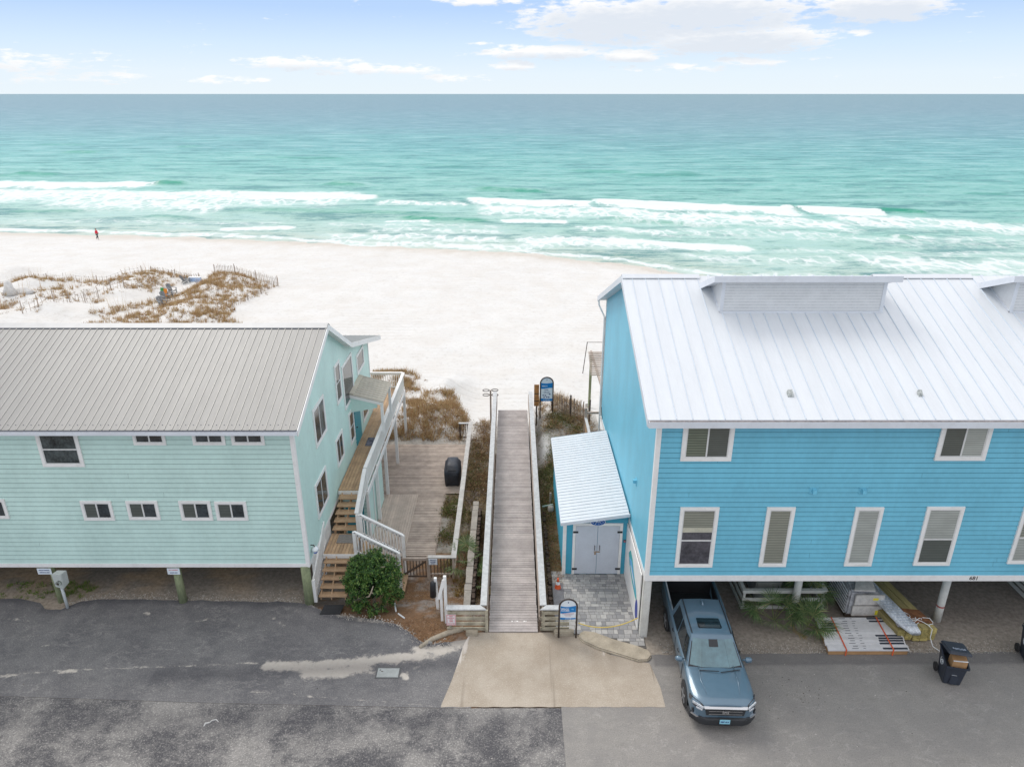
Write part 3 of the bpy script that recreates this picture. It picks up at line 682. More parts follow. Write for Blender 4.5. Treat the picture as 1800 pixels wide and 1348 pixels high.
rk.box(LXE, LX, EY, LY-.04, EZ-.15, EZ-.06)
rk.build('rake_board', WHITE, lh)
def lw(u0, u1, vt, vb, **k):
    a = Q(u0, vb, LY); b_ = Q(u1, vb, LY); zt = Q(u0, vt, LY).z; window_front(lh, a.x, b_.x, LY-.028, a.z, zt, **k)
CURT = mat('dark_window_curtain', (.05,.06,.06), .08, .6, 1.6)
lw(78, 151, 752, 819, kind='hung', panes=[CURT, CURT]); 
for a, b_ in ((237,294),(341,398),(409,467)): lw(a, b_, 750, 781, fw=.09)
for a, b_, c, d in ((150,204,879,913),(229,284,879,912),(321,376,879,913),(383,438,880,913)): lw(a, b_, c, d, fw=.09, panes=[BL_D, GLASS])
lw(-36, 19, 876, 910, fw=.09)
for y0, y1, z0, z1, kd in ((24.5,26.15,5.35,6.95,'slide'),(28.15,29.1,5.55,7.35,'hung'),(29.4,31.4,4.75,6.85,'fix'),(32.35,34.0,5.3,6.3,'fix'),(29.85,30.8,2.75,4.35,'hung'),(32.75,34.1,2.55,3.9,'hung'),(27.25,28.5,3.0,4.3,'slide'),(23.75,25.4,2.65,4.15,'slide')):
    window_side(lh, LX+.016, 1, y0, y1, z0, z1, kind=kd)
dm = MB(); dm.box(LX+.002, LX+.05, 31.0, 32.2, 2.17, 4.25); dr = dm.build('door', TEAL, lh)
dh = MB(); dh.tube([(LX+.05, 31.12, 3.1), (LX+.12, 31.12, 3.1)], .03); dh.build('handle', IRON, dr)
# little porch roof over the door
a1, a2 = X(613,694,LX), X(630,662,LX)
xo = -5.98; pr = MB(); y0, y1 = 30.4, 32.75; zi, zo = 5.15, 4.74
pr.hexa([(LX, y0, zi-.05), (xo, y0, zo-.05), (xo, y1, zo-.05), (LX, y1, zi-.05)], [(LX, y0, zi), (xo, y0, zo), (xo, y1, zo), (LX, y1, zi)])
po = pr.build('porch_roof', mat('tan_porch_metal', (.44,.41,.35), .5, .06), lh)
rr = MB()
for i in range(10):
    y = y0+.12+i*.245; rr.hexa([(LX, y-.02, zi), (xo, y-.02, zo), (xo, y+.02, zo), (LX, y+.02, zi)], [(LX, y-.01, zi+.03), (xo, y-.01, zo+.03), (xo, y+.03, zo+.03), (LX, y+.03, zi+.03)])
rr.hexa([(LX, y0, zi), (LX+.22, y0, zi-.06), (LX+.22, y1, zi-.06), (LX, y1, zi)], [(LX, y0, zi+.05), (LX+.22, y0, zi+.0), (LX+.22, y1, zi+.0), (LX, y1, zi+.05)])
rr.build('rib', mat('porch_rib_metal', (.50,.46,.37), .5, .05), po)
pb = MB(); pb.hexa([(LX, y0-.03, zi-.18), (xo, y0-.03, zo-.18), (xo, y0-.001, zo-.18), (LX, y0-.001, zi-.18)], [(LX, y0-.03, zi-.052), (xo, y0-.03, zo-.052), (xo, y0-.001, zo-.052), (LX, y0-.001, zi-.052)])
pb.build('porch_fascia', WHITE, lh)
for ya in (y0+.02, y1-.16): MB().box(xo-.16, xo-.04, ya, ya+.12, 3.1, zo-.06).build('porch_post', WHITE, lh)
pg = MB(); pg.hexa([(LX, y0+.002, 4.2), (xo-.3, y0+.002, 4.45), (xo-.3, y0+.05, 4.45), (LX, y0+.05, 4.2)], [(LX, y0+.002, zi-.06), (xo-.3, y0+.002, zo), (xo-.3, y0+.05, zo), (LX, y0+.05, zi-.06)])
pg.build('porch_gable', MINT, lh)
random.seed(5)
for (u, v, r_, m_) in ((105,1060,.11,PILE), (320,1060,.145,PILE), (543,1062,.17,PILE), (-110,1060,.14,PILE)):
    p = P(u, v); p.y += .12
    MB().tube([(p.x, p.y, -.1), (p.x, p.y, .8), (p.x, p.y, LZ0)], [r_*1.06, r_, r_], 14).build('piling', m_, lh, smooth=True)
for x in (-11.5, -16, -21, -26):
    for y in (26.5, 31.):
        MB().tube([(x, y, -.1), (x, y, LZ0)], .14, 12).build('piling', PILE, lh, smooth=True)
# crawl-space soffit is the underside of the wall block

# ---------------- blue house on the right
BX, BYF = 4.60, 20.30; BZ0 = 2.47; BXE = 30.
REY, REZ = 19.9, 8.72; RRY, RRZ = 26.8, 11.56; RBY, RBZ = 33.85, 8.85
def rroof(y): return float(np.interp(y, [REY, RRY, RBY], [REZ, RRZ, RBZ]))
BYB = 33.5
bh = empty('blue_house', (BX, BYF, 0), 'bright blue lap sided house raised on white pilings under a white standing seam metal roof', 'house')
core = MB(); solid_house(core, [(BYF, BZ0), (BYB, BZ0), (BYB, rroof(BYB)-.12), (RRY, RRZ-.12), (BYF, rroof(BYF)-.12)], BX, BXE)
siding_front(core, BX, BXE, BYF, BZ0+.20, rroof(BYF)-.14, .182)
def rspan(z):
    zb = rroof(BYB)-.14; zf = rroof(BYF)-.14
    y1 = BYB if z < zb else float(np.interp(z, [zb, RRZ-.14], [BYB, RRY]))
    y0 = BYF if z < zf else float(np.interp(z, [zf, RRZ-.14], [BYF, RRY]))
    return (y0, y1)
siding_side(core, BX, -1, BZ0+.20, .182, rspan, RRZ-.14, .014)
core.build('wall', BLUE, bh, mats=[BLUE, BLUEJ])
tr = MB(); tr.box(BX-.03, BXE, BYF-.045, BYF, BZ0-.03, BZ0+.20); tr.box(BX-.035, BX+.12, BYF-.040, BYF-.001, BZ0+.202, rroof(BYF)-.12)
tr.box(BX-.034, BX, BYF-.001, BYF+.11, BZ0+.202, rroof(BYF)-.12); tr.box(BX-.03, BX, BYF, BYB, BZ0-.03, BZ0+.20); tr.box(BX-.034, BX, BYB-.1, BYB+.02, BZ0+.2, rroof(BYB)-.1)
tr.build('trim', WHITE, bh)
OXR = BX-.40; rf = MB(); prof = [(REY, REZ), (RRY, RRZ), (RBY, RBZ)]
for (a, za), (b_, zb) in zip(prof, prof[1:]):
    rf.hexa([(OXR, a, za-.05), (BXE, a, za-.05), (BXE, b_, zb-.05), (OXR, b_, zb-.05)], [(OXR, a, za), (BXE, a, za), (BXE, b_, zb), (OXR, b_, zb)])
roofr = rf.build('roof', WHITEROOF, bh)
DYF = 24.79; D0, D1 = 7.48, 13.30; E0 = 17.9
sm_ = MB(); x = OXR+.36
while x < BXE:
    for (a, za), (b_, zb) in zip(prof, prof[1:]):
        b2, zb2 = b_, zb
        if a == REY and (D0-.05 < x < D1+.05 or x > E0-.05): b2 = DYF-.1; zb2 = rroof(b2)
        sm_.hexa([(x-.013, a+.01, za), (x+.013, a+.01, za), (x+.013, b2, zb2), (x-.013, b2, zb2)], [(x-.009, a+.01, za+.035), (x+.009, a+.01, za+.035), (x+.009, b2, zb2+.035), (x-.009, b2, zb2+.035)])
    x += .4975
sm_.build('seam', mat('seam_metal', (.60,.66,.72), .45, .03), roofr)
rc = MB(); sl = (RRZ-REZ)/(RRY-REY)
for x0, x1 in ((OXR-.01, D0-.35), (D1+.45, E0-.4)):
    rc.hexa([(x0, RRY-.2, RRZ-.2*sl+.03), (x1, RRY-.2, RRZ-.2*sl+.03), (x1, RRY, RRZ+.04), (x0, RRY, RRZ+.04)], [(x0, RRY-.2, RRZ-.2*sl+.05), (x1, RRY-.2, RRZ-.2*sl+.05), (x1, RRY, RRZ+.07), (x0, RRY, RRZ+.07)])
    rc.hexa([(x0, RRY+.001, RRZ+.04), (x1, RRY+.001, RRZ+.04), (x1, RRY+.2, RRZ-.2*sl+.03), (x0, RRY+.2, RRZ-.2*sl+.03)], [(x0, RRY+.001, RRZ+.07), (x1, RRY+.001, RRZ+.07), (x1, RRY+.2, RRZ-.2*sl+.05), (x0, RRY+.2, RRZ-.2*sl+.05)])
rc.build('ridge_cap', WHITEROOF, roofr)
for (u, v, w_) in ((1389,694,.20), (1617,694,.16)):
    d = ray(u, v); t = (CH-REZ+REY*sl)/(sl*d[1]-d[2]); q = Vector((d[0]*t, d[1]*t, CH+d[2]*t)); h_ = MB()
    h_.hexa([(q.x-w_/2, q.y-w_/2, q.z-.04), (q.x+w_/2, q.y-w_/2, q.z-.04), (q.x+w_/2, q.y+w_/2, q.z+.06), (q.x-w_/2, q.y+w_/2, q.z+.06)], [(q.x-w_/3, q.y-w_/3, q.z+.06), (q.x+w_/3, q.y-w_/3, q.z+.06), (q.x+w_/3, q.y+w_/3, q.z+.16), (q.x-w_/3, q.y+w_/3, q.z+.16)])
    h_.build('roof_vent', mat('vent_grey_metal', (.42,.44,.42), .5, .3, 14), roofr)
fa_ = MB(); fa_.box(OXR, BXE, REY-.10, REY-.001, REZ-.24, REZ-.03)
fasc = fa_.build('gutter', WHITE2, bh)
gd = MB(); gd.box(OXR+.02, BXE, REY-.085, REY-.015, REZ-.031, REZ-.022)
gd.build('gutter_debris', mat('gutter_leaf_debris', (.16,.13,.12), .9, .5, 7), fasc)
rk = MB()
for (a, za), (b_, zb) in zip(prof, prof[1:]):
    rk.hexa([(OXR-.03, a-.0, za-.24), (OXR, a, za-.24), (OXR, b_, zb-.24), (OXR-.03, b_, zb-.24)], [(OXR-.03, a, za+.01), (OXR, a, za+.01), (OXR, b_, zb+.01), (OXR-.03, b_, zb+.01)])
    rk.hexa([(OXR, a, za-.20), (BX+.02, a, za-.20), (BX+.02, b_, zb-.20), (OXR, b_, zb-.20)], [(OXR, a, za-.055), (BX+.02, a, za-.055), (BX+.02, b_, zb-.055), (OXR, b_, zb-.055)])
rk.box(BX, BXE, REY, BYF-.045, REZ-.22, REZ-.06)
rk.build('rake_board', WHITE2, bh)
dsp = MB(); dsp.tube([(OXR+.04, RBY-.05, RBZ-.2), (OXR+.05, RBY-.08, RBZ-.4), (BX-.08, BYB+.04, RBZ-.95), (BX-.08, BYB+.04, 1.0)], .045, 8); dsp.build('downspout', WHITE, bh)
wire = MB(); wire.tube([(BX-.03, BYB-.05, RBZ-.9), (BX-.03, BYB-.05, 3.2), (BX-.03, BYB-.6, 2.7)], .015, 6); wire.build('cable', IRON, bh)
# dormers
LOUV = mat('pale_dormer_siding', (.70,.71,.71), .6, .03)
def dormer(x0, x1):
    zb = rroof(DYF); zt = zb+1.12; m = MB()
    solid_house(m, [(DYF, zb-.1), (RRY+.6, zb-.1), (RRY+.6, zt-1.0), (DYF, zt)], x0, x1)
    siding_front(m, x0, x1, DYF, zb+.06, zt, .105, .0105)
    for sg, xx in ((-1, x0), (1, x1)): siding_side(m, xx, sg, zb+.06, .105, lambda z: (DYF, max(DYF+.02, min(DYF+max(.05, (z-zb)/sl), DYF+(zt-z-.05)/.40+.0))), zt-.08, .010)
    d_ = m.build('dormer', LOUV, bh, mats=[LOUV, mat('dormer_lap_shade', (.58,.60,.61), .8)])  # second material paints the shadow lines under the dormer laps
    t_ = MB(); t_.box(x0-.02, x0+.10, DYF-.03, DYF-.001, zb+.03, zt); t_.box(x1-.10, x1+.02, DYF-.03, DYF-.001, zb+.03, zt); t_.box(x0-.03, x1+.03, DYF-.07, DYF-.002, zb-.05, zb+.03)
    t_.hexa([(x0-.03, DYF-.06, zb-.04), (x0, DYF-.06, zb-.04), (x0, RRY, RRZ), (x0-.03, RRY, RRZ)], [(x0-.03, DYF-.06, zb+.03), (x0, DYF-.06, zb+.03), (x0, RRY, RRZ+.05), (x0-.03, RRY, RRZ+.05)])
    t_.build('dormer_trim', WHITE2, d_)
    r_ = MB(); yf = DYF-.40; xa, xb = x0-.40, x1+.28; zf = zt+.26
    # mono-pitch lid falling away towards the sea
    r_.hexa([(xa, yf, zf-.13), (xb, yf, zf-.13), (xb, RRY+.9, zf-1.41), (xa, RRY+.9, zf-1.41)], [(xa, yf, zf), (xb, yf, zf), (xb, RRY+.9, zf-1.28), (xa, RRY+.9, zf-1.28)])
    r_.box(xa-.03, xb+.03, yf-.03, yf-.001, zf-.20, zf+.02); r_.hexa([(xa-.03, yf, zf-.20), (xa-.001, yf, zf-.20), (xa-.001, RRY+.9, zf-1.5), (xa-.03, RRY+.9, zf-1.5)], [(xa-.03, yf, zf+.02), (xa-.001, yf, zf+.02), (xa-.001, RRY+.9, zf-1.26), (xa-.03, RRY+.9, zf-1.26)])
    r_.build('dormer_roof', WHITE2, d_)
dormer(D0, D1); dormer(E0, E0+6.)
def rw(u0, u1, vt, vb, **k):
    a = Q(u0, vb, BYF); b_ = Q(u1, vb, BYF); zt = Q(u0, vt, BYF).z; return window_front(bh, a.x, b_.x, BYF-.028, a.z, zt, **k)
GREENB = blindmat('green_tinted_blind', (.17,.20,.145), (.06,.075,.06), 70.)
rw(1195, 1284, 735, 809, fw=.13, panes=[GREENB, BL_D]); rw(1640, 1729, 735, 808, fw=.13, panes=[BL_D, BL_L])
w1 = rw(1185, 1251, 890, 995, fw=.11, kind='hung', panes=[SCREEN, SCREEN])
a = Q(1185, 995, BYF); b_ = Q(1251, 995, BYF)
MB().box(a.x+.15, b_.x-.15, BYF-.053, BYF-.049, Q(1190, 930, BYF).z, Q(1190, 898, BYF).z).build('blind', BL_M, w1)
MB().box(a.x+.15, b_.x-.15, BYF-.055, BYF-.0495, Q(1190, 934, BYF).z, Q(1190, 926, BYF).z-.002).build('blind_rail', mat('cream_rail', (.50,.48,.38), .6), w1)
rw(1332, 1380, 890, 994, fw=.11, kind='fix', panes=[BL_M]); rw(1482, 1530, 890, 993, fw=.11, kind='fix', panes=[BL_L])
rw(1603, 1667, 889, 992, fw=.11, kind='hung', panes=[BL_D, BL_L]); rw(1768, 1834, 887, 989, fw=.11, kind='hung', panes=[BL_L, BL_M])
for (u, v) in ((1430,862), (1517,862)):
    q = Q(u, v, BYF); h_ = MB(); h_.box(q.x-.14, q.x+.14, BYF-.03, BYF, q.z-.12, q.z+.12); h_.hexa([(q.x-.06, BYF-.14, q.z-.06), (q.x+.06, BYF-.14, q.z-.06), (q.x+.06, BYF-.03, q.z-.06), (q.x-.06, BYF-.03, q.z-.06)], [(q.x-.06, BYF-.12, q.z+.06), (q.x+.06, BYF-.12, q.z+.06), (q.x+.06, BYF-.03, q.z+.09), (q.x-.06, BYF-.03, q.z+.09)])
    h_.build('wall_vent', mat('blue_vent_plastic', (.16,.50,.66), .5), bh)
q = X(1119, 846, BX); h_ = MB(); h_.box(BX-.03, BX, q.y-.13, q.y+.13, q.z-.12, q.z+.12); h_.box(BX-.14, BX-.03, q.y-.06, q.y+.06, q.z-.05, q.z+.07); h_.build('wall_vent', MC['blue_vent_plastic'], bh)
text('681', .21, IRON, facing(Q(1711,1013,BYF).x, BYF-.047, BZ0+.085), bh, 'house_number', bold=.004)
def rpile(u, v, r_=.135, nm='piling'):
    p = P(u, v); p.y += .1
    o = MB().tube([(p.x, p.y, -.1), (p.x, p.y, .6), (p.x, p.y, BZ0)], [r_*1.05, r_, r_], 16).build(nm, WPILE, bh, smooth=True); return p
MB().box(BX-.03, BX+.24, BYF-.02, BYF+.25, -.1, BZ0-.03).build('piling', WPILE, bh, bevel=.03)
rpile(1396, 1080); pp = rpile(1649, 1092)
for x, y in ((14.9, 24.6), (10.2, 25.4), (19.6, 25.), (6.0, 28.5), (11.5, 30.), (17, 30.), (22, 21.)):
    MB().tube([(x, y, -.1), (x, y, BZ0)], .13, 14).build('piling', WPILE, bh, smooth=True)
tp = MB(); tp.tube([(pp.x, pp.y, .62), (pp.x, pp.y, .68)], .139, 16); tp.build('tape_band', mat('red_striped_tape', (.35,.06,.05), .5, .5, 14), bh)

# ================================================================ boardwalk
bw = empty('boardwalk', (.05, 20.5, 0), 'long grey plank boardwalk with wide pale cap rails leading down to the beach', 'boardwalk')
def bz(y): return .05+.25*(y-20.5)/18.8
m = MB(); y = 20.5; random.seed(11)
while y < 39.3:
    z = bz(y)+random.uniform(-.003, .003); e = random.uniform(-.01, .01)
    m.box(-.83+e, .93+e, y, y+.126, z-.035, z); y += .142
m.build('deck', BWOOD, bw)
m = MB(); m.box(-.80, -.74, 20.55, 39.2, -.25, .012); m.box(.84, .90, 20.55, 39.2, -.25, .012); m.box(0, .06, 20.55, 39.2, -.25, .012); m.build('joist', WOODD, bw)
for n_ in range(3):
    st = MB(); st.box(-.83, .93, 39.35+n_*.3, 39.62+n_*.3, .12-n_*.18-.04, .12-n_*.18); st.build('step', BWOOD, bw)
sc_ = MB()
for yq in (21.05, 21.06): pass
for xq, wq in ((-.02,.05),(.10,.02),(.16,.07),(.42,.06),(.50,.03)): sc_.box(xq, xq+wq, 21.0, 21.05, bz(21)+.004, bz(21)+.007)
sc_.build('worn_stencil', WHITE, bw)
for sgn, xi, xo_ in ((-1, -.91, -1.14), (1, 1.0, 1.24)):
    xa, xb = sorted((xi, xo_)); m = MB()
    fx = lambda y: 1.0-.17*(y-20.9)/19 if sgn > 0 else 1.0-.14*(y-20.9)/19
    for j, (ya, yb) in enumerate(((20.78, 31.2), (31.205, 40.0))):
        m.hexa([(xa*1.0, ya, bz(ya)+.90), (xb, ya, bz(ya)+.90), (xb, yb, bz(yb)+.90+(.0)), (xa, yb, bz(yb)+.90)], [(xa, ya, bz(ya)+.945), (xb, ya, bz(ya)+.945), (xb, yb, bz(yb)+.945), (xa, yb, bz(yb)+.945)])
    m.build('rail_cap', CAPW, bw)
    y = 21.; pm_ = (xa+xb)/2
    while y < 40.1:
        MB().box(pm_-.05, pm_+.05, y-.05, y+.05, -.9 if y > 24 else -.4, bz(y)+.898).build('post', WOODG, bw); y += 2.4
    for kz in (.18, .42, .66):
        m = MB(); xf = xi-.02*sgn; m.hexa([(min(xf, xf+sgn*.035), 20.9, bz(20.9)+kz), (max(xf, xf+sgn*.035), 20.9, bz(20.9)+kz), (max(xf, xf+sgn*.035), 39.9, bz(39.9)+kz), (min(xf, xf+sgn*.035), 39.9, bz(39.9)+kz)],
            [(min(xf, xf+sgn*.035), 20.9, bz(20.9)+kz+.14), (max(xf, xf+sgn*.035), 20.9, bz(20.9)+kz+.14), (max(xf, xf+sgn*.035), 39.9, bz(39.9)+kz+.14), (min(xf, xf+sgn*.035), 39.9, bz(39.9)+kz+.14)]); m.build('side_rail', WOODG, bw)
    # wing at the street end
    xe = -2.36 if sgn < 0 else 2.08
    a, b_ = sorted((xe, xi)); m = MB()
    c1, c2 = (xi, xo_)
    m.slab([(xi, 20.54, .95), (xo_, 20.78, .95), (xe, 20.78, .95), (xe, 20.54, .95)], (0, 0, .045)); m.build('wing_cap', CAPW, bw)
    for j, kz in enumerate((.04, .27, .50, .75)):
        MB().box(a+.02+.03*(j%2), b_-.02, 20.58, 20.615, kz-.02, kz+.115).build('wing_slat', WOODM, bw)
    MB().box(a+.08, a+.18, 20.62, 20.74, -.1, .94).build('post', WOODM, bw)
    MB().box(xi-.05-(0 if sgn < 0 else -.1), xi+.05, 20.52, 20.60, -.1, .945).build('post', WOODM, bw)

# ================================================================ raised walkway and stairs of the mint house
rw_ = empty('raised_walkway', (-6.9, 23.6, 0), 'tan board walkway with white railing and open stairs along the side of the mint house', 'walkway')
def boards_y(mb, x0, x1, y0, y1, z, bw_=.138, gap=.017, th=.03):
    x = x0
    while x < x1-.02: xx = min(x+bw_, x1); mb.box(x, xx-gap, y0, y1, z-th, z+random.uniform(-.002, .002)); x += bw_
def boards_x(mb, x0, x1, y0, y1, z, bw_=.14, gap=.020, th=.035):
    y = y0
    while y < y1-.02: yy_ = min(y+bw_, y1); mb.box(x0+random.uniform(-.01,.01), x1+random.uniform(-.01,.01), y, yy_-gap, z-th, z+random.uniform(-.002, .002)); y += bw_
DZW = 2.15; m = MB(); boards_y(m, LX+.05, -6.28, 26.85, 38.3, DZW); boards_y(m, -12., LX+.03, 35.6, 38.3, DZW); m.build('deck', WOODT, rw_)
m = MB(); m.box(LX+.05, -6.22, 26.80, 26.845, DZW-.2, DZW-.035); m.box(-6.25, -6.20, 26.85, 38.35, DZW-.26, DZW-.04); m.box(-12, -6.2, 38.305, 38.35, DZW-.26, DZW-.04); m.build('rim_board', WHITE, rw_)
LZ = 1.15; m = MB(); boards_y(m, LX+.10, -6.2, 23.62, 25.05, LZ); m.build('landing', WOODT, rw_)
m = MB(); m.box(LX+.08, -6.15, 23.57, 23.615, LZ-.16, LZ); m.build('landing_face', WHITE, rw_)
for i in range(5):
    y = 25.10+i*.335; z = LZ+.166*(i+1); m = MB(); m.box(LX+.12, -6.35, y-.03, y+.155, z-.045, z); m.box(LX+.12, -6.35, y+.162, y+.335, z-.045, z); m.build('tread', WOODT, rw_)
for i in range(5):
    y = 22.28+i*.265; z = LZ*(i+1)/6.; m = MB(); m.box(LX+.15, -6.33, y-.02, y+.125, z-.045, z); m.box(LX+.15, -6.33, y+.132, y+.265, z-.045, z); m.build('tread', WOODT, rw_)
m = MB()
for xq in (LX+.2, -6.95, -6.42):
    m.hexa([(xq, 22.3, 0), (xq+.04, 22.3, 0), (xq+.04, 23.6, LZ-.25), (xq, 23.6, LZ-.25)], [(xq, 22.3, .12), (xq+.04, 22.3, .12), (xq+.04, 23.6, LZ-.04), (xq, 23.6, LZ-.04)])
    m.hexa([(xq, 25.05, LZ-.2), (xq+.04, 25.05, LZ-.2), (xq+.04, 26.8, DZW-.35), (xq, 26.8, DZW-.35)], [(xq, 25.1, LZ+.1), (xq+.04, 25.1, LZ+.1), (xq+.04, 26.8, DZW-.1), (xq, 26.8, DZW-.1)])
m.build('stringer', WOODT, rw_)
# railing along the outer edge, slightly flared as in the photo
def railing(par, a, b_, h0, base0, base1, n, cap=(.14, .045), mt=WHITE, post=True, bal=.035, name='railing'):
    """sloped railing from a to b (floor points); cap, lower rail and balusters as one part"""
    a, b_ = Vector(a), Vector(b_); m = MB(); up = Vector((0, 0, 1))
    m.beam(a+up*h0, b_+up*h0, cap[0], cap[1]); m.beam(a+up*(h0-.09), b_+up*(h0-.09), .04, .09); m.beam(a+up*.10, b_+up*.10, .04, .08)
    for i in range(1, n):
        p = a.lerp(b_, i/n); m.box(p.x-bal/2, p.x+bal/2, p.y-bal/2, p.y+bal/2, p.z+.1, p.z+h0-.06)
    return m.build(name, mt, par)
railing(rw_, (-6.3, 27.0, DZW), (-6.25, 38.25, DZW), 1.0, 0, 0, 86, cap=(.16,.05))
railing(rw_, (-12, 38.28, DZW), (-6.3, 38.28, DZW), 1.0, 0, 0, 46)
railing(rw_, (-6.35, 25.0, LZ), (-6.3, 26.9, DZW), 1.0, 0, 0, 14, cap=(.16,.05))
railing(rw_, (LX+.03, 22.25, .05), (LX+.05, 24.3, LZ+.12), .95, 0, 0, 17, cap=(.05,.05))
for x_, y_, zb, zt in ((-6.3,27.0,-.9,3.12),(-6.32,24.98,-.9,2.12),(LX+.05,22.2,0,1.0)):
    MB().box(x_-.06, x_+.06, y_-.06, y_+.06, zb, zt).build('post', WHITE, rw_)
for y_ in (31.5, 34.8, 38.2): MB().box(-6.36, -6.22, y_-.07, y_+.07, gz(-6.3, y_)-.1, DZW-.05).build('post', WHITE, rw_)
for x_, y_ in ((-9.5, 38.2), (-6.3, 29.2)): MB().box(x_-.07, x_+.07, y_-.07, y_+.07, -2.0, DZW-.05).build('post', WHITE, rw_)
# side flight down to the lower deck
for yq in (23.68, 24.9):
    a = Vector((-6.18, yq, LZ)); b_ = Vector((-4.5, yq, .17)); railing(rw_, a, b_, 1.0, 0, 0, 13, cap=(.12,.05), bal=.04)
    MB().box(-4.56, -4.44, yq-.06, yq+.06, -.95, 1.16).build('post', WHITE, rw_)
    MB().box(-6.24, -6.12, yq-.06, yq+.06, -.95, 2.14).build('post', WHITE, rw_)
for i in range(9):
    m = MB(); x = -6.1+i*.19; m.box(x, x+.22, 23.75, 24.85, LZ-.21*(i+1)-.035, LZ-.21*(i+1)); m.build('tread', WOODT, rw_)
# store under the walkway
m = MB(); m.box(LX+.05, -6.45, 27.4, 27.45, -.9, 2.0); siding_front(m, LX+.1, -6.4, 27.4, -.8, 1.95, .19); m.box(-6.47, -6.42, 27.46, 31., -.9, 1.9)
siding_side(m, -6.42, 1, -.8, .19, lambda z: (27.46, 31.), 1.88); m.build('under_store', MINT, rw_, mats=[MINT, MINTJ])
m = MB(); m.box(-6.42, -6.36, 27.38, 27.52, -.9, 1.88); m.box(-6.40, -6.37, 28.6, 28.7, -.9, 1.88); m.build('store_trim', WHITE, rw_)
MB().box(LX+.15, -6.6, 27.36, 27.38, -.9, 1.1).build('store_door', TEAL, rw_)
# lattice infill under the house side
m = MB(); 
for i in range(22):
    y = 22.4+i*.13; m.box(LX+.0, LX+.03, y, y+.07, -.05, LZ0-.03)
m.build('skirt_lattice', WHITE, lh)

# ================================================================ lower deck
ld = empty('lower_deck', (-4.5, 31, -.9), 'large weathered grey ground deck beside the mint house with a post rail', 'deck')
GZ = -.85; m = MB(); boards_x(m, LX-.0, -3.42, 26.3, 31.6, GZ); boards_x(m, LX, -2.45, 31.61, 37.1, GZ); m.build('deck', WOODG, ld)
m = MB(); boards_y(m, -6.5, -4.74, 26.2, 31.45, GZ+.035, .12); m.build('platform', WOODP, ld)
m = MB(); m.box(-3.42, -3.38, 26.3, 31.6, GZ-.2, GZ-.04); m.box(LX, -3.4, 26.25, 26.29, GZ-.2, GZ-.04); m.build('rim_board', WOODG, ld)
rl = empty('deck_side_fence', (-2.42, 31, -.9), 'weathered grey cap rail fence between the lower deck and the shrubs', 'fence')
m = MB(); m.box(-2.54, -2.32, 24.75, 38.0, .12, .165); m.box(-3.5, -2.545, 24.75, 24.93, .12, .165); m.build('rail_cap', mat('fence_cap_wood', (.47,.455,.43), .8, .1, 4, grime=.3, grimecol=(.33,.30,.27)), rl)
m = MB(); m.box(-2.45, -2.41, 24.9, 37.9, -.02, .11); m.box(-2.45, -2.41, 24.9, 37.9, -.75, -.66); m.box(-3.45, -2.5, 24.83, 24.87, -.75, -.68); m.build('rail', WOODG, rl)
y = 24.84
while y < 38.1: MB().box(-2.50, -2.40, y-.05, y+.05, -1.3, .118).build('post', WOODG, rl); y += 2.18
m = MB()
for i in range(7): x = -3.4+i*.14; m.tube([(x, 24.85, -.9), (x, 24.85, .1)], .018, 6)
m.build('baluster', WOODD, rl)
sg_ = empty('short_railing', (-2.7, 37.9, -.9), 'small dark barred rail panel with pale cap at the far deck corner', 'railing')
m = MB(); m.box(-3.12, -2.55, 37.75, 37.9, .13, .175); m.build('rail_cap', CAPW, sg_)
m = MB(); m.box(-3.1, -3.0, 37.78, 37.86, -.85, .13); m.box(-3.0, -2.56, 37.8, 37.84, -.80, -.74)
for i in range(4): m.tube([(-2.94+i*.11, 37.82, -.8), (-2.94+i*.11, 37.82, .13)], .016, 6)
m.build('bar', WOODD, sg_)
gt_ = empty('garden_gate', (-4.3, 24.8, -.9), 'low wooden gate with dark vertical bars and a diagonal brace beside the round bush', 'gate')
m = MB(); m.box(-4.60, -3.55, 24.80, 24.88, -.02, .09); m.build('top_rail', WOODG, gt_)
m = MB(); m.box(-4.58, -3.58, 24.82, 24.86, -.86, -.80); m.beam((-4.5, 24.81, -.70), (-3.62, 24.81, -.08), .05, .07)
for i in range(8): m.tube([(-4.52+i*.13, 24.84, -.82), (-4.52+i*.13, 24.84, 0)], .018, 6)
m.build('bar', WOODD, gt_)
m = MB(); m.box(-3.56, -3.44, 24.78, 24.90, -1., .14); m.build('gate_post', WOODG, gt_)
bn = empty('deck_bench', (-4.7, 38.3, -1.), 'low grey plank step at the far edge of the lower deck', 'step')
m = MB(); m.box(-4.9, -3.2, 37.3, 37.7, -.98, -.94); m.build('plank', WOODG, bn); m = MB(); m.box(-4.85, -4.75, 37.35, 37.65, -1.2, -.98); m.box(-3.35, -3.25, 37.35, 37.65, -1.2, -.98); m.build('leg', WOODG, bn)

# ================================================================ shed
sh = empty('blue_shed', (3.3, 23.9, 0), 'small blue lean-to shed with white double doors against the blue house', 'shed')
SX0, SX1, SY0, SY1 = 2.05, 4.56, 23.9, 30.7
def shz(x): return 2.64+(x-1.9)*(3.02-2.64)/(4.4-1.9)
m = MB(); m.hexa([(SX0, SY0, -.1), (SX1, SY0, -.1), (SX1, SY1, -.1), (SX0, SY1, -.1)], [(SX0, SY0, shz(SX0)-.06), (SX1, SY0, shz(SX1)-.06), (SX1, SY1, shz(SX1)-.06), (SX0, SY1, shz(SX0)-.06)])
z = 0.
while z < 2.4: 
    m.quad((SX0, SY0-.014, z), (SX1, SY0-.014, z), (SX1, SY0-.003, z+.17), (SX0, SY0-.003, z+.17)); m.quad((SX0, SY0, z), (SX1, SY0, z), (SX1, SY0-.014, z), (SX0, SY0-.014, z)); z += .17
z = 0.
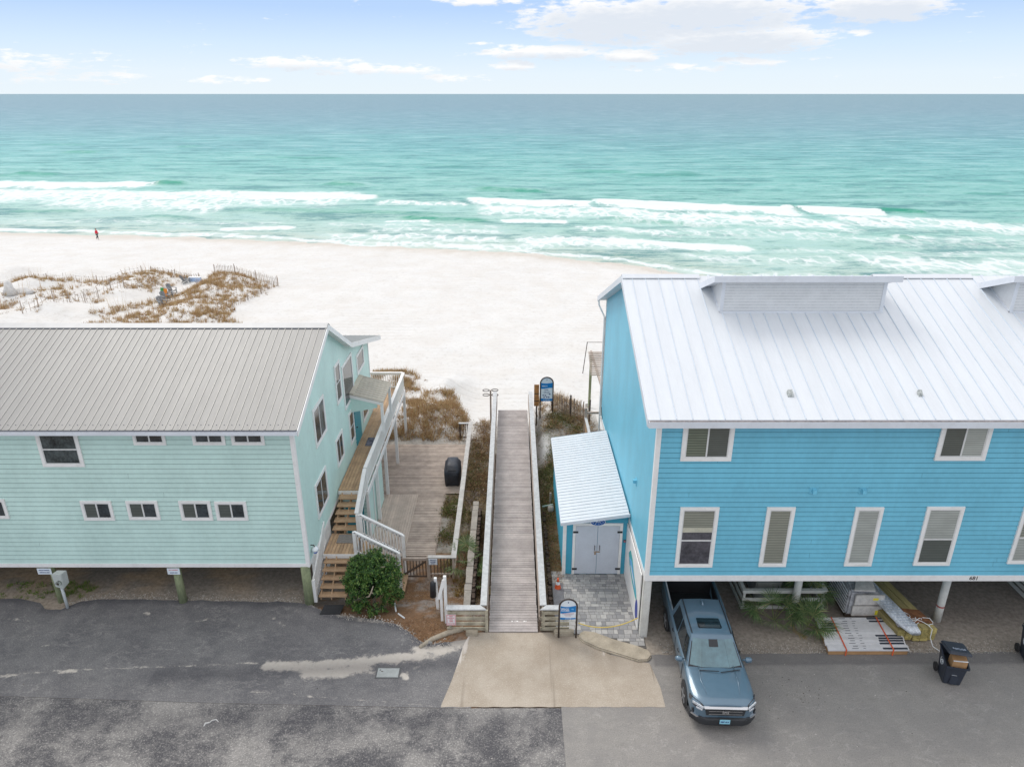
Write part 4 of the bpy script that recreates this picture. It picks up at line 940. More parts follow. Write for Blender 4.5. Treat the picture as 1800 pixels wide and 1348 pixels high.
while z < 2.4: m.quad((SX0-.014, SY0, z), (SX0-.014, SY1, z), (SX0-.003, SY1, z+.17), (SX0-.003, SY0, z+.17)); z += .17
m.build('wall', mat('shed_blue_paint', (.06,.36,.50), .6, .05, .6), sh)
m = MB(); m.box(SX0-.03, SX0+.10, SY0-.04, SY0-.015, 0, 2.56); m.box(SX0-.03, SX0-.001, SY0-.015, SY0+.1, 0, 2.56)
m.build('corner_trim', WHITE, sh)
m = MB(); m.hexa([(1.90, 23.55, shz(1.90)-.03), (4.52, 23.55, shz(4.52)-.03), (4.52, 30.9, shz(4.52)-.03), (1.90, 30.9, shz(1.90)-.03)], [(1.90, 23.55, shz(1.90)), (4.52, 23.55, shz(4.52)), (4.52, 30.9, shz(4.52)), (1.90, 30.9, shz(1.90))])
sr = m.build('roof', WHITEROOF, sh); m = MB(); y = 23.7
while y < 30.9: m.hexa([(1.91, y-.012, shz(1.91)), (4.5, y-.012, shz(4.5)), (4.5, y+.012, shz(4.5)), (1.91, y+.012, shz(1.91))], [(1.91, y-.006, shz(1.91)+.022), (4.5, y-.006, shz(4.5)+.022), (4.5, y+.006, shz(4.5)+.022), (1.91, y+.006, shz(1.91)+.022)]); y += .232
m.build('rib', mat('shed_rib_metal', (.62,.66,.69), .5), sr)
m = MB(); m.hexa([(1.90, 23.53, shz(1.9)-.13), (4.55, 23.53, shz(4.55)-.13), (4.55, 23.549, shz(4.55)-.13), (1.90, 23.549, shz(1.9)-.13)], [(1.90, 23.53, shz(1.9)+.005), (4.55, 23.53, shz(4.55)+.005), (4.55, 23.549, shz(4.55)+.005), (1.90, 23.549, shz(1.9)+.005)])
m.hexa([(1.88, 23.53, shz(1.9)-.12), (1.899, 23.53, shz(1.9)-.12), (1.899, 30.9, shz(1.9)-.12), (1.88, 30.9, shz(1.9)-.12)], [(1.88, 23.53, shz(1.9)+.005), (1.899, 23.53, shz(1.9)+.005), (1.899, 30.9, shz(1.9)+.005), (1.88, 30.9, shz(1.9)+.005)]); m.build('fascia', WHITE2, sh)
DX0, DX1 = 2.40, 4.36
m = MB(); m.box(DX0, DX0+.11, SY0-.05, SY0-.016, .02, 2.30); m.box(DX1-.11, DX1, SY0-.05, SY0-.016, .02, 2.30); m.box(DX0, DX1, SY0-.05, SY0-.016, 2.30, 2.42); m.build('door_frame', WHITE, sh)
xm = (DX0+DX1)/2; DW = mat('door_grey_white', (.57,.60,.65), .45, .03)
for a, b_, hx, hs in ((DX0+.12, xm-.008, DX0+.11, xm-.10), (xm+.008, DX1-.12, DX1-.11, xm+.10)):
    m = MB(); m.box(a, b_, SY0-.040, SY0-.017, .05, 2.29); t_ = .10
    m.box(a, a+t_, SY0-.052, SY0-.041, .05, 2.29); m.box(b_-t_, b_, SY0-.052, SY0-.041, .05, 2.29); m.box(a+t_, b_-t_, SY0-.052, SY0-.041, .05, .05+t_); m.box(a+t_, b_-t_, SY0-.052, SY0-.041, 2.29-t_, 2.29)
    d_ = m.build('door', DW, sh, bevel=.003)
    h_ = MB(); h_.tube([(hs, SY0-.055, 1.18), (hs, SY0-.10, 1.20), (hs, SY0-.10, 1.38), (hs, SY0-.055, 1.40)], .012, 6); h_.build('handle', IRON, d_)
    for z in (.28, 2.02): MB().box(hx-.10, hx+.10, SY0-.060, SY0-.0525, z-.045, z+.045).build('hinge', BLACK, d_)
m = MB(); m.box(xm-.12, xm+.12, SY0-.062, SY0-.053, 1.08, 1.12); m.box(xm-.10, xm-.04, SY0-.075, SY0-.0625, .98, 1.06); m.build('latch', mat('brass_latch', (.40,.24,.10), .4, metal=.6), sh)
# oval club style sign above the doors
sb = mat('sign_navy', (.01,.10,.36), .35, .04); wht = mat('sign_white', (.80,.82,.82), .4, .02)
def oval(mb, cx, y, cz, rx, rz, th, n=32): mb.slab([(cx+rx*math.cos(6.2832*i/n), y, cz+rz*math.sin(6.2832*i/n)) for i in range(n)], (0, th, 0))
os_ = empty('oval_sign', (xm, SY0-.06, 2.50), 'blue oval sign with a white wave emblem above the shed doors', 'sign')
m = MB(); oval(m, xm-.02, SY0-.085, 2.50, .30, .17, .02); m.build('rim', wht, os_)
m = MB(); oval(m, xm-.02, SY0-.090, 2.50, .28, .15, .0045); m.build('panel', sb, os_)
m = MB()
for i in range(9):
    a = i*.7; m.box(xm-.02+.20*math.cos(a)-.012, xm-.02+.20*math.cos(a)+.012, SY0-.094, SY0-.0905, 2.5+.10*math.sin(a)-.012, 2.5+.10*math.sin(a)+.012)
m.tube([(xm-.10, SY0-.093, 2.47), (xm-.06, SY0-.093, 2.53), (xm-.01, SY0-.093, 2.49), (xm+.05, SY0-.093, 2.54), (xm+.07, SY0-.093, 2.47)], .014, 6)
m.build('emblem', wht, os_)
lc = empty('keypad_box', (4.46, SY0-.02, 1.6), 'small dark square keypad on the blue wall right of the shed doors', 'keypad')
m = MB(); m.box(4.415, 4.505, SY0-.05, SY0-.016, 1.53, 1.64); m.build('case', IRON, lc); m = MB(); m.box(4.43, 4.49, SY0-.054, SY0-.0505, 1.55, 1.61); m.build('button_plate', mat('pink_plate', (.55,.2,.25), .5), lc)
# white plank screen with painted marks below the house side
ws = empty('white_plank_screen', (4.55, 22, 0), 'white board screen with a painted blue and teal emblem below the blue house side wall', 'screen')
m = MB(); y = 20.62
while y < 23.84: m.box(4.52, 4.56, y, min(y+.20, 23.86), .02, BZ0-.05); y += .206
m.build('board', WHITE, ws)
def sidepoly(mb, pts, x=4.516, th=-.004): mb.slab([(x, y, z) for y, z in pts], (th, 0, 0))
m = MB(); sidepoly(m, [(23.1,1.6),(22.75,1.95),(22.3,1.85),(21.9,1.55),(21.3,1.25),(21.0,.95),(21.35,.9),(22.1,1.0),(22.8,1.25)]); m.build('painted_fish', mat('teal_paint_mark', (.03,.38,.38), .5), ws)
m = MB(); sidepoly(m, [(22.9,1.55),(22.4,1.7),(21.8,1.4),(21.2,1.05),(21.9,1.15),(22.5,1.35)], 4.511); m.build('painted_wave', mat('light_blue_paint_mark', (.12,.42,.75), .5), ws)
m = MB(); sidepoly(m, [(22.5,1.47),(21.8,1.30),(21.5,1.18),(22.0,1.22),(22.5,1.38)], 4.506); m.build('painted_line', wht, ws)
m = MB(); n = 20; sidepoly(m, [(20.98+.24*math.cos(6.28*i/n), .62+.42*math.sin(6.28*i/n)) for i in range(n)]); m.build('painted_oval', mat('navy_paint_mark', (.04,.06,.30), .5), ws)
# ================================================================ signs
SB = mat('sign_sea_blue', (.005,.20,.52), .35, .04); SW = mat('sign_pale', (.74,.80,.84), .4, .02); INKR = mat('sign_red_ink', (.62,.20,.22), .5); INKN = mat('sign_navy_ink', (.03,.06,.20), .5); INKG = mat('sign_grey_ink', (.35,.40,.48), .5); SLB = mat('sign_light_blue', (.18,.50,.80), .4)
def arch_sign(name, x, y, z0, wd, ht, pz0, label, words):
    e = empty(name, (x, y, z0), label, 'sign'); r_ = wd/2
    pts = [(x-r_, y, z0-.1), (x-r_, y, z0+ht-r_)]+[(x-r_*math.cos(a), y, z0+ht-r_+r_*math.sin(a)) for a in [math.pi*i/14 for i in range(1, 14)]]+[(x+r_, y, z0+ht-r_), (x+r_, y, z0-.1)]
    MB().tube(pts, .032*wd/.65, 8).build('frame', IRON, e, smooth=True)
    q = r_-.035; n = 16; zt = z0+ht-r_
    out = [(x-q, y, pz0), (x+q, y, pz0)]+[(x+q*math.cos(math.pi*i/n), y, zt+q*math.sin(math.pi*i/n)) for i in range(n+1)]
    MB().slab(out, (0, .02, 0)).build('panel', SW, e)
    def band(za, zb, amp, ph, yo, m_, nm):
        k_ = 14; up_ = [(x-q+.004+(2*q-.008)*i/k_, y-yo, za+amp*math.sin(ph+i/k_*3.6)) for i in range(k_+1)]; dn = [(x-q+.004+(2*q-.008)*i/k_, y-yo, zb+amp*.8*math.sin(ph+1.2+i/k_*3.6)) for i in range(k_+1)]
        MB().slab(up_+dn[::-1], (0, -.002, 0)).build(nm, m_, e)
    band(zt+.02, zt-.28*(wd/.65), .035, 3.2, .001, SB, 'wave_band'); H_ = zt-pz0
    band(pz0+.15*H_, pz0+.012, .015, 2.4, .001, SB, 'wave_band')
    for (s_, sz, dx, dz, m_) in words: text(s_, sz, m_, facing(x+dx, y-.006, pz0+dz*H_), e, ext=.001, bold=.002)
    m = MB(); oval(m, x, y-.004, zt+q*.62, .025, .025, .003, 12); m.build('bolt', INKN, e)
    return e
p = P(997, 1120)
arch_sign('arched_sign', p.x, 20.24, 0, .62, 1.68, .80, 'arched iron framed blue and white beach access sign beside the street end of the boardwalk',
    [('BEACH', .085, -.11, .82, wht), ('ACCESS', .085, -.11, .69, wht), ('46', .09, .15, .80, SLB), ('please respect private property', .033, 0, .47, INKR), ('stay on the boardwalk', .033, 0, .39, INKG), ('leave no trace', .033, 0, .31, INKR), ('walk at own risk', .03, 0, .07, SW)])
e = arch_sign('arched_sign', 2.02, 38.3, .05, .74, 2.80, 1.35, 'tall arched blue and white rules sign at the beach end of the boardwalk',
    [('BEACH', .10, -.12, .84, wht), ('RULES', .08, -.02, .63, INKN), ('no glass  no fires', .05, 0, .53, INKN), ('no tents  no dogs', .05, 0, .45, INKN), ('be beach smart', .06, 0, .09, wht)])
m = MB()
for i, (dx, dz) in enumerate(((-.2,.28),(-.08,.27),(.18,.33),(0,.19),(.12,.19),(-.15,.18))): oval(m, 2.02+dx, 38.294, 1.35+dz*1.35, .05, .035, .003, 10)
m.build('pictogram', INKN, e)
ob = empty('rusty_notice_panel', (1.55, 38.4, .1), 'narrow orange brown board panel beside the far arched sign', 'board')
m = MB(); m.box(1.29, 1.58, 38.38, 38.42, 1.0, 2.35); m.build('panel', mat('orange_brown_wood', (.42,.19,.06), .7, .3, 3, grime=.4, grimecol=(.18,.08,.04), gscale=4), ob)
m = MB(); m.box(1.40, 1.48, 38.421, 38.48, -.3, 2.2); m.build('post', WOODD, ob); m = MB(); m.box(1.29, 1.58, 38.375, 38.379, 1.75, 1.80); m.box(1.29, 1.58, 38.375, 38.379, 1.3, 1.36); m.build('strip', IRON, ob)
def flatsign(name, u, v, y, w_, h_, label, lines, base=SW, border=None, tilt=0, z=None):
    q = Q(u, v, y); zz = z if z is not None else q.z
    e = empty(name, (q.x, y, zz-h_/2), label, 'sign'); MB().box(q.x-w_/2, q.x+w_/2, y-.012, y, zz-h_/2, zz+h_/2).build('panel', base, e)
    if border:
        m = MB(); b_ = .02; x0, x1, z0, z1 = q.x-w_/2+.012, q.x+w_/2-.012, zz-h_/2+.012, zz+h_/2-.012
        m.box(x0, x1, y-.015, y-.0125, z0, z0+b_); m.box(x0, x1, y-.015, y-.0125, z1-b_, z1); m.box(x0, x0+b_, y-.015, y-.0125, z0+b_, z1-b_); m.box(x1-b_, x1, y-.015, y-.0125, z0+b_, z1-b_); m.build('border', border, e)
    for s_, sz, dz, m_ in lines: text(s_, sz, m_, facing(q.x, y-.014, zz+dz), e, ext=.001, bold=.003)
    return e
flatsign('warning_sign', 793, 1089, 20.54, .34, .48, 'white and red no parking tow away sign on the left slatted end of the boardwalk', [('NO', .075, .17, INKR), ('PARKING', .055, .09, INKR), ('ANY', .06, .015, INKR), ('TIME', .06, -.06, INKR), ('BEACH ACCESS', .034, -.16, INKR)], base=mat('pinkish_sign', (.76,.70,.70), .5), border=INKR)
flatsign('access_sign', 761, 987, 24.70, .36, .29, 'white private access only sign on the post of the garden gate', [('PRIVATE', .062, .085, INKN), ('ACCESS', .062, 0, INKN), ('ONLY', .062, -.085, INKN)])
flatsign('parking_sign', 76, 996, 22.02, .52, .26, 'white resident parking sign below the green wall, left of the meter box', [('PRIVATE PARKING', .048, .05, INKN), ('RESIDENTS ONLY', .048, -.05, INKN)], z=1.53)
flatsign('parking_sign', 304, 998, 22.02, .46, .27, 'white parking sign on top of the middle green piling', [('NO PARKING', .055, .065, INKR), ('GUESTS ONLY', .045, -.06, INKN)], z=1.53)
# street number style meter box on the first piling
mb_ = empty('meter_box', (-15.2, 21.95, 0), 'pale grey electric meter box with conduit on the leftmost piling', 'meter box'); q = Q(102, 1003, 21.85)
GB = mat('meter_box_grey', (.50,.53,.50), .5, .05, 3); m = MB(); m.hexa([(q.x-.20, 21.75, 1.02), (q.x+.10, 21.75, .92), (q.x+.20, 22.0, 1.05), (q.x-.12, 22.0, 1.05)], [(q.x-.24, 21.75, 1.58), (q.x+.14, 21.75, 1.58), (q.x+.22, 22.0, 1.6), (q.x-.14, 22.0, 1.6)]); m.build('case', GB, mb_, bevel=.02)
m = MB(); m.tube([(q.x+.0, 21.75, 1.22), (q.x+.0, 21.66, 1.22)], .10, 16); mt_ = m.build('meter', mat('meter_glass', (.30,.33,.30), .1, .5, 12), mb_); m = MB(); m.tube([(q.x+.0, 21.658, 1.22), (q.x, 21.654, 1.22)], .05, 12); m.build('dial', IRON, mt_)
m = MB(); m.tube([(q.x-.02, 21.83, -.05), (q.x-.04, 21.85, 1.0)], .055, 10); m.build('conduit', mat('conduit_grey', (.52,.55,.55), .5), mb_, smooth=True)
# utility lid in the lot
lid = empty('utility_cover', (-4.16, 18.56, 0), 'rectangular pale grey utility cover set in the asphalt', 'cover')
m = MB(); m.box(-4.52, -3.80, 18.36, 18.76, .002, .014); lo_ = m.build('lid', mat('lid_grey', (.33,.35,.34), .7, .08, 5), lid); m = MB(); m.box(-4.57, -4.525, 18.31, 18.81, .001, .010); m.box(-3.795, -3.75, 18.31, 18.81, .001, .010); m.box(-4.525, -3.795, 18.31, 18.355, .001, .010); m.box(-4.525, -3.795, 18.765, 18.81, .001, .010); m.build('rim', mat('lid_rim', (.10,.10,.10), .8), lid)
m = MB(); m.box(-4.46, -4.42, 18.66, 18.70, .0145, .017); m.box(-4.40, -4.33, 18.60, 18.63, .0145, .017); m.build('slot', IRON, lo_)
# painted white mark on the old street
m = MB(); pts = [P(358,1276,.0), P(361,1271), P(369,1269), P(372,1266), P(380,1264), P(384,1268)]; m.tube([(q.x, q.y, .0) for q in pts], [.02,.03,.018,.018,.022,.012], 6); o = m.build('painted_mark', mat('worn_road_paint', (.52,.51,.49), .8)); tag(o, 'white curved spray paint mark on the old street asphalt', 'paint mark')
# curbs
def log(name, pts, r_, m_, label, cat):
    o = MB().tube(pts, r_, 12).build(name, m_, None, smooth=True); return tag(o, label, cat)
m = MB()
pts = pxline([(738,1138),(760,1124),(790,1112),(814,1106)]); m.tube([(q.x, q.y, .03) for q in pts], [.06,.09,.10,.10], 12); o = m.build('curb_piece', TANCURB, None, smooth=True); tag(o, 'long curved tan curb piece left of the boardwalk foot', 'curb')
m = MB(); pts = pxline([(822,1107),(838,1106)]); m.box(pts[0].x-.05, pts[1].x+.06, 20.3, 20.52, -.05, .15); o = m.build('curb_piece', TANCURB, None, bevel=.03); tag(o, 'short tan curb block against the left boardwalk post', 'curb')
m = MB(); m.box(1.50, 2.22, 20.30, 20.52, -.05, .17); o = m.build('curb_piece', TANCURB, None, bevel=.03); tag(o, 'tan curb block behind the near arched sign', 'curb')
m = MB(); out = []
cpx = [(1018,1112),(1026,1107),(1045,1109),(1080,1122),(1120,1133),(1140,1141),(1146,1151),(1140,1159),(1122,1160),(1090,1150),(1050,1138),(1024,1126),(1017,1119)]
out = [P(u, v, .09) for u, v in cpx]; m.prism([(q.x, q.y) for q in out], -.04, .09); isl = m.build('curb_island', TANCURB, None, bevel=.04); tag(isl, 'long rounded tan concrete curb island between the pavers and the apron', 'curb')
# brush and litter ground pieces
for (u, v, s_) in ((755,1131,.09), (748,1133,.06)):
    p = P(u, v); o = MB().tube([(p.x-s_, p.y, .0), (p.x, p.y+.02, .05), (p.x+s_, p.y, .01)], [s_*.5, s_*.8, s_*.5], 7).build('asphalt_chunk', AS3); tag(o, 'dark broken asphalt chunk at the corner of the straw bed, %s' % ('larger one by the curb' if u == 755 else 'smaller one to its left'), 'rubble')
# driftwood sticks
for i, ln_ in enumerate((((694,1060),(696,1074)), ((700,1078),(711,1086)))):
    a, b_ = P(*ln_[0], z=-.02), P(*ln_[1], z=.02); o = MB().tube([a, b_], .03, 6).build('stick', wht); tag(o, 'pale stick lying on the straw bed, %s' % ('upright one right of the bush' if i == 0 else 'lower slanting one'), 'stick')
# white posts
POSTS = [((763,1015),(769,1070),None), ((783,1012),(786,1092),None), ((778,1046),(780,1062),None)]
def wpost(x, y, z0, zt, label, r_=.055, leanx=0):
    e = empty('white_post', (x, y, z0), label, 'post', 'white posts beside the boardwalk')
    m = MB(); m.hexa([(x-r_, y-r_, z0-.1), (x+r_, y-r_, z0-.1), (x+r_, y+r_, z0-.1), (x-r_, y+r_, z0-.1)], [(x-r_+leanx, y-r_, zt), (x+r_+leanx, y-r_, zt), (x+r_+leanx, y+r_, zt), (x-r_+leanx, y+r_, zt)]); m.build('shaft', WHITE, e, bevel=.012); return e
def grnd(u, v):
    p = P(u, v, 0)
    for _ in range(6): p = P(u, v, gz(p.x, p.y))
    return p
p1 = grnd(770, 1070); z1 = Q(764, 1015, p1.y).z; e = wpost(p1.x, p1.y, p1.z, z1, 'short white post with a black tube cover hung on its left side', leanx=-.05)
m = MB(); xq = p1.x-.13; m.tube([(xq-.02, p1.y-.10, z1-.78), (xq+.0, p1.y-.10, z1-.15), (xq+.03, p1.y-.09, z1-.12)], [.115,.105,.07], 12); m.build('black_sleeve', BLACK, e, smooth=True)
p2 = grnd(785, 1094); z2 = Q(783, 1012, p2.y).z; e = wpost(p2.x, p2.y, p2.z, z2, 'tall white post with a slanted white brace board close to the red sign')
m = MB(); m.hexa([(p2.x-.30, p2.y-.10, z2-.95), (p2.x-.18, p2.y-.10, z2-.95), (p2.x-.18, p2.y-.06, z2-.95), (p2.x-.30, p2.y-.06, z2-.95)], [(p2.x-.09, p2.y-.10, z2-.1), (p2.x+.03, p2.y-.10, z2-.1), (p2.x+.03, p2.y-.06, z2-.1), (p2.x-.09, p2.y-.06, z2-.1)]); m.box(p2.x-.20, p2.x-.11, p2.y-.04, p2.y+.03, p2.z+.1, z2-.6); m.build('brace_board', WHITE, e)
# cone
def cone(p, label):
    e = empty('traffic_cone', p, label, 'cone'); x, y, z = p; m = MB(); s_ = .17; m.box(x-s_, x+s_, y-s_, y+s_, z, z+.035); m.build('base', ORANGE, e, bevel=.012)
    m = MB(); m.tube([(x, y, z+.035), (x, y, z+.22)], [.125, .085], 18, cap=False); m.tube([(x, y, z+.34), (x, y, z+.50)], [.058, .028], 18); m.build('body', ORANGE, e, smooth=True)
    m = MB(); m.tube([(x, y, z+.22), (x, y, z+.34)], [.086, .059], 18, cap=False); m.build('collar', wht, e, smooth=True)
cone(Vector((1.80, 23.0, -.02)), 'orange traffic cone with a white collar at the shed corner')
# yellow rope
pts = []
for i in range(25):
    t = i/24; a = P(1014, 1073, .55); u = 1014+(1119-1014)*t; v = 1073+(1086-1073)*t
    x = 2.36+(4.5-2.36)*t; pts.append((x, 20.27+.25*t, .62-.0*t-.30*(1-(2*t-1)**2)+.02*t))
o = MB().tube(pts, .018, 6).build('yellow_rope', mat('yellow_rope_fibre', (.65,.48,.10), .7, .1, 20), None, smooth=True); tag(o, 'sagging yellow rope strung from the arched sign to the blue house corner', 'rope')
# retaining edges
rw2 = empty('block_edging', (-1.72, 25, -.9), 'row of pale concrete blocks edging the dark strip left of the boardwalk', 'edging'); random.seed(4)
y = 21.2; m = MB()
while y < 29.6:
    L = random.uniform(.38, .62); m.box(-1.88+random.uniform(-.02,.02), -1.60, y, y+L-.02, -1.1, -.12-.02*(y-21)+random.uniform(-.02,.02)); y += L
m.build('block', CONC, rw2, bevel=.012)
for sx, y0, y1, lab, zt in ((-1.52, 21.3, 29.4, 'dark rotten timber palisade left of the boardwalk', -.12), (1.50, 21.0, 28.9, 'dark upright timber palisade between the boardwalk and the shed', .02)):
    e = empty('timber_palisade', (sx, 25, -.9), lab, 'palisade'); y = y0; m = MB()
    while y < y1: r_ = random.uniform(.06, .08); m.tube([(sx, y, -1.05), (sx+random.uniform(-.02,.02), y, zt-.015*(y-y0)+random.uniform(-.06,.05))], r_, 8); y += r_*1.9
    m.build('log', WOODD, e); e.children[0]['kind'] = 'stuff'
for (x, y, h) in ((1.52, 28.95, .10), (1.78, 29.6, .25)): pass
e = empty('tree_stump', (1.72, 28.9, -.1), 'pale sawn timber post end with a green rim beside the shed roof', 'post'); m = MB(); m.tube([(1.80, 28.6, -.9), (1.80, 28.6, .22)], .14, 14); m.build('log', CONC, e, smooth=True); m = MB(); m.beam((1.42, 28.75, .14), (1.92, 28.9, .16), .07, .05); m.build('green_board', mat('green_board', (.36,.46,.40), .8), e)
e = empty('wooden_stake', (1.98, 29.5, 0), 'slim pale stake leaning by the shed eave', 'stake'); m = MB(); m.tube([(1.80, 29.3, -.3), (1.82, 29.3, .55)], .05, 8); m.build('shaft', WOODG, e)
pvb = MB(); pvb.box(1.60, 2.02, 21.3, 23.3, -.04, .016); o = pvb.build('slate_slab', mat('dark_slate', (.17,.17,.18), .8, .2, 3)); tag(o, 'dark flat slate slab strip along the left edge of the pavers', 'slab')
# step stones near lower deck
for (u, v, w_, lab) in ((800,895,.42,'pale stone block above the palm left of the boardwalk, upper one'), (832,897,.30,'pale stone block beside the block edging near the palmetto')):
    p = grnd(u, v); o = MB().box(p.x-w_/2, p.x+w_/2, p.y-.25, p.y+.25, p.z-.1, p.z+.12).build('stone_block', TANCURB, None, bevel=.03); tag(o, lab, 'stone')
# grill under a cover
gx, gy, gzz = -3.1, 32.9, GZ
e = empty('covered_grill', (gx, gy, gzz), 'barbecue grill under a wrinkled black cover on the lower deck', 'grill')
CV = mat('black_cover_cloth', (.022,.026,.035), .5, .3, 3, bump=.03, bscale=5, spec=.5); m = MB(); ring = []
secs = [(0,.40,.62),(.25,.42,.66),(.6,.43,.70),(.85,.42,.72),(.90,.34,.64),(1.08,.30,.50),(1.16,.18,.30)]
random.seed(9); vs = []; n = 28
for k_, (z, rx, ry) in enumerate(secs):
    for i in range(n):
        a = 6.2832*i/n; c_, s_ = math.cos(a), math.sin(a); px = rx*abs(c_)**.45*(1 if c_ > 0 else -1); py = ry*abs(s_)**.45*(1 if s_ > 0 else -1)
        wv_ = (.035*math.sin(a*5+k_*.4)+.02*math.sin(a*11+k_))*(1.2-z*.7); vs.append((gx+px*(1+wv_), gy+py*(1+wv_), gzz+z+(.06*(s_ > 0)*(z > .8))+(.05*max(0, math.sin(a*3)) if k_ == 0 else 0)))
fs = [(k_*n+i, k_*n+(i+1)%n, (k_+1)*n+(i+1)%n, (k_+1)*n+i) for k_ in range(len(secs)-1) for i in range(n)]+[tuple((len(secs)-1)*n+i for i in range(n))]
m.add(vs, fs); m.build('cover', CV, e, smooth=True)
m = MB(); m.tube([(gx-.2, gy-.62, gzz+.95), (gx+.25, gy-.62, gzz+.95)], .02, 6); m.build('handle_fold', BLACK, e)
# door mats
def fmat(name, x0, x1, y0, y1, z, m_, lab, skew=0):
    o = MB().hexa([(x0-skew, y0, z), (x1-skew, y0, z), (x1, y1, z), (x0, y1, z)], [(x0-skew, y0, z+.015), (x1-skew, y0, z+.015), (x1, y1, z+.015), (x0, y1, z+.015)]).build(name, m_); tag(o, lab, 'mat')
a = P(565, 1079); b_ = P(605, 1065)
fmat('door_mat', a.x+.0, b_.x-.0, a.y-.03, b_.y+.05, .006, BLACK, 'black rubber mat on the asphalt at the foot of the stairs', .06)
fmat('door_mat', -7.12, -6.45, 24.35, 24.95, 1.156, mat('grey_mat', (.24,.22,.20), .95, .15, 12), 'grey woven mat on the stair landing')
q = P(641, 775, DZW); fmat('door_mat', -7.15, -6.62, 31.0, 31.9, DZW+.005, mat('patterned_mat', (.13,.13,.16), .9, .6, 9), 'dark patterned mat on the upper walkway by the teal door')
# fish shaped lamp on the house corner
e = empty('wall_lamp', (LX+.1, LY+.5, 2.1), 'small white and blue round wall lamp on the corner of the mint house', 'lamp')
m = MB(); m.tube([(LX+.0, 22.5, 2.35), (LX+.12, 22.5, 2.35), (LX+.16, 22.5, 2.25)], .02, 6); m.build('bracket', IRON, e); m = MB(); m.tube([(LX+.16, 22.5, 2.28), (LX+.16, 22.5, 2.20), (LX+.16, 22.5, 2.12)], [.05,.13,.14], 14); m.build('shade', wht, e, smooth=True)
m = MB(); m.tube([(LX+.16, 22.5, 2.119), (LX+.16, 22.5, 2.02)], [.12,.07], 14); m.build('globe', mat('blue_globe', (.05,.16,.60), .2), e, smooth=True)
# four loop rack at the boardwalk end
e = empty('loop_rack', (-1.3, 40.2, -1), 'wooden post with four metal loops at the beach end of the left rail', 'rack')
m = MB(); m.box(-1.36, -1.26, 40.15, 40.25, -1.4, 1.25); m.build('post', WOODG, e)
for sx, zz in ((-1, 1.28), (1, 1.30), (-1, .98), (1, .98)):
    cx = -1.31+sx*.27; m = MB(); m.tube([(cx+.20*math.cos(t)*1., 40.1, zz+.07*math.sin(t)) for t in [6.2832*i/14 for i in range(15)]], .022, 6); m.build('loop', IRON, e)

# ================================================================ truck (its length runs along local y, nose towards -y)
PAINT = mat('blue_grey_car_paint', (.11,.18,.24), .32, .03, .6, metal=.25, coat=.8)
CHR = mat('chrome', (.62,.63,.65), .15, .03, metal=.9); DKP = mat('dark_plastic', (.025,.027,.03), .5, .1); LAMP = mat('lamp_clear', (.60,.62,.64), .12, .2, 14, coat=1.); LAMPD = mat('lamp_dark', (.05,.05,.055), .15)
TYRE = mat('tyre_rubber', (.028,.027,.027), .8, .2, 10); RIM = mat('alloy_rim', (.40,.41,.42), .35, .1, 8, metal=.7)
tk = empty('pickup_truck', (6.50, 18.87, 0), 'blue grey four door pickup truck with a sunroof parked nose to the street', 'pickup truck')
ox, oy = 6.50, 18.87
def TP(x, y, z): return (ox+x, oy+y, z)
def loft(secs, close_ends=True):
    """secs: list of (y, [(x,z),...]) half profiles from outer bottom to centre, mirrored"""
    vs = []; n = len(secs[0][1])
    for y, pr_ in secs:
        row = [TP(-x, y, z) for x, z in pr_]+[TP(x, y, z) for x, z in pr_[::-1][1 if pr_[-1][0] == 0 else 0:]]
        vs += row; N = len(row)
    fs = [(i*N+j, i*N+j+1, (i+1)*N+j+1, (i+1)*N+j) for i in range(len(secs)-1) for j in range(N-1)]
    fs += [(i*N+N-1, i*N, (i+1)*N, (i+1)*N+N-1) for i in range(len(secs)-1)]
    if close_ends: fs += [tuple(range(N)), tuple((len(secs)-1)*N+j for j in range(N))[::-1]]
    return vs, fs
secs = [(-2.67, [(.62,.42),(.64,.60),(.66,.80),(.62,.92),(.5,.98),(.3,.99),(0,1.0)]),
        (-2.60, [(.80,.36),(.84,.60),(.82,.84),(.76,.96),(.6,1.01),(.3,1.03),(0,1.04)]),
        (-2.40, [(.93,.34),(.98,.62),(.96,.90),(.88,1.01),(.66,1.06),(.4,1.075),(0,1.085)]),
        (-2.05, [(.95,.34),(1.0,.66),(.99,.96),(.92,1.05),(.72,1.09),(.55,1.105),(0,1.12)]),
        (-1.70, [(.95,.34),(1.0,.66),(.99,.99),(.93,1.08),(.76,1.115),(.58,1.135),(0,1.15)]),
        (-1.35, [(.94,.32),(.985,.64),(.98,1.0),(.93,1.09),(.80,1.125),(.60,1.15),(0,1.17)]),
        (-1.10, [(.94,.32),(.98,.64),(.975,1.02),(.93,1.10),(.84,1.13),(.60,1.15),(0,1.18)]),
        (0.0, [(.94,.30),(.985,.64),(.98,1.03),(.93,1.10),(.88,1.12),(.60,1.12),(0,1.12)]),
        (1.38, [(.94,.32),(.985,.66),(.985,1.07),(.95,1.13),(.89,1.14),(.60,1.12),(0,1.12)]),
        (1.40, [(.94,.32),(.985,.66),(.985,1.10),(.96,1.17),(.86,1.17),(.84,.62),(0,.62)]),
        (1.80, [(.96,.34),(1.0,.66),(1.0,1.12),(.97,1.18),(.86,1.18),(.84,.62),(0,.62)]),
        (3.05, [(.94,.36),(.97,.66),(.97,1.14),(.94,1.19),(.84,1.19),(.82,.62),(0,.62)]),
        (3.07, [(.93,.38),(.96,.66),(.96,1.14),(.93,1.19),(.84,1.19),(.82,1.19),(0,1.19)]),
        (3.17, [(.90,.40),(.93,.66),(.93,1.12),(.90,1.18),(.84,1.18),(.82,1.18),(0,1.18)])]
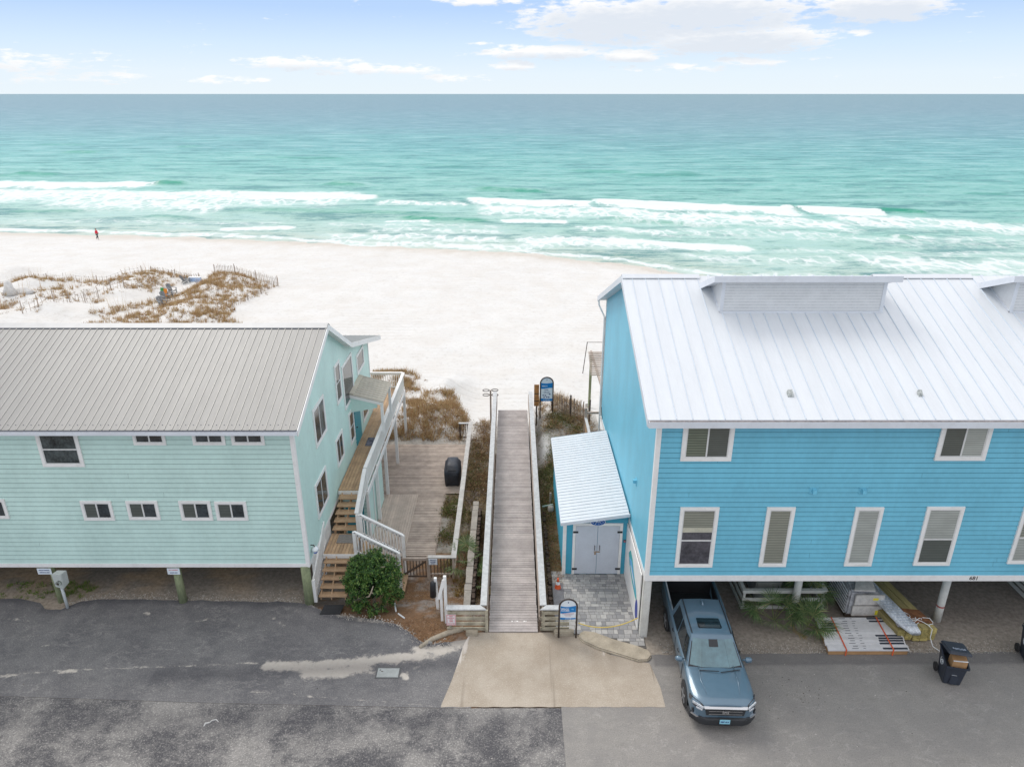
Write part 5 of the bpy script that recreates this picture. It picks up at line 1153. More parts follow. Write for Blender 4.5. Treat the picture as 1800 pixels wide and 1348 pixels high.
v_, f_ = loft(secs); body = MB().add(v_, f_).build('body', PAINT, tk, smooth=True)
sm = body.modifiers.new('Smooth', 'WEIGHTED_NORMAL')
body.data.set_sharp_from_angle(angle=R(32))
# cabin: belt outline and roof outline
belt = [(-.90,-1.24),(-.45,-1.38),(.45,-1.38),(.90,-1.24),(.93,-.60),(.93,1.42),(0,1.46),(-.93,1.42),(-.93,-.60)]
roof = [(-.66,-.47),(-.34,-.53),(.34,-.53),(.66,-.47),(.71,-.1),(.69,1.28),(0,1.32),(-.69,1.28),(-.71,-.2)]
m = MB(); nb = 9
lv_ = []
for t, zz in ((0, 1.08), (.5, 1.40), (.93, 1.70), (1.0, 1.755)):
    k_ = t if t < .95 else 1.03
    lv_.append([TP(belt[i][0]+(roof[i][0]-belt[i][0])*k_, belt[i][1]+(roof[i][1]-belt[i][1])*k_, zz) for i in range(nb)])
inn = [TP(r_[0]*.55, r_[1]*.55+.08, 1.80) for r_ in roof]
m.add([p for l in lv_ for p in l]+inn, [(l*nb+i, l*nb+(i+1)%nb, (l+1)*nb+(i+1)%nb, (l+1)*nb+i) for l in range(4) for i in range(nb)]+[tuple(4*nb+i for i in range(nb))])
cab = m.build('cab', PAINT, tk, smooth=True); cab.data.set_sharp_from_angle(angle=R(40))
def cabp(i, s_, t, out=.012):
    """point on the cabin wall between outline corners i and i+1"""
    j = (i+1)%nb; b0 = Vector(belt[i]).lerp(Vector(belt[j]), s_); r0 = Vector(roof[i]).lerp(Vector(roof[j]), s_); q = b0.lerp(r0, t); z = 1.08+t/.93*(1.70-1.08) if t < .93 else 1.70
    c_ = Vector((0, 0)); n2 = Vector((belt[j][1]-belt[i][1], -(belt[j][0]-belt[i][0]))).normalized()
    if n2.dot(q-Vector((0, -.1))) < 0: n2 = -n2
    return TP(q.x+n2.x*out, q.y+n2.y*out, z+out*.5)
def glass(name, cells, m_=TINT, out=.012, par=tk):
    g = MB()
    for (i, s0, s1, t0, t1) in cells:
        s_ = [s0+(s1-s0)*k_/3 for k_ in range(4)]
        for a, b_ in zip(s_, s_[1:]): g.quad(cabp(i, a, t0, out), cabp(i, b_, t0, out), cabp(i, b_, t1, out), cabp(i, a, t1, out))
    return g.build(name, m_, par, smooth=False)
WSG = mat('windscreen_glass', (.085,.175,.20), .05, .18, .5, spec=.9, coat=.6)
glass('windshield_surround', [(0,.08,1.,.05,.95),(1,0,1.,.05,.95),(2,0,.92,.05,.95)], BLACK, .006)
glass('windshield', [(0,.16,1.,.13,.92),(1,0,1.,.13,.92),(2,0,.84,.13,.92)], WSG, .014)
glass('sensor_housing', [(1,.30,.70,.70,.92)], DKP, .018)
for i, sgn in ((2, 1), (3, 1)): pass
for nm, cells in (('side_window', [(3,.30,1.,.10,.84)]), ('side_window', [(4,.0,.42,.10,.84)]), ('side_window', [(4,.46,.86,.10,.84)]), ('side_window', [(8,.0,.70,.10,.84)]), ('side_window', [(7,.58,1.,.10,.84)]), ('side_window', [(7,.14,.54,.10,.84)]), ('rear_window', [(5,.12,1.,.2,.86),(6,0,.88,.2,.86)])): glass(nm, cells)
def plate3(name, pts, m_, par, th=.012):
    m = MB(); m.slab([TP(*p) for p in pts], (0, 0, th)); return m.build(name, m_, par, bevel=.004)
plate3('sunroof', [(-.36,-.22,1.799),(.36,-.22,1.799),(.39,-.16,1.801),(.37,.26,1.803),(-.37,.26,1.803),(-.39,-.16,1.801)], TINT, tk, .008)
plate3('sunroof_shade', [(-.33,-.20,1.8125),(.33,-.20,1.8125),(.34,-.06,1.8135),(-.34,-.06,1.8135)], mat('shade_grey', (.05,.06,.065), .15), tk, .003)
for sx in (-1, 1):
    m = MB(); m.tube([TP(sx*.63,-.42,1.775), TP(sx*.64,.4,1.80), TP(sx*.63,1.24,1.785)], .018, 6); m.build('roof_rail', BLACK, tk)
m = MB(); m.hexa([TP(-.03,.92,1.80),TP(.03,.92,1.80),TP(.03,1.16,1.80),TP(-.03,1.16,1.80)], [TP(-.01,1.02,1.86),TP(.01,1.02,1.86),TP(.01,1.16,1.87),TP(-.01,1.16,1.87)]); m.build('antenna_fin', PAINT, tk)
for sx in (-1, 1):
    m = MB(); m.tube([TP(sx*.93,-.92,1.16), TP(sx*1.08,-.95,1.19)], .03, 6); m.tube([TP(sx*1.00,-.96,1.19), TP(sx*1.04,-.97,1.20), TP(sx*1.17,-.95,1.20), TP(sx*1.22,-.93,1.19)], [.05,.095,.09,.04], 10); m.build('mirror', PAINT, tk, smooth=True)
for sx, sy, z in ((-1,-1.66,.39),(1,-1.66,.39),(-1,1.80,.39),(1,1.80,.39)):
    a = MB(); r_ = .46; out = [TP(sx*1.004, sy+r_*math.cos(t), max(.30, z+r_*math.sin(t))) for t in [6.2832*i/24 for i in range(24)]]; a.slab(out, (sx*.006, 0, 0)); a.build('wheel_arch', DKP, tk)
    w_ = MB(); w_.tube([TP(sx*.78, sy, z), TP(sx*.80, sy, z), TP(sx*.99, sy, z), TP(sx*1.022, sy, z)], [.36,.39,.39,.35], 24); wh = w_.build('wheel', TYRE, tk, smooth=True); wh.data.set_sharp_from_angle(angle=R(40))
    m = MB(); m.tube([TP(sx*1.018, sy, z), TP(sx*1.028, sy, z)], [.255,.25], 20); 
    rimo = m.build('rim', DKP, wh); m = MB()
    for j in range(5):
        a_ = j*1.2566; d_ = Vector((0, math.cos(a_), math.sin(a_))); c0 = Vector(TP(sx*1.031, sy, z)); m.beam(c0, c0+d_*.245, .012, .07, up=d_.cross(Vector((1,0,0))))
    m.tube([TP(sx*1.026, sy, z), TP(sx*1.042, sy, z)], .06, 10); m.build('spokes', RIM, wh)
# nose
m = MB(); m.slab([TP(-.56,-2.685,.66), TP(.56,-2.685,.66), TP(.62,-2.665,.92), TP(-.62,-2.665,.92)], (0, -.03, 0)); gr = m.build('grille', DKP, tk, bevel=.01)
m = MB(); m.slab([TP(-.64,-2.70,.925), TP(.64,-2.70,.925), TP(.66,-2.64,.985), TP(-.66,-2.64,.985)], (0, -.035, 0)); m.build('chrome_bar', CHR, tk, bevel=.01)
m = MB(); m.box(ox-.5, ox+.5, oy-2.725, oy-2.716, .72, .735); m.box(ox-.5, ox+.5, oy-2.725, oy-2.716, .83, .845); m.build('slat', CHR, gr)
m = MB()
for sx in (-1, 1): m.hexa([TP(sx*.075-.012,-2.735,.745),TP(sx*.075+.012,-2.735,.745),TP(sx*.075+.012,-2.72,.745),TP(sx*.075-.012,-2.72,.745)], [TP(sx*.085-.012,-2.735,.87),TP(sx*.085+.012,-2.735,.87),TP(sx*.085+.012,-2.72,.87),TP(sx*.085-.012,-2.72,.87)])
for sx in (-1, 1): m.box(ox+sx*.035-.011, ox+sx*.035+.011, oy-2.738, oy-2.72, .76, .86)
m.box(ox-.035, ox+.035, oy-2.738, oy-2.72, .80, .822); m.build('emblem', CHR, gr)
for sx in (-1, 1):
    m = MB(); m.slab([TP(sx*.62,-2.66,.84), TP(sx*.66,-2.60,.985), TP(sx*.90,-2.36,1.025), TP(sx*.985,-2.14,.98), TP(sx*.99,-2.18,.86), TP(sx*.90,-2.50,.84)], (sx*.012, -.03, .012)); hl = m.build('headlight', LAMPD, tk)
    m = MB(); m.beam(TP(sx*.67,-2.70,.945), TP(sx*.95,-2.46,.955), .03, .07); m.beam(TP(sx*.70,-2.715,.875), TP(sx*.86,-2.60,.875), .02, .05); m.build('lens', LAMP, hl)
    m = MB(); m.beam(TP(sx*.90,-2.53,.50), TP(sx*.93,-2.49,.74), .06, .05); m.build('bumper_vent', DKP, tk)
    m = MB(); m.beam(TP(sx*.98,-2.52,.60), TP(sx*.64,-2.69,.46), .05, .06); m.build('trim_bar', CHR, tk)
m = MB(); m.add(*loft([(-2.74, [(.55,.30),(.60,.36),(.60,.46),(.55,.50),(.3,.51),(0,.51)]), (-2.66, [(.74,.28),(.80,.34),(.80,.50),(.74,.56),(.4,.56),(0,.56)]), (-2.44, [(.93,.27),(1.0,.33),(1.0,.50),(.96,.56),(.5,.56),(0,.56)]), (-2.1, [(.93,.27),(1.0,.32),(1.0,.42),(.96,.44),(.5,.44),(0,.44)])])); m.build('bumper', DKP, tk, smooth=True).data.set_sharp_from_angle(angle=R(35))
m = MB(); m.box(ox-.155, ox+.155, oy-2.775, oy-2.76, .40, .555); pl = m.build('licence_plate', mat('plate_light_blue', (.30,.62,.75), .4, .05), tk)
text('0BP 6L4', .075, INKN, facing(ox, oy-2.777, .475), pl, bold=.002)
m = MB()
for sx in (-1, 1): m.tube([TP(sx*.55,-1.20,1.185), TP(sx*.57,-1.8,1.13), TP(sx*.50,-2.3,1.085)], [.012,.02,.008], 6)
m.build('bonnet_crease', PAINT, tk, smooth=True)
m = MB()
for a, b_ in (((-.55,-1.42,1.17),(.05,-1.50,1.22)), ((.10,-1.51,1.19),(.75,-1.36,1.17))): m.tube([TP(*a), TP(*b_)], .014, 6)
m.build('wiper', BLACK, tk)
m = MB(); m.slab([TP(-.83,1.44,.625), TP(.83,1.44,.625), TP(.81,3.03,.625), TP(-.81,3.03,.625)], (0, 0, .01)); m.slab([TP(-.83,1.47,.63), TP(.83,1.47,.63), TP(.83,1.47,1.15), TP(-.83,1.47,1.15)], (0, .01, 0)); m.slab([TP(-.82,3.03,.63), TP(.82,3.03,.63), TP(.82,3.03,1.18), TP(-.82,3.03,1.18)], (0, .012, 0)); bl = m.build('bed_liner', DKP, tk)
for sx in (-1, 1): m = MB(); m.box(ox+sx*.84-.01-(.0 if sx > 0 else 0), ox+sx*.84+.01, oy+1.44, oy+3.03, .64, 1.165); m.build('bed_side_liner', DKP, tk)
for sx in (-1, 1):
    for y_ in (-.35, .62): m = MB(); m.tube([TP(sx*.995, y_-.09, .98), TP(sx*1.02, y_, .985), TP(sx*.995, y_+.09, .98)], .015, 6); m.build('door_handle', DKP, tk)
    for y_ in (-.98, .22, 1.32): m = MB(); m.box(ox+sx*.986-.006, ox+sx*.986+.006, oy+y_-.006, oy+y_+.006, .42, 1.02); m.build('door_gap', DKP, tk)
tk.rotation_euler.z = R(-1.8)
# small things in the truck bed
o = MB().box(6.55, 6.95, 20.35, 20.48, 1.18, 1.22).build('wood_block', TANCURB); tag(o, 'tan wood block lying on the front rail of the truck bed', 'block')

# ================================================================ things under and before the blue house
WCR = mat('white_plank_paint_dirty', (.62,.62,.58), .6, .06, 3, grime=.3, grimecol=(.30,.28,.22), gscale=3)
def slat_box(name, x0, x1, y0, y1, h, n, label, cat, bh_=.14, fill=None, sides='fblr', skew=0):
    e = empty(name, ((x0+x1)/2, y0, 0), label, cat); g = (h-bh_)/(n-1)
    for j in range(n):
        z = j*g+.02; m = MB()
        if 'f' in sides: m.box(x0, x1, y0, y0+.04, z, z+bh_)
        if 'b' in sides: m.box(x0, x1, y1-.04, y1, z, z+bh_)
        if 'l' in sides: m.box(x0, x0+.04, y0+.041, y1-.041, z, z+bh_)
        if 'r' in sides: m.box(x1-.04, x1, y0+.041, y1-.041, z, z+bh_)
        m.build('slat', WCR, e)
    m = MB()
    for px in (x0+.045, x1-.125):
        for py in (y0+.045, y1-.125): m.box(px, px+.08, py, py+.08, 0, h)
    m.build('corner_post', WCR, e)
    if 'f' in sides: m = MB(); m.box(x0-.02, x1+.02, y0-.04, y0+.10, h, h+.04); m.box(x0-.02, x0+.12, y0+.101, y1, h, h+.04); m.box(x1-.12, x1+.02, y0+.101, y1, h, h+.04); m.build('cap', WCR, e)
    return e
slat_box('slatted_enclosure', 8.62, 11.75, 21.75, 24.3, .85, 3, 'white horizontal slat enclosure around equipment behind the palms', 'enclosure')
e = empty('air_conditioner', (9.8, 22.9, 0), 'grey air conditioning unit inside the white slat enclosure', 'air conditioner')
GM = mat('unit_grey', (.30,.31,.30), .5, .1); m = MB(); m.box(9.3, 10.3, 22.3, 23.3, 0, .85); m.build('case', GM, e, bevel=.05); m = MB(); m.tube([(9.8, 22.8, .86), (9.8, 22.8, .89)], .40, 24); m.build('fan_guard', BLACK, e)
slat_box('slatted_enclosure', 19.7, 24., 22.0, 27., .9, 4, 'long white slat enclosure at the right edge under the blue house', 'enclosure')
# shrink wrapped pallet of boxes
WRAP = mat('plastic_wrapped_card', (.34,.34,.35), .25, .25, 5, bump=.02, bscale=7, spec=.8, coat=.5); CARDW = mat('white_carton', (.56,.53,.49), .6, .12, 5, grime=.4, grimecol=(.35,.32,.28), gscale=4); CARD = mat('brown_cardboard', (.42,.24,.11), .85, .08, 4)
e = empty('wrapped_pallet', (13., 21.9, 0), 'pallet of cartons in torn grey plastic wrap beside the lumber stack', 'pallet')
m = MB(); m.box(12.35, 13.62, 21.30, 23.0, .02, .12); m.build('pallet_base', WOODD, e)
m = MB(); m.hexa([(12.32,21.28,.12),(13.6,21.28,.12),(13.6,22.95,.12),(12.32,22.95,.12)], [(12.38,21.34,1.18),(13.52,21.34,1.05),(13.45,22.8,1.35),(12.42,22.8,1.42)]); m.build('wrap', WRAP, e, bevel=.07)
m = MB(); m.box(12.52, 13.60, 21.20, 21.27, .14, .58); m.box(12.56, 13.62, 21.22, 21.29, .62, 1.06); m.build('carton', CARDW, e, bevel=.012)
m = MB(); m.slab([(12.5,21.3,1.20),(13.3,21.35,1.12),(13.4,21.9,1.24),(12.9,22.1,1.30)], (0,0,.05)); m.slab([(12.6,22.0,1.34),(13.1,22.0,1.38),(13.2,22.4,1.44),(12.7,22.5,1.42)], (0,0,.08)); m.slab([(13.0,22.2,1.42),(13.35,22.1,1.36),(13.4,22.5,1.44)], (0,0,.10)); m.build('loose_carton', CARDW, e)
m = MB(); m.slab([(12.52,22.3,1.44),(12.75,22.2,1.44),(12.85,22.6,1.48),(12.6,22.7,1.48)], (0,0,.06)); m.build('dark_item', BLACK, e)
YL = mat('yellow_label', (.75,.65,.05), .5); m = MB(); m.box(13.36, 13.52, 21.195, 21.199, .20, .40); m.box(13.20, 13.40, 21.215, 21.219, .84, .94); m.build('label_sticker', YL, e)
m = MB()
for i in range(8): m.tube([(12.30, 21.35, .2+i*.13), (12.28, 22.1, .24+i*.14), (12.33, 22.8, .2+i*.14)], .012, 5)
m.build('stretch_band', wht, e)
# plank cartons
CW = mat('white_plank_carton', (.66,.65,.65), .5, .04, 4, island=.10); CK = mat('black_print', (.035,.04,.055), .5); STRAP = mat('orange_strap', (.70,.12,.04), .5)
e = empty('plank_carton_bundle', (12.4, 19.5, 0), 'flat bundle of long white plank cartons with two orange straps at the asphalt edge', 'bundle')
c0, c1, c2, c3 = Vector((10.92,19.38,0)), Vector((13.72,19.38,0)), Vector((13.95,21.02,0)), Vector((11.12,21.02,0)); n = 13
m = MB(); m.hexa([c0+Vector((.03,.02,.01)), c1+Vector((-.03,.02,.01)), c2+Vector((-.03,-.02,.01)), c3+Vector((.03,-.02,.01))], [c0+Vector((.03,.02,.17)), c1+Vector((-.03,.02,.17)), c2+Vector((-.03,-.02,.17)), c3+Vector((.03,-.02,.17))]); m.build('card_tray', CARD, e)
m = MB(); random.seed(12); pr2 = MB()
for i in range(n):
    a = c0.lerp(c3, i/n); b_ = c1.lerp(c2, i/n); a2 = c0.lerp(c3, (i+.93)/n); b2 = c1.lerp(c2, (i+.93)/n); j = random.uniform(-.03, .03); dx = Vector((j, 0, 0)); z0, z1 = Vector((0,0,.175)), Vector((0,0,.235+random.uniform(-.008,.008)))
    m.hexa([a+dx+z0, b_+dx+z0, b2+dx+z0, a2+dx+z0], [a+dx+z1, b_+dx+z1, b2+dx+z1, a2+dx+z1])
    def pr_(s0, s1, lo=.12, hi=.88):
        w0 = Vector((0,0,z1.z+.0015)); p_ = [a.lerp(b_, s0).lerp(a2.lerp(b2, s0), lo), a.lerp(b_, s1).lerp(a2.lerp(b2, s1), lo), a.lerp(b_, s1).lerp(a2.lerp(b2, s1), hi), a.lerp(b_, s0).lerp(a2.lerp(b2, s0), hi)]; pr2.slab([q+dx+w0 for q in p_], (0,0,.0015))
    if i in (0, 2, 3, 4): pr_(.68, .985)
    if i == 5: pr_(.66, .98)
    if i in (7, 8, 9, 10): pr_(.03, .22)
    if i in (11, 12): pr_(.66, .88)
    pr_(.30+.02*(i%2), .38, .40, .60); pr_(.44, .47+.01*(i%3), .45, .6)
m.build('carton', CW, e); pr2.build('print', CK, e)
m = MB()
for s_ in (.22, .80):
    a = c0.lerp(c1, s_); b_ = c3.lerp(c2, s_-.02); m.beam(a+Vector((0,-.01,.255)), b_+Vector((0,0,.255)), .045, .006); m.box(a.x-.022, a.x+.022, a.y-.022, a.y-.012, .0, .255)
m.build('strap', STRAP, e)
# lumber stack
LUM = mat('green_treated_lumber', (.34,.28,.12), .8, .14, 2.5, island=.18, stretch=(2,.4,2), grime=.25, grimecol=(.22,.20,.10), gscale=2); LUMY = mat('yellow_board_ends', (.44,.36,.13), .85, .3, 9, island=.2, grime=.5, grimecol=(.16,.13,.06), gscale=9)
e = empty('lumber_stack', (14.4, 20.6, 0), 'stack of greenish treated lumber boards with yellowed ends beside the wrapped pallet', 'lumber')
m = MB(); m2 = MB(); random.seed(2)
def LP(s_, y, z): return (13.62+s_*1.36-.16*(y-20.1), y, z)
for j in range(5):
    for i in range(5):
        s0, s1 = i/5+.01, (i+1)/5-.01; z0 = .04+j*.105; y0 = 20.02+random.uniform(0, .06); y1 = 25.
        if j == 4 and i in (0,): continue
        m.hexa([LP(s0,y0+.03,z0), LP(s1,y0+.03,z0), LP(s1,y1,z0), LP(s0,y1,z0)], [LP(s0,y0+.03,z0+.095), LP(s1,y0+.03,z0+.095), LP(s1,y1,z0+.095), LP(s0,y1,z0+.095)])
        m2.hexa([LP(s0,y0,z0), LP(s1,y0,z0), LP(s1,y0+.028,z0), LP(s0,y0+.028,z0)], [LP(s0,y0,z0+.095), LP(s1,y0,z0+.095), LP(s1,y0+.028,z0+.095), LP(s0,y0+.028,z0+.095)])
m.build('board', LUM, e); m2.build('board_end', LUMY, e)
o = MB().slab([LP(.35,20.35,.575), LP(1.02,20.3,.575), LP(.98,21.0,.58), LP(.50,21.1,.58)], (0,0,.018)).build('rusty_sheet', mat('rusty_brown_panel', (.20,.085,.035), .8, .3, 4)); tag(o, 'rusty brown sheet lying across the end of the lumber stack', 'sheet')
random.seed(8); m = MB()
for i in range(10):
    x0_, y0_ = random.uniform(14.0, 14.9), random.uniform(20.1, 20.6); pts = [(x0_+.12*k_*math.cos(i+k_*.5), y0_+.09*k_*math.sin(i*2+k_*.6), .58+.03*k_*random.random()) for k_ in range(5)]; m.tube(pts, .012, 5)
m.tube([(14.7,20.2,.62),(14.75,19.98,.60),(14.70,19.9,.3),(14.76,19.75,.05),(14.9,19.55,.02)], .014, 5)
o = m.build('tangled_strapping', wht); tag(o, 'tangle of white plastic strapping on the lumber end', 'strapping')
m = MB(); m.slab([LP(0,20.12,.575), LP(.42,20.12,.575), LP(.45,20.75,.58), LP(.1,20.8,.58)], (0,0,.05)); o = m.build('crumpled_film', WRAP, None); tag(o, 'crumpled dark plastic film on the near corner of the lumber stack', 'plastic film')
e = empty('film_wrapped_bundle', (13.4, 21.2, .5), 'long narrow printed bundle in clear film lying against the lumber stack', 'bundle')
a, b_ = Vector((12.95, 23.6, 1.05)), Vector((14.05, 19.75, .62)); FB = mat('printed_film', (.50,.53,.56), .3, .35, 3, bump=.012, bscale=9, coat=.6, stretch=(1,.5,1))
m = MB(); vs = []; nn = 12
for k_ in range(11):
    c_ = a.lerp(b_, k_/10); w_ = .30 if 0 < k_ < 10 else .18
    for i in range(nn): t = 6.2832*i/nn; cc, ss = math.cos(t), math.sin(t); vs.append((c_.x+w_*abs(cc)**.6*(1 if cc > 0 else -1), c_.y, c_.z+.09*abs(ss)**.6*(1 if ss > 0 else -1)+.01*math.sin(k_*2.+i)))
m.add(vs, [(k_*nn+i, k_*nn+(i+1)%nn, (k_+1)*nn+(i+1)%nn, (k_+1)*nn+i) for k_ in range(10) for i in range(nn)]+[tuple(range(nn))[::-1], tuple(10*nn+i for i in range(nn))]); m.build('film', FB, e, smooth=True)
m = MB()
for k_ in range(3, 30):
    c_ = a.lerp(b_, k_/31)
    for dx in (-.18, -.06, .06, .18): m.slab([(c_.x+dx-.045, c_.y-.02, c_.z+.101), (c_.x+dx+.045, c_.y-.02, c_.z+.101), (c_.x+dx+.045, c_.y+.012, c_.z+.104), (c_.x+dx-.045, c_.y+.012, c_.z+.104)], (0,0,.002))
m.build('print', INKG, e)
# wheeled bin
BINM = mat('charcoal_bin_plastic', (.035,.042,.058), .45, .10, 2, spec=.5)
def bin_(loc, rz, label, box=True):
    e = empty('wheeled_bin', (0,0,0), label, 'bin', 'wheeled refuse bins'); m = MB()
    lo = [(-.26,-.30,0),(.26,-.30,0),(.26,.24,0),(-.26,.24,0)]; mi = [(-.31,-.38,.72),(.31,-.38,.72),(.31,.36,.72),(-.31,.36,.72)]; hi = [(-.33,-.42,.80),(.33,-.42,.80),(.33,.40,1.04),(-.33,.40,1.04)]
    m.add(lo+mi+hi, [(3,2,1,0)]+[(i,(i+1)%4,4+(i+1)%4,4+i) for i in range(4)]+[(4+i,4+(i+1)%4,8+(i+1)%4,8+i) for i in range(4)])
    m.box(-.35,.35,-.46,-.40,.76,.82); m.beam((-.345,-.44,.80),(-.345,.42,1.05),.05,.05); m.beam((.345,-.44,.80),(.345,.42,1.05),.05,.05); m.build('body', BINM, e, bevel=.02)
    MB().add([(-.30,-.36,.70),(.30,-.36,.70),(.30,.33,.70),(-.30,.33,.70)],[(0,1,2,3)]).build('inner_floor', BLACK, e)
    m = MB(); m.hexa([(-.36,.42,1.08),(.36,.42,1.08),(.36,-.40,1.28),(-.36,-.40,1.28)], [(-.33,.42,1.16),(.33,.42,1.16),(.31,-.34,1.36),(-.31,-.34,1.36)]); l_ = m.build('lid', BINM, e, bevel=.025)
    text('REFUSE', .12, INKG, Matrix.Translation((.02,-.12,1.322)) @ Matrix.Rotation(R(-14.), 4, 'X'), l_, ext=.008)
    for sx in (-1, 1):
        m = MB(); m.tube([(sx*.30,.30,.15),(sx*.36,.30,.15)], .15, 18); w_ = m.build('wheel', TYRE, e); m = MB(); m.tube([(sx*.361,.30,.15),(sx*.368,.30,.15)], .06, 10); m.build('hub', DKP, w_)
    m = MB(); m.tube([(-.24,.42,1.0),(-.24,.50,1.02),(.24,.50,1.02),(.24,.42,1.0)], .018, 6); m.build('handle', BINM, e)
    m = MB(); m.box(-.08,.08,-.348,-.340,.42,.435); m.box(-.12,.10,-.402,-.396,.74,.755); m.build('front_mark', wht, e)
    m = MB(); m.box(-.10,.14,-.36,-.30,.05,.40); m.build('front_rib', BINM, e, bevel=.01)
    m = MB(); n = 20; ring = [(-.309-.003, .02+.11*math.cos(6.28*i/n), .66+.13*math.sin(6.28*i/n)) for i in range(n)]; m.tube(ring+[ring[0]], .010, 5); m.tube([(-.312,-.03,.62),(-.312,.02,.70),(-.312,.07,.64)], .014, 5); m.build('side_emblem', wht, e)
    e.location = loc; e.rotation_euler.z = R(rz); return e
b1_ = bin_((14.52, 18.35, 0), -14, 'charcoal wheeled bin with its lid propped open by a cardboard box')
e = empty('cardboard_box', (14.6, 18.2, .8), 'open brown cardboard box sticking out of the charcoal bin', 'box')
m = MB(); BX_ = Matrix.Translation((14.52,18.35,0)) @ Matrix.Rotation(R(-14), 4, 'Z'); bq = lambda *a: tuple(BX_ @ Vector(a)); m.hexa([bq(-.16,-.34,.6), bq(.28,-.34,.6), bq(.26,.0,.6), bq(-.16,.0,.6)], [bq(-.14,-.34,.99), bq(.28,-.34,1.03), bq(.28,-.0,1.08), bq(-.14,.0,1.05)]); m.build('carton', CARD, e)
m = MB(); m.beam(bq(-.14,-.345,1.0),bq(.28,-.345,1.04),.03,.02); m.build('edge_tape', wht, e)
q = P(1800, 1168); c2_ = copy_tree(b1_, loc=(q.x+.42, q.y+.30, 0), rz=R(-14), label='second charcoal wheeled bin cut by the right edge of the picture')
# parked car seen under the house
e = empty('parked_car', (17.6, 24.2, 0), 'dark parked car mostly hidden behind the fascia board under the blue house', 'car')
CARB = mat('dark_blue_paint', (.03,.04,.07), .25, .1, coat=.6)
m = MB(); prof_ = [(0,.25),(0,.75),(.4,.88),(1.1,.95),(1.9,1.40),(3.2,1.42),(4.1,.98),(4.5,.85),(4.5,.25)]
m.slab([(19.2-x, 23.5, z) for x, z in prof_], (0, 1.75, 0)); m.build('body', CARB, e, bevel=.06)
m = MB(); m.slab([(19.2-x, 23.485, z) for x, z in ((1.35,1.0),(1.95,1.33),(3.15,1.35),(3.8,1.0))], (0, .012, 0)); m.build('side_window', TINT, e)
for x in (18.3, 15.75):
    m = MB(); m.tube([(x, 23.42, .32),(x, 23.62, .32)], .32, 22); w_ = m.build('wheel', TYRE, e); m = MB(); m.tube([(x, 23.405, .32),(x, 23.419, .32)], [.14,.2], 14); m.build('rim', RIM, w_)
m = MB(); m.box(15.0, 19.15, 23.44, 23.499, .28, .42); m.build('sill', CHR, e)

# ================================================================ pergola, net, beach things
e = empty('slatted_pergola', (5.4, 40, -1), 'weathered slatted pergola roof behind the blue house', 'pergola'); m = MB(); a = X(1033, 636, 4.2)
x0_, zt_ = 4.25, 2.3
ys0 = Q(1037, 661, 40).y
for i in range(13): y = 40.6+i*.34; m.box(Q(1038-i*.35, 660-i*2.1, y).x, 8., y, y+.13, 2.0, 2.05)
zz = Q(1038, 660, 40.6).z
for v_i in range(len(m.v)): x_, y_, z_ = m.v[v_i]; m.v[v_i] = (x_, y_, z_-2.0+zz)
m.build('slat', WOODG, e); m = MB()
for x_ in (5.3, 7.5):
    m.box(x_-.06, x_+.06, 38.5, 45.2, zz-.16, zz-.002)
m.build('beam', WOODG, e)
for x_, y_ in ((5.3, 38.6), (5.3, 44.9), (7.5, 38.6), (7.5, 44.9)): MB().box(x_-.08, x_+.08, y_-.08, y_+.08, -2.2, zz-.16).build('post', PILE, e)
e = empty('wooden_screen_fence', (4.1, 33.5, -.5), 'tan solid board fence panel with a taller grey post behind the shed', 'fence')
m = MB(); m.box(4.02, 4.08, 32.4, 35.6, -.6, 1.5); m.build('panel', WOODT, e)
MB().box(3.98, 4.12, 35.6, 35.74, -.8, 2.1).build('post', WOODG, e); MB().box(4.20, 4.34, 32.3, 32.44, -.6, 1.9).build('post', WOODG, e); MB().box(4.12, 4.9, 35.62, 35.72, 1.75, 1.86).build('rail', WOODG, e)
m = MB(); m.box(3.98, 4.12, 32.4, 35.6, 1.5, 1.55); m.build('cap', CAPW, e)
e = empty('ball_net', (5.5, 50, -2), 'dark net strung between two slim poles on the sand beside the blue house', 'net')
p = P(1024, 655, gz(5, 51.)); zt_ = Q(1030, 601, p.y).z
for dx in (0, 3.): m = MB(); m.tube([(p.x+dx, p.y, p.z-.2), (p.x+.28+dx, p.y, zt_)], .03, 8); m.build('pole', IRON, e)
m = MB(); m.tube([(p.x+.28, p.y, zt_-.03), (p.x+3.28, p.y, zt_-.03)], .02, 6); m.build('cord', IRON, e)
o = MB().tube([(0,0,0),(0,0,1.)], .06, 8).build('buoy_post', WHITE); q = P(1163, 481, -4.2); o.location = (q.x, q.y, -4.3); tag(o, 'small white post standing at the waterline above the blue house roof', 'post')
# beach walker
def skin_body(name, joints, bones, m_, par, sub=2):
    me = bpy.data.meshes.new(name); me.from_pydata([j[0] for j in joints], bones, []); o = bpy.data.objects.new(name, me); COL.objects.link(o)
    sk = o.modifiers.new('skin', 'SKIN'); sk.use_smooth_shade = True
    for i, j in enumerate(joints): me.skin_vertices[0].data[i].radius = (j[1], j[1] if len(j) < 3 else j[2]); me.skin_vertices[0].data[i].use_root = (i == 0)
    ss = o.modifiers.new('s', 'SUBSURF'); ss.levels = sub; ss.render_levels = sub
    dg = bpy.context.evaluated_depsgraph_get(); nm = bpy.data.meshes.new_from_object(o.evaluated_get(dg)); bpy.data.objects.remove(o)
    nm.materials.clear(); nm.materials.append(m_); o = bpy.data.objects.new(name, nm); COL.objects.link(o); o.parent = par; return o
q = P(172, 421, -3.88); pz_ = gz(q.x, q.y)
per = empty('person', (q.x, q.y, pz_), 'person in a red jacket and dark trousers walking along the shoreline', 'person')
SK = mat('skin', (.48,.29,.20), .6, .05); TRO = mat('dark_trousers', (.03,.032,.045), .8); HAIR = mat('brown_hair', (.09,.05,.03), .7)
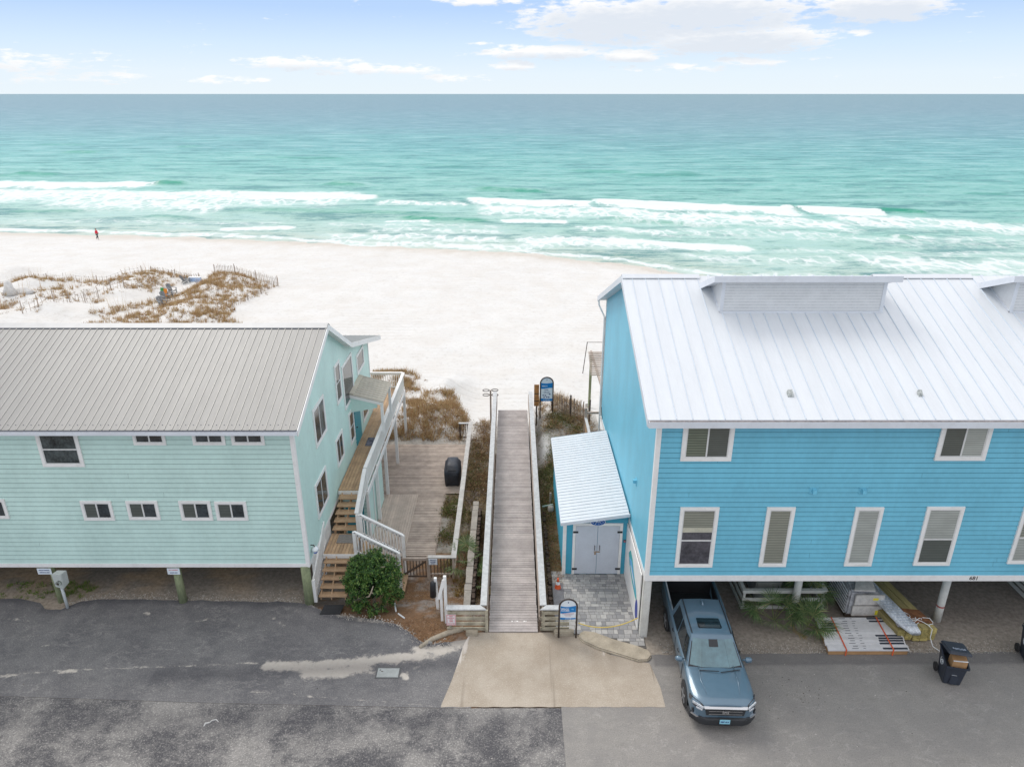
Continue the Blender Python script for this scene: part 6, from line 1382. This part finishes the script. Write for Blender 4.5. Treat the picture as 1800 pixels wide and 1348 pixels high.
J = [((0,0,.92),.15,.11), ((0,0,1.12),.14,.10), ((0,0,1.36),.17,.11), ((0,0,1.47),.07,.07), ((.02,0,1.56),.07,.08), ((.03,0,1.66),.08,.09), ((.02,0,1.74),.06,.07),
     ((0,-.19,1.38),.065,.065), ((-.06,-.24,1.12),.05,.05), ((.10,-.25,.92),.036,.036), ((.14,-.25,.85),.035,.02), ((0,.19,1.38),.065,.065), ((.02,.25,1.12),.05,.05), ((.20,.24,.96),.036,.036), ((.25,.24,.90),.035,.02),
     ((0,-.09,.86),.095,.095), ((.14,-.09,.50),.065,.065), ((.12,-.09,.08),.042,.042), ((.26,-.09,.03),.04,.03), ((0,.09,.86),.095,.095), ((-.06,.09,.48),.065,.065), ((-.26,.09,.12),.042,.042), ((-.14,.09,.05),.04,.03)]
Bn = [(0,1),(1,2),(2,3),(3,4),(4,5),(5,6),(2,7),(7,8),(8,9),(9,10),(2,11),(11,12),(12,13),(13,14),(0,15),(15,16),(16,17),(17,18),(0,19),(19,20),(20,21),(21,22)]
bo = skin_body('body', J, Bn, SK, per)
jk = skin_body('jacket', [((0,0,.88),.20,.15), ((0,0,1.12),.18,.14), ((0,0,1.36),.20,.14), ((0,0,1.46),.10,.09), ((0,-.20,1.38),.085,.085), ((-.06,-.25,1.12),.07,.07), ((.08,-.255,.95),.055,.055), ((0,.20,1.38),.085,.085), ((.02,.26,1.12),.07,.07), ((.17,.25,.98),.055,.055)], [(0,1),(1,2),(2,3),(2,4),(4,5),(5,6),(2,7),(7,8),(8,9)], REDJ, per)
tr_ = skin_body('trousers', [((0,0,.90),.16,.12), ((0,-.09,.84),.11,.11), ((.14,-.09,.50),.08,.08), ((.12,-.09,.12),.06,.06), ((0,.09,.84),.11,.11), ((-.06,.09,.48),.08,.08), ((-.25,.09,.15),.06,.06)], [(0,1),(1,2),(2,3),(0,4),(4,5),(5,6)], TRO, per)
hr = skin_body('hair', [((-.04,0,1.60),.07,.08), ((-.03,0,1.70),.085,.095), ((.0,0,1.77),.075,.085), ((-.08,0,1.48),.05,.06)], [(0,1),(1,2),(0,3)], HAIR, per)
fm_ = MB()
for s_ in (-1, 1): fm_.tube([(.112, s_*.035, 1.665), (.122, s_*.035, 1.665)], .012, 8)
fm_.build('eye', TRO, None).parent = per
MB().hexa([(.10,-.012,1.60),(.14,-.012,1.61),(.14,.012,1.61),(.10,.012,1.60)], [(.10,-.008,1.66),(.115,-.008,1.66),(.115,.008,1.66),(.10,.008,1.66)]).build('nose', SK, None).parent = per
MB().box(.10,.116,-.025,.025,1.575,1.585).build('mouth', REDJ, None).parent = per
# adirondack chairs
ACH = mat('grey_plastic_slat_chair', (.20,.21,.22), .6, .12, 5)
def chair(loc, rz, label):
    e = empty('adirondack_chair', (0,0,0), label, 'chair', 'adirondack chairs on the beach path')
    m = MB()
    for i in range(5): m.hexa([(-.27,-.34+i*.12,.36-i*.035),(.27,-.34+i*.12,.36-i*.035),(.27,-.24+i*.12,.33-i*.035),(-.27,-.24+i*.12,.33-i*.035)], [(-.27,-.34+i*.12,.385-i*.035),(.27,-.34+i*.12,.385-i*.035),(.27,-.24+i*.12,.355-i*.035),(-.27,-.24+i*.12,.355-i*.035)])
    m.build('seat', ACH, e); m = MB()
    for i in range(5): x = -.25+i*.105; t_ = 1.02-.05*abs(i-2); m.hexa([(x,.22,.22),(x+.09,.22,.22),(x+.09,.25,.22),(x,.25,.22)], [(x*1.15,.58,t_),((x+.09)*1.15,.58,t_),((x+.09)*1.15,.61,t_),(x*1.15,.61,t_)])
    m.build('backrest', ACH, e)
    for s_ in (-1, 1):
        m = MB(); m.box(s_*.36-.07, s_*.36+.07, -.40, .42, .56, .585); m.build('arm', ACH, e); m = MB(); m.box(s_*.33-.02, s_*.33+.02, -.36, -.26, 0, .559); m.build('leg', ACH, e)
        m = MB(); m.hexa([(s_*.30-.015,.55,0),(s_*.30+.015,.55,0),(s_*.30+.015,.68,0),(s_*.30-.015,.68,0)], [(s_*.30-.015,-.36,.24),(s_*.30+.015,-.36,.24),(s_*.30+.015,-.36,.36),(s_*.30-.015,-.36,.36)]); m.build('leg', ACH, e)
    e.location = loc; e.rotation_euler.z = R(rz); return e
def gpt(u, v):
    p = P(u, v, -2.)
    for _ in range(8): p = P(u, v, gz(p.x, p.y))
    return p
ch0 = chair(gpt(286, 538), 55, 'slatted grey adirondack chair lowest in the row on the sand path')
for (u, v, rz, lab) in ((292,529,58,'slatted chair second from the bottom of the row, draped with an orange and green towel'), (296,523,60,'slatted grey chair in the middle of the row behind the towel'), (303,515,62,'slatted grey chair topmost of the row on the path'), (327,497,150,'lone slatted grey chair beside the blue boxes')):
    c_ = copy_tree(ch0, loc=gpt(u, v), rz=R(rz), label=lab)
p = gpt(289, 524); e = empty('beach_towel', p, 'green and orange striped towel draped over a chair in the row', 'towel')
TG = mat('towel_green', (.06,.28,.08), .9); TO = mat('towel_orange', (.75,.25,.03), .9)
m = MB(); m.hexa([(p.x-.35,p.y,p.z+.3),(p.x+.02,p.y-.1,p.z+.3),(p.x+.02,p.y,p.z+.3),(p.x-.35,p.y+.1,p.z+.3)], [(p.x-.35,p.y+.2,p.z+1.1),(p.x+.02,p.y+.1,p.z+1.1),(p.x+.02,p.y+.2,p.z+1.1),(p.x-.35,p.y+.3,p.z+1.1)]); m.build('green_stripe', TG, e)
m = MB(); m.hexa([(p.x+.03,p.y-.1,p.z+.25),(p.x+.42,p.y-.2,p.z+.25),(p.x+.42,p.y-.1,p.z+.25),(p.x+.03,p.y,p.z+.25)], [(p.x+.03,p.y+.1,p.z+1.0),(p.x+.42,p.y,p.z+1.0),(p.x+.42,p.y+.1,p.z+1.0),(p.x+.03,p.y+.2,p.z+1.0)]); m.build('orange_stripe', TO, e)
LBX = mat('pale_blue_box', (.42,.56,.78), .5, .05)
for u, lab in ((338,'pale blue lettered box beside the lone chair, left one'), (349,'pale blue lettered box beside the fence post, right one')):
    p = gpt(u, 495); e = empty('storage_box', p, lab, 'box', 'pale blue boxes by the fence'); m = MB(); m.box(p.x-.32, p.x+.32, p.y-.2, p.y+.2, p.z-.05, p.z+.50); m.build('case', LBX, e, bevel=.02); m = MB(); m.box(p.x-.34, p.x+.34, p.y-.22, p.y+.22, p.z+.50, p.z+.55); m.build('lid', wht, e); text('ICE' if u == 338 else 'BAIT', .2, INKN, facing(p.x, p.y-.205, p.z+.2), e)
# sand castle mound left
for (u, v, w_, h_, lab) in ((18,516,.75,1.4,'pointed pale sand sculpture at the left edge of the beach'), (40,514,1.1,.6,'low rounded sand heap right of the pointed sand sculpture')):
    p = gpt(u, v); m = MB(); m.tube([(p.x,p.y,p.z-.1),(p.x,p.y,p.z+h_*.4),(p.x,p.y,p.z+h_*.8),(p.x,p.y,p.z+h_)], [w_, w_*.6, w_*.45, w_*.15], 12); o = m.build('sand_heap', mat('damp_sand', (.64,.62,.59), .95, .1, 4), None, smooth=True); tag(o, lab, 'sand heap')
# ================================================================ vegetation
def leafmat(name, stops, rough=.6, trans=.25):
    m, k, b = pmat(name); rnd = k.n('ShaderNodeNewGeometry').outputs['Random Per Island']
    c = k.ramp(rnd, stops); k.put(b.inputs['Base Color'], c); b.inputs['Roughness'].default_value = rough; b.inputs['Specular IOR Level'].default_value = .3
    tr_ = k.n('ShaderNodeBsdfTranslucent'); k.put(tr_.inputs[0], c); mx = k.n('ShaderNodeMixShader'); mx.inputs[0].default_value = trans
    o = [n for n in m.node_tree.nodes if n.type == 'OUTPUT_MATERIAL'][0]; m.node_tree.links.new(b.outputs[0], mx.inputs[1]); m.node_tree.links.new(tr_.outputs[0], mx.inputs[2]); m.node_tree.links.new(mx.outputs[0], o.inputs[0]); return m
BUSHM = leafmat('bush_leaf', [(0., (.016,.048,.012)), (.35, (.038,.10,.022)), (.75, (.10,.20,.04)), (1., (.22,.30,.075))], .38)
SCRUBM = leafmat('brown_scrub_leaf', [(0., (.13,.075,.045)), (.4, (.26,.155,.08)), (.75, (.38,.26,.14)), (1., (.26,.25,.10))], .85)
GREENM = leafmat('green_scrub_leaf', [(0., (.05,.055,.02)), (.35, (.10,.12,.03)), (.7, (.12,.16,.04)), (.85, (.22,.15,.07)), (1., (.26,.27,.09))], .8)
GRASSM = leafmat('dry_dune_grass', [(0., (.28,.16,.08)), (.4, (.45,.29,.145)), (.75, (.58,.42,.24)), (1., (.44,.38,.19))], .9)
PALMM = leafmat('palm_frond', [(0., (.08,.14,.05)), (.5, (.15,.24,.09)), (.85, (.27,.35,.15)), (1., (.42,.38,.18))], .5)
DRYM = leafmat('dry_frond', [(0., (.30,.22,.10)), (1., (.45,.36,.18))], .8)
def rawmesh(name, V, Fc, m, parent=None, loc=None):
    me = bpy.data.meshes.new(name); V = np.asarray(V, dtype=float)
    if parent is not None: V = V-np.array(worldloc(parent))
    me.from_pydata(V.tolist(), [], Fc.tolist() if hasattr(Fc, 'tolist') else Fc); me.materials.append(m)
    o = bpy.data.objects.new(name, me); COL.objects.link(o)
    if parent is not None: o.parent = parent
    return o
def leaves(cent, nrm, size, asp=.45):
    """one diamond leaf per centre"""
    n = len(cent); t = rng.normal(size=(n, 3)); t -= nrm*(t*nrm).sum(1)[:, None]; t /= np.linalg.norm(t, axis=1)[:, None]+1e-9; b_ = np.cross(nrm, t); s = size[:, None]
    V = np.stack([cent-t*s, cent+b_*s*asp, cent+t*s, cent-b_*s*asp], 1).reshape(-1, 3); Fc = np.arange(4*n).reshape(-1, 4); return V, Fc
def unit(n): v = rng.normal(size=(n, 3)); return v/np.linalg.norm(v, axis=1)[:, None]
# the round bush by the stairs
e = empty('round_bush', (-5.3, 22.3, 0), 'large round glossy green bush between the stairs and the garden gate', 'bush')
m = MB(); m.tube([(-5.3,22.3,-.4),(-5.28,22.3,.5),(-5.1,22.2,1.1)], [.08,.06,.04], 8)
for i in range(9): a = i*.7; m.tube([(-5.3,22.3,.3+.05*i),(-5.3+.45*math.cos(a),22.3+.45*math.sin(a),.9+.1*i),(-5.3+.8*math.cos(a),22.3+.8*math.sin(a),1.1+.1*i)], [.035,.025,.012], 6)
m.tube([(-5.36,21.32,.90),(-5.22,21.24,1.00),(-5.12,21.20,1.22),(-5.04,21.26,1.45)], [.02,.03,.028,.015], 7); m.tube([(-5.12,21.20,1.22),(-5.00,21.22,1.10)], [.02,.012], 6)
m.build('trunk', mat('pale_bark', (.34,.28,.21), .8, .15, 8), e, smooth=True)
C = []; N = []; cs = []
for i in range(640):
    d = unit(1)[0]; d[2] = abs(d[2]) if rng.random() < .45 else d[2]; low = 1+.38*max(0, -d[2]); c = d*np.array((1.05*low, .98*low, 1.16))*rng.uniform(.74, 1.03)*(1+.07*math.sin(d[0]*9)+.06*math.sin(d[2]*8+d[0]*5)); c += np.array((-5.3, 22.2, .92))
    if c[2] < .02: continue
    if abs(c[0]+5.15) < .18 and abs(c[2]-1.15) < .34 and c[1] < 22: continue
    k_ = 24; o_ = unit(k_)*rng.uniform(.02, .15, (k_, 1)); C.append(c+o_); nn = d*.5+np.array((0,0,.55))+unit(k_)*.75; N.append(nn/np.linalg.norm(nn, axis=1)[:, None])
C = np.concatenate(C); N = np.concatenate(N); V, Fc = leaves(C, N, rng.uniform(.035, .068, len(C)), .42); rawmesh('crown', V, Fc, BUSHM, e)
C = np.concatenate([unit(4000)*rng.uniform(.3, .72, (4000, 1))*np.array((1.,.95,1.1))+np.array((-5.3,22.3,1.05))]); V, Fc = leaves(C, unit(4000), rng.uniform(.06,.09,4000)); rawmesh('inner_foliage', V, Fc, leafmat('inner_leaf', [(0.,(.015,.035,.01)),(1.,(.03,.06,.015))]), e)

def scrub(name, region, n, m_, size, h, cat, label=None, dens=None, seed=0, asp=.3, parent=None, stuff=True, cl=14):
    """low scrub: clumps of small leaf faces over a region of the ground (region: bounds x0,x1,y0,y1; dens(x,y) keeps 0..1)"""
    x0, x1, y0, y1 = region; C = []; 
    for i in range(n):
        x, y = rng.uniform(x0, x1), rng.uniform(y0, y1)
        if dens and rng.random() > dens(x, y): continue
        z = gz(x, y); hh = h*rng.uniform(.4, 1.2); k_ = cl; o_ = rng.normal(size=(k_, 3))*np.array((.13, .13, .0)); o_[:, 2] = rng.uniform(0, hh, k_); C.append(np.array((x, y, z))+o_)
    C = np.concatenate(C); nn = unit(len(C)); nn[:, 2] = np.abs(nn[:, 2])+.3; nn /= np.linalg.norm(nn, axis=1)[:, None]
    V, Fc = leaves(C, nn, rng.uniform(size*.6, size*1.3, len(C)), asp); o = rawmesh(name, V, Fc, m_, parent)
    if stuff: tag(o, label, cat, kind='stuff')
    return o
def grass(name, pts, m_, h, spread, nb, wd=.012, label=None, lean=.35):
    V = []; 
    for (x, y, s_) in pts:
        z = gz(x, y)-.03; nbb = max(4, int(nb*s_)); a = rng.uniform(0, 6.283, nbb); r_ = rng.uniform(0, spread, nbb)*s_; bx, by = x+r_*np.cos(a), y+r_*np.sin(a); hh = h*s_*rng.uniform(.5, 1.15, nbb); l_ = rng.uniform(.1, lean, nbb)*hh*1.3; a2 = a+rng.normal(size=nbb)*.8; w_ = rng.uniform(0, 6.283, nbb)
        p0 = np.stack([bx-wd*np.cos(w_), by-wd*np.sin(w_), np.full(nbb, z)], 1); p1 = np.stack([bx+wd*np.cos(w_), by+wd*np.sin(w_), np.full(nbb, z)], 1); p2 = np.stack([bx+l_*np.cos(a2), by+l_*np.sin(a2), z+hh], 1)
        V.append(np.stack([p0, p1, p2], 1).reshape(-1, 3))
    V = np.concatenate(V); o = rawmesh(name, V, np.arange(len(V)).reshape(-1, 3), m_); tag(o, label, 'grass', kind='stuff'); return o
# corridor scrub left of the boardwalk
scrub('ground_scrub', (-2.3, -1.18, 23.5, 40.), 1500, SCRUBM, .045, .28, 'scrub', 'brown scrub between the deck fence and the boardwalk', lambda x, y: .25+.75*sst(-.15, .3, fbm(x, y, .8, 3, 1.)+.25*sst(29, 31, y)-.5*math.exp(-((y-30.5)/1.0)**2)), asp=.35)
scrub('green_scrub', (-2.3, -1.2, 24., 40.), 420, GREENM, .05, .30, 'scrub', 'green scrub between the deck fence and the boardwalk', lambda x, y: sst(.0, .4, fbm(x, y, .6, 3, 21.)))
def bed(x, y): return sst(-.2, .25, fbm(x, y, .9, 3, 31.))
scrub('deck_side_shrub', (-3.36, -2.5, 25.3, 31.3), 420, GREENM, .055, .32, 'shrub', 'green and brown shrubs in the bed between the lower deck and its fence', lambda x, y: bed(x, y)*(.5+.5*sst(28, 30, y)))
scrub('deck_side_litter', (-3.36, -2.5, 25.0, 31.4), 400, SCRUBM, .04, .12, 'litter', 'brown plants in the bed between the lower deck and its fence', bed)
# right of the boardwalk
scrub('ground_scrub', (1.3, 4.0, 30.8, 38.5), 1900, GREENM, .05, .26, 'scrub', 'green and brown scrub behind the shed', lambda x, y: sst(-.1, .3, fbm(x, y, .8, 3, 41.)+.35*sst(36.5, 33, y))*(1-math.exp(-((x-1.7)/.28)**2)*sst(32.5, 33.5, y)))
scrub('brown_scrub', (1.5, 4.6, 31, 39.6), 1500, SCRUBM, .05, .30, 'scrub', 'brown scrub and vines around the slat fence', lambda x, y: sst(-.1, .35, fbm(x, y, .7, 3, 51.)+.3*sst(34, 36, y))*sst(1.6, 2.2, x))
scrub('vine_scrub', (1.25, 1.98, 24.5, 31), 500, GREENM, .045, .14, 'scrub', 'low green scrub beside the shed wall', lambda x, y: .15+.85*sst(26.5, 29.5, y))
scrub('leaf_litter', (1.55, 2.02, 23.3, 30.5), 700, leafmat('mulch_leaf', [(0.,(.16,.11,.05)),(.5,(.30,.24,.13)),(.8,(.34,.12,.06)),(1.,(.28,.30,.10))], .9), .035, .05, 'litter', 'mulch and leaf litter along the shed wall')
# trench litter under the boardwalk edges
scrub('trench_litter', (-1.58, -1.16, 21.2, 29.5), 300, SCRUBM, .035, .06, 'litter', 'dark litter between the palisade and the boardwalk')
# straw bed
def strawd(x, y): return 0. if (x > -1.95 and y < 21) or y < ytop_left(x)+.05 else sst(-.35, .2, fbm(x, y, .9, 4, 61.))
STR = leafmat('pine_straw', [(0.,(.12,.06,.03)),(.5,(.27,.15,.075)),(1.,(.42,.28,.15))], .95)
n = 9000; V = []
for i in range(n):
    x, y = rng.uniform(-4.9, -1.95), rng.uniform(20.0, 24.7)
    if rng.random() > strawd(x, y): continue
    z = gz(x, y)+.028+rng.uniform(0, .02); a = rng.uniform(0, 6.283); L = rng.uniform(.05, .12); dx, dy = math.cos(a)*L, math.sin(a)*L; wx, wy = -math.sin(a)*.006, math.cos(a)*.006
    V += [(x-wx, y-wy, z), (x+wx, y+wy, z), (x+dx, y+dy, z+rng.uniform(-.01, .03))]
V = np.array(V); o = rawmesh('pine_straw', V, np.arange(len(V)).reshape(-1, 3), STR); tag(o, 'brown pine straw covering the bed beside the gate', 'straw', kind='stuff')
# weeds at the first piling
wp = [(P(u, 1048+rng.uniform(-8, 6)).x, P(u, 1048).y+rng.uniform(-.1, .9), rng.uniform(.5, 1.)) for u in list(range(0, 160, 3))+list(range(80, 145, 2))]
grass('weeds', wp, leafmat('weed_green', [(0.,(.09,.15,.03)),(.6,(.18,.30,.05)),(1.,(.36,.30,.13))], .8), .17, .14, 34, .012, 'green weeds around the leftmost piling')
tufts = [(grnd(u, v).x, grnd(u, v).y, 1.) for u, v in ((806,1040),(812,1030),(800,1022),(803,1048),(815,1018))]
grass('grass_tuft', tufts, leafmat('yellow_tuft', [(0.,(.28,.17,.04)),(.6,(.40,.27,.07)),(1.,(.25,.27,.08))], .8), .34, .10, 60, .007, 'yellowish grass tufts beside the block edging', .6)
# dune field behind the mint house
DP = [[(-64,70),(-53,72),(-50,77),(-45,82.5),(-41,84.5),(-38.5,84),(-39.3,80),(-40.0,76),(-43,72),(-46,65),(-48,57),(-64,57),(-47,57)], [(-36.2,84.2),(-28.2,81.5),(-27.2,80.5),(-29,74),(-28,69),(-27,60),(-41,60),(-39,65),(-37.0,70),(-35.6,77)]]
def dune_d(x, y):
    v = 0
    if inpoly(x, y, DP[0]): v = .10+.6*sst(.12, .5, fbm(x, y, .28, 4, 71.))
    if inpoly(x, y, DP[1]): v = .42+.6*sst(-.2, .3, fbm(x, y, .3, 4, 73.))
    # dense rims along the fences and the path
    for ax, ay, bx, by, wd, st in ((-35.4,79,-40.2,67.5,.9,1.),(-38,66.2,-27,66.2,.8,1.),(-58,74,-50,78.6,.7,1.),(-50,78.6,-44.5,82.6,.8,1.),(-43.5,84.6,-37.9,84.3,.8,1.),(-44.5,81.,-42,82.5,1.1,.9),(-28.6,81.4,-35,84.,.7,.7),(-28.5,79,-29.8,69,1.0,.8),(-41.8,76,-38.4,77.2,.4,.7)):
        d, t = seg(x, y, ax, ay, bx, by); v = max(v, st*math.exp(-(d/wd)**2))
    return v
pts = []
while len(pts) < 1500:
    x, y = rng.uniform(-64, -26), rng.uniform(58, 86)
    if rng.random() < dune_d(x, y)**1.5: pts.append((x, y, rng.uniform(.5, 1.2)))
grass('dune_grass', pts, GRASSM, .50, .30, 24, .020, 'tawny dune grass over the hummocks behind the mint house')
scrub('dune_scrub', (-64, -26, 58, 86), 7500, SCRUBM, .085, .16, 'scrub', 'rusty low scrub over the dunes behind the mint house', lambda x, y: .6*dune_d(x, y)+.10*(inpoly(x, y, DP[0]) or inpoly(x, y, DP[1])), cl=8)
st_ = [(rng.uniform(-56, -27), rng.uniform(66, 85), rng.uniform(.7, 1.2)) for _ in range(300)]
grass('sea_oats', [p for p in st_ if dune_d(p[0], p[1]) > .3], GRASSM, 1.7, .3, 4, .014, 'tall thin sea oat stalks on the dune crests', .15)
# dune left of the boardwalk end, beyond the lower deck
def dl(x, y):
    if not inpoly(x, y, [(-10,37.6),(-3.0,37.6),(-2.75,40.5),(-4.0,45.5),(-6.2,49.5),(-9.5,52.5),(-12,50)]): return 0
    return sst(-.25, .3, fbm(x, y, .45, 4, 81.)+.55*sst(44, 39, y)+.3*sst(-6, -4, x)-.15)
pts = []
while len(pts) < 620:
    x, y = rng.uniform(-10.5, -2.4), rng.uniform(37.6, 52.5)
    if rng.random() < dl(x, y): pts.append((x, y, rng.uniform(.5, 1.2)))
grass('dune_grass', pts, GRASSM, .50, .26, 34, .014, 'tawny grass on the low dune beyond the lower deck', .5)
scrub('dune_scrub', (-10.5, -2.4, 37.6, 52.5), 4200, SCRUBM, .06, .22, 'scrub', 'rusty scrub on the low dune beyond the lower deck', lambda x, y: .9*dl(x, y), cl=12)
pts = [(rng.uniform(1.6, 4.3), rng.uniform(36.5, 44), rng.uniform(.4, 1.1)) for _ in range(75)]+[(rng.normal(2.75, .15), rng.normal(40.5, .3), 1.2) for _ in range(8)]
grass('dune_grass', pts, GRASSM, .55, .22, 34, .012, 'tawny grass beside the far arched sign', .5)
pts = [(rng.uniform(-2.3, -1.2), rng.uniform(36.5, 40.6), rng.uniform(.4, .9)) for _ in range(26)]
grass('dune_grass', pts, GRASSM, .5, .2, 30, .012, 'dry grass left of the boardwalk end', .6)
# twiggy dead vines
m = MB(); random.seed(14)
for i in range(46):
    x, y = random.uniform(-2.2, -1.3), random.uniform(30, 31.6)+(random.random() < .4)*random.uniform(7, 8.5); z = gz(x, y); p_ = [(x, y, z)]
    for _ in range(4): x += random.uniform(-.16, .16); y += random.uniform(-.2, .2); p_.append((x, y, gz(x, y)+random.uniform(.08, .32)))
    m.tube(p_, .009, 4)
o = m.build('dead_twigs', mat('grey_twig', (.36,.30,.27), .9)); tag(o, 'grey dead twigs left of the boardwalk', 'twigs', kind='stuff')
# palms
def fan_palm(loc, label, nf=11, h=.55, fl=.75, seed=1, dry=2, nm='fan_palm'):
    e = empty(nm, loc, label, 'palm'); r_ = random.Random(seed); x0_, y0_, z0_ = loc; st = MB(); gr_ = ([], []); dr_ = ([], [])
    for i in range(nf):
        a = i*2.4+r_.uniform(-.3, .3); up = r_.uniform(.35, 1.25) if i < nf-dry else -.1; L = h*r_.uniform(.8, 1.2); dirh = Vector((math.cos(a), math.sin(a), 0)); d = (dirh*math.cos(up)+Vector((0,0,1))*math.sin(up)).normalized(); b0 = Vector(loc)+Vector((0,0,.05)); tip = b0+d*L; st.tube([b0, b0+d*L*.5, tip], .012, 5)
        sd_ = d.cross(Vector((0,0,1))).normalized(); nrm = sd_.cross(d).normalized(); V, Fc = dr_ if i >= nf-dry else gr_
        for j in range(26):
            t = (j/25-.5)*3.9; q = (d*math.cos(t)+sd_*math.sin(t)).normalized(); l_ = fl*(1-.25*abs(t)/2)*r_.uniform(.85, 1.05); w_ = q.cross(nrm).normalized()*.017; dr = Vector((0,0,-1))*l_*r_.uniform(.12, .38); b_ = len(V); mid = tip+q*l_*.55+nrm*.02
            V += [tip, mid-w_+dr*.25, tip+q*l_+dr, mid+w_+dr*.25]; Fc.append((b_, b_+1, b_+2, b_+3))
    st.build('stem', mat('palm_stem', (.17,.20,.07), .7), e)
    rawmesh('fronds', [tuple(v) for v in gr_[0]], gr_[1], PALMM, e)
    if dr_[0]: rawmesh('dry_fronds', [tuple(v) for v in dr_[0]], dr_[1], DRYM, e)
    return e
fan_palm((9.65, 21.1, 0), 'drooping fan palm left of the white piling under the blue house', 12, .75, .85, 1, 2)
fan_palm((10.75, 20.75, 0), 'fan palm in front of the white piling beside the carton bundle', 14, .55, .85, 2, 2)
fan_palm((11.0, 21.9, 0), 'fan palm right behind the white piling by the slat enclosure', 9, .9, .8, 3, 0)
fan_palm((-1.95, 25.6, -.85), 'fan palmetto between the deck fence and the boardwalk', 11, .75, .72, 4, 3)
fan_palm((-1.35, 24.2, -.85), 'small palmetto in the trench against the boardwalk', 6, .5, .55, 6, 2)
# slat sand fences
def sand_fence(name, a, b_, label, h=1.1, gap=.09, cat='fence', r_=.016, posts=3, lean=.06, z=None):
    e = empty(name, (a[0], a[1], gz(*a)), label, cat); L = math.hypot(b_[0]-a[0], b_[1]-a[1]); n = int(L/gap); m = MB(); rr_ = random.Random(int(abs(a[0])*100)); w_ = MB(); prev = None; top = []
    for i in range(n+1):
        t = i/n; x = a[0]+(b_[0]-a[0])*t; y = a[1]+(b_[1]-a[1])*t; g = gz(x, y); dx = rr_.uniform(-lean, lean); hh = h*rr_.uniform(.88, 1.06); m.beam((x, y, g-.1), (x+dx, y+rr_.uniform(-lean, lean), g+hh), r_*2.2, r_); top.append((x, y, g))
    m.build('slats', SLAT, e)
    if posts:
        for i in range(posts): t = (i+.02)/max(1, posts-1+.04); x = a[0]+(b_[0]-a[0])*t; y = a[1]+(b_[1]-a[1])*t; g = gz(x, y); MB().tube([(x, y, g-.2), (x, y, g+h*1.2)], .045 if y > 50 else .05, 7).build('post', WOODG if y > 50 else WOODD, e)
    for zf in (.25, .75): w_.tube([(x, y, g+h*zf) for x, y, g in top[::max(1, n//10)]], .006, 4)
    w_.build('wire', IRON, e); return e
SLAT = mat('fence_lath', (.36,.27,.20), .9, .25, 6, island=.35)
sand_fence('sand_fence', (2.35, 38.75), (4.45, 37.1), 'wooden lath sand fence right of the boardwalk end', 1.2, .10, r_=.022, posts=3)
sand_fence('sand_fence', (-35.8, 84.6), (-27.3, 81.6), 'grey lath sand fence along the seaward rim of the right dune patch', 1.0, .22, r_=.02, posts=4)
sand_fence('sand_fence', (-27.6, 81.), (-28.5, 70.5), 'leaning lath fence down the right side of the dune patch', .6, .42, r_=.016, posts=4, lean=.2)
sand_fence('sand_fence', (-60, 73.), (-44., 83.8), 'lath sand fence climbing the seaward side of the left dunes', .65, .42, r_=.016, posts=5, lean=.2)
sand_fence('sand_fence', (-42.5, 76.5), (-46.6, 65.5), 'weathered post and lath fence beside the sand path', 1.0, .42, r_=.018, posts=8, lean=.15)
sand_fence('sand_fence', (-43.7, 85.2), (-37.8, 84.8), 'short lath fence behind the adirondack chairs', .6, .3, r_=.02, posts=3, lean=.1)
# gravel along the asphalt edges
def pebbles(name, n, f, m_, label, s0=.008, s1=.022):
    m = MB()
    for i in range(n):
        x, y = f(); z = .0+gz(x, y)+.02; s = random.uniform(s0, s1); m.add([(x-s,y-s*.7,z-.01),(x+s,y-s*.6,z-.01),(x+s*.8,y+s*.8,z-.01),(x-s*.9,y+s*.7,z-.01),(x,y,z+s*.9)], [(0,1,4),(1,2,4),(2,3,4),(3,0,4)])
    o = m.build(name, m_); return tag(o, label, 'gravel', kind='stuff')
PEB = mat('pale_pebble', (.40,.365,.32), .9, .1, 5, island=.4); random.seed(21)
pebbles('gravel', 2400, lambda: (lambda x: (x, 19.45+abs(random.gauss(0, .30))))(random.uniform(5.2, 20)), PEB, 'pale gravel along the asphalt edge under the blue house')
pebbles('gravel', 1100, lambda: (lambda x: (x, ytop_left(x)+abs(random.gauss(.0, .22))))(random.uniform(-17, -7.7)), PEB, 'pale gravel along the asphalt edge under the mint house')
pebbles('sand_crumbs', 420, lambda: (lambda x: (x, ytop_left(x)+random.gauss(0, .12)))(random.uniform(-7.5, -2.2)), mat('sand_crumb', (.50,.45,.39), .9, .1, 5, island=.2), 'pale sand crumbs along the lot edge near the bush', .01, .03)

# a few blown leaves and stones on the asphalt
m = MB(); random.seed(33)
for i in range(150):
    x, y = random.choice(((random.uniform(5, 19), random.uniform(12, 19)), (random.uniform(-18, 1), random.uniform(13, 21)), (random.gauss(9.5, .6), random.gauss(17.6, .5)))); s = random.uniform(.012, .03); a = random.uniform(0, 6.28)
    if -2.4 < x < 4.9 and y > 17: continue
    ca, sa = math.cos(a)*s, math.sin(a)*s; m.add([(x-ca, y-sa, .004), (x+sa*.6, y-ca*.6, .008), (x+ca, y+sa, .012), (x-sa*.6, y+ca*.6, .007), (x, y, .016)], [(0,1,4),(1,2,4),(2,3,4),(3,0,4)])
o = m.build('blown_leaves', leafmat('asphalt_leaf', [(0.,(.04,.035,.03)),(.45,(.10,.08,.05)),(.6,(.45,.42,.38)),(1.,(.60,.57,.52))], .9, 0.)); tag(o, 'dark leaves and pale chips scattered over the asphalt', 'litter', kind='stuff')
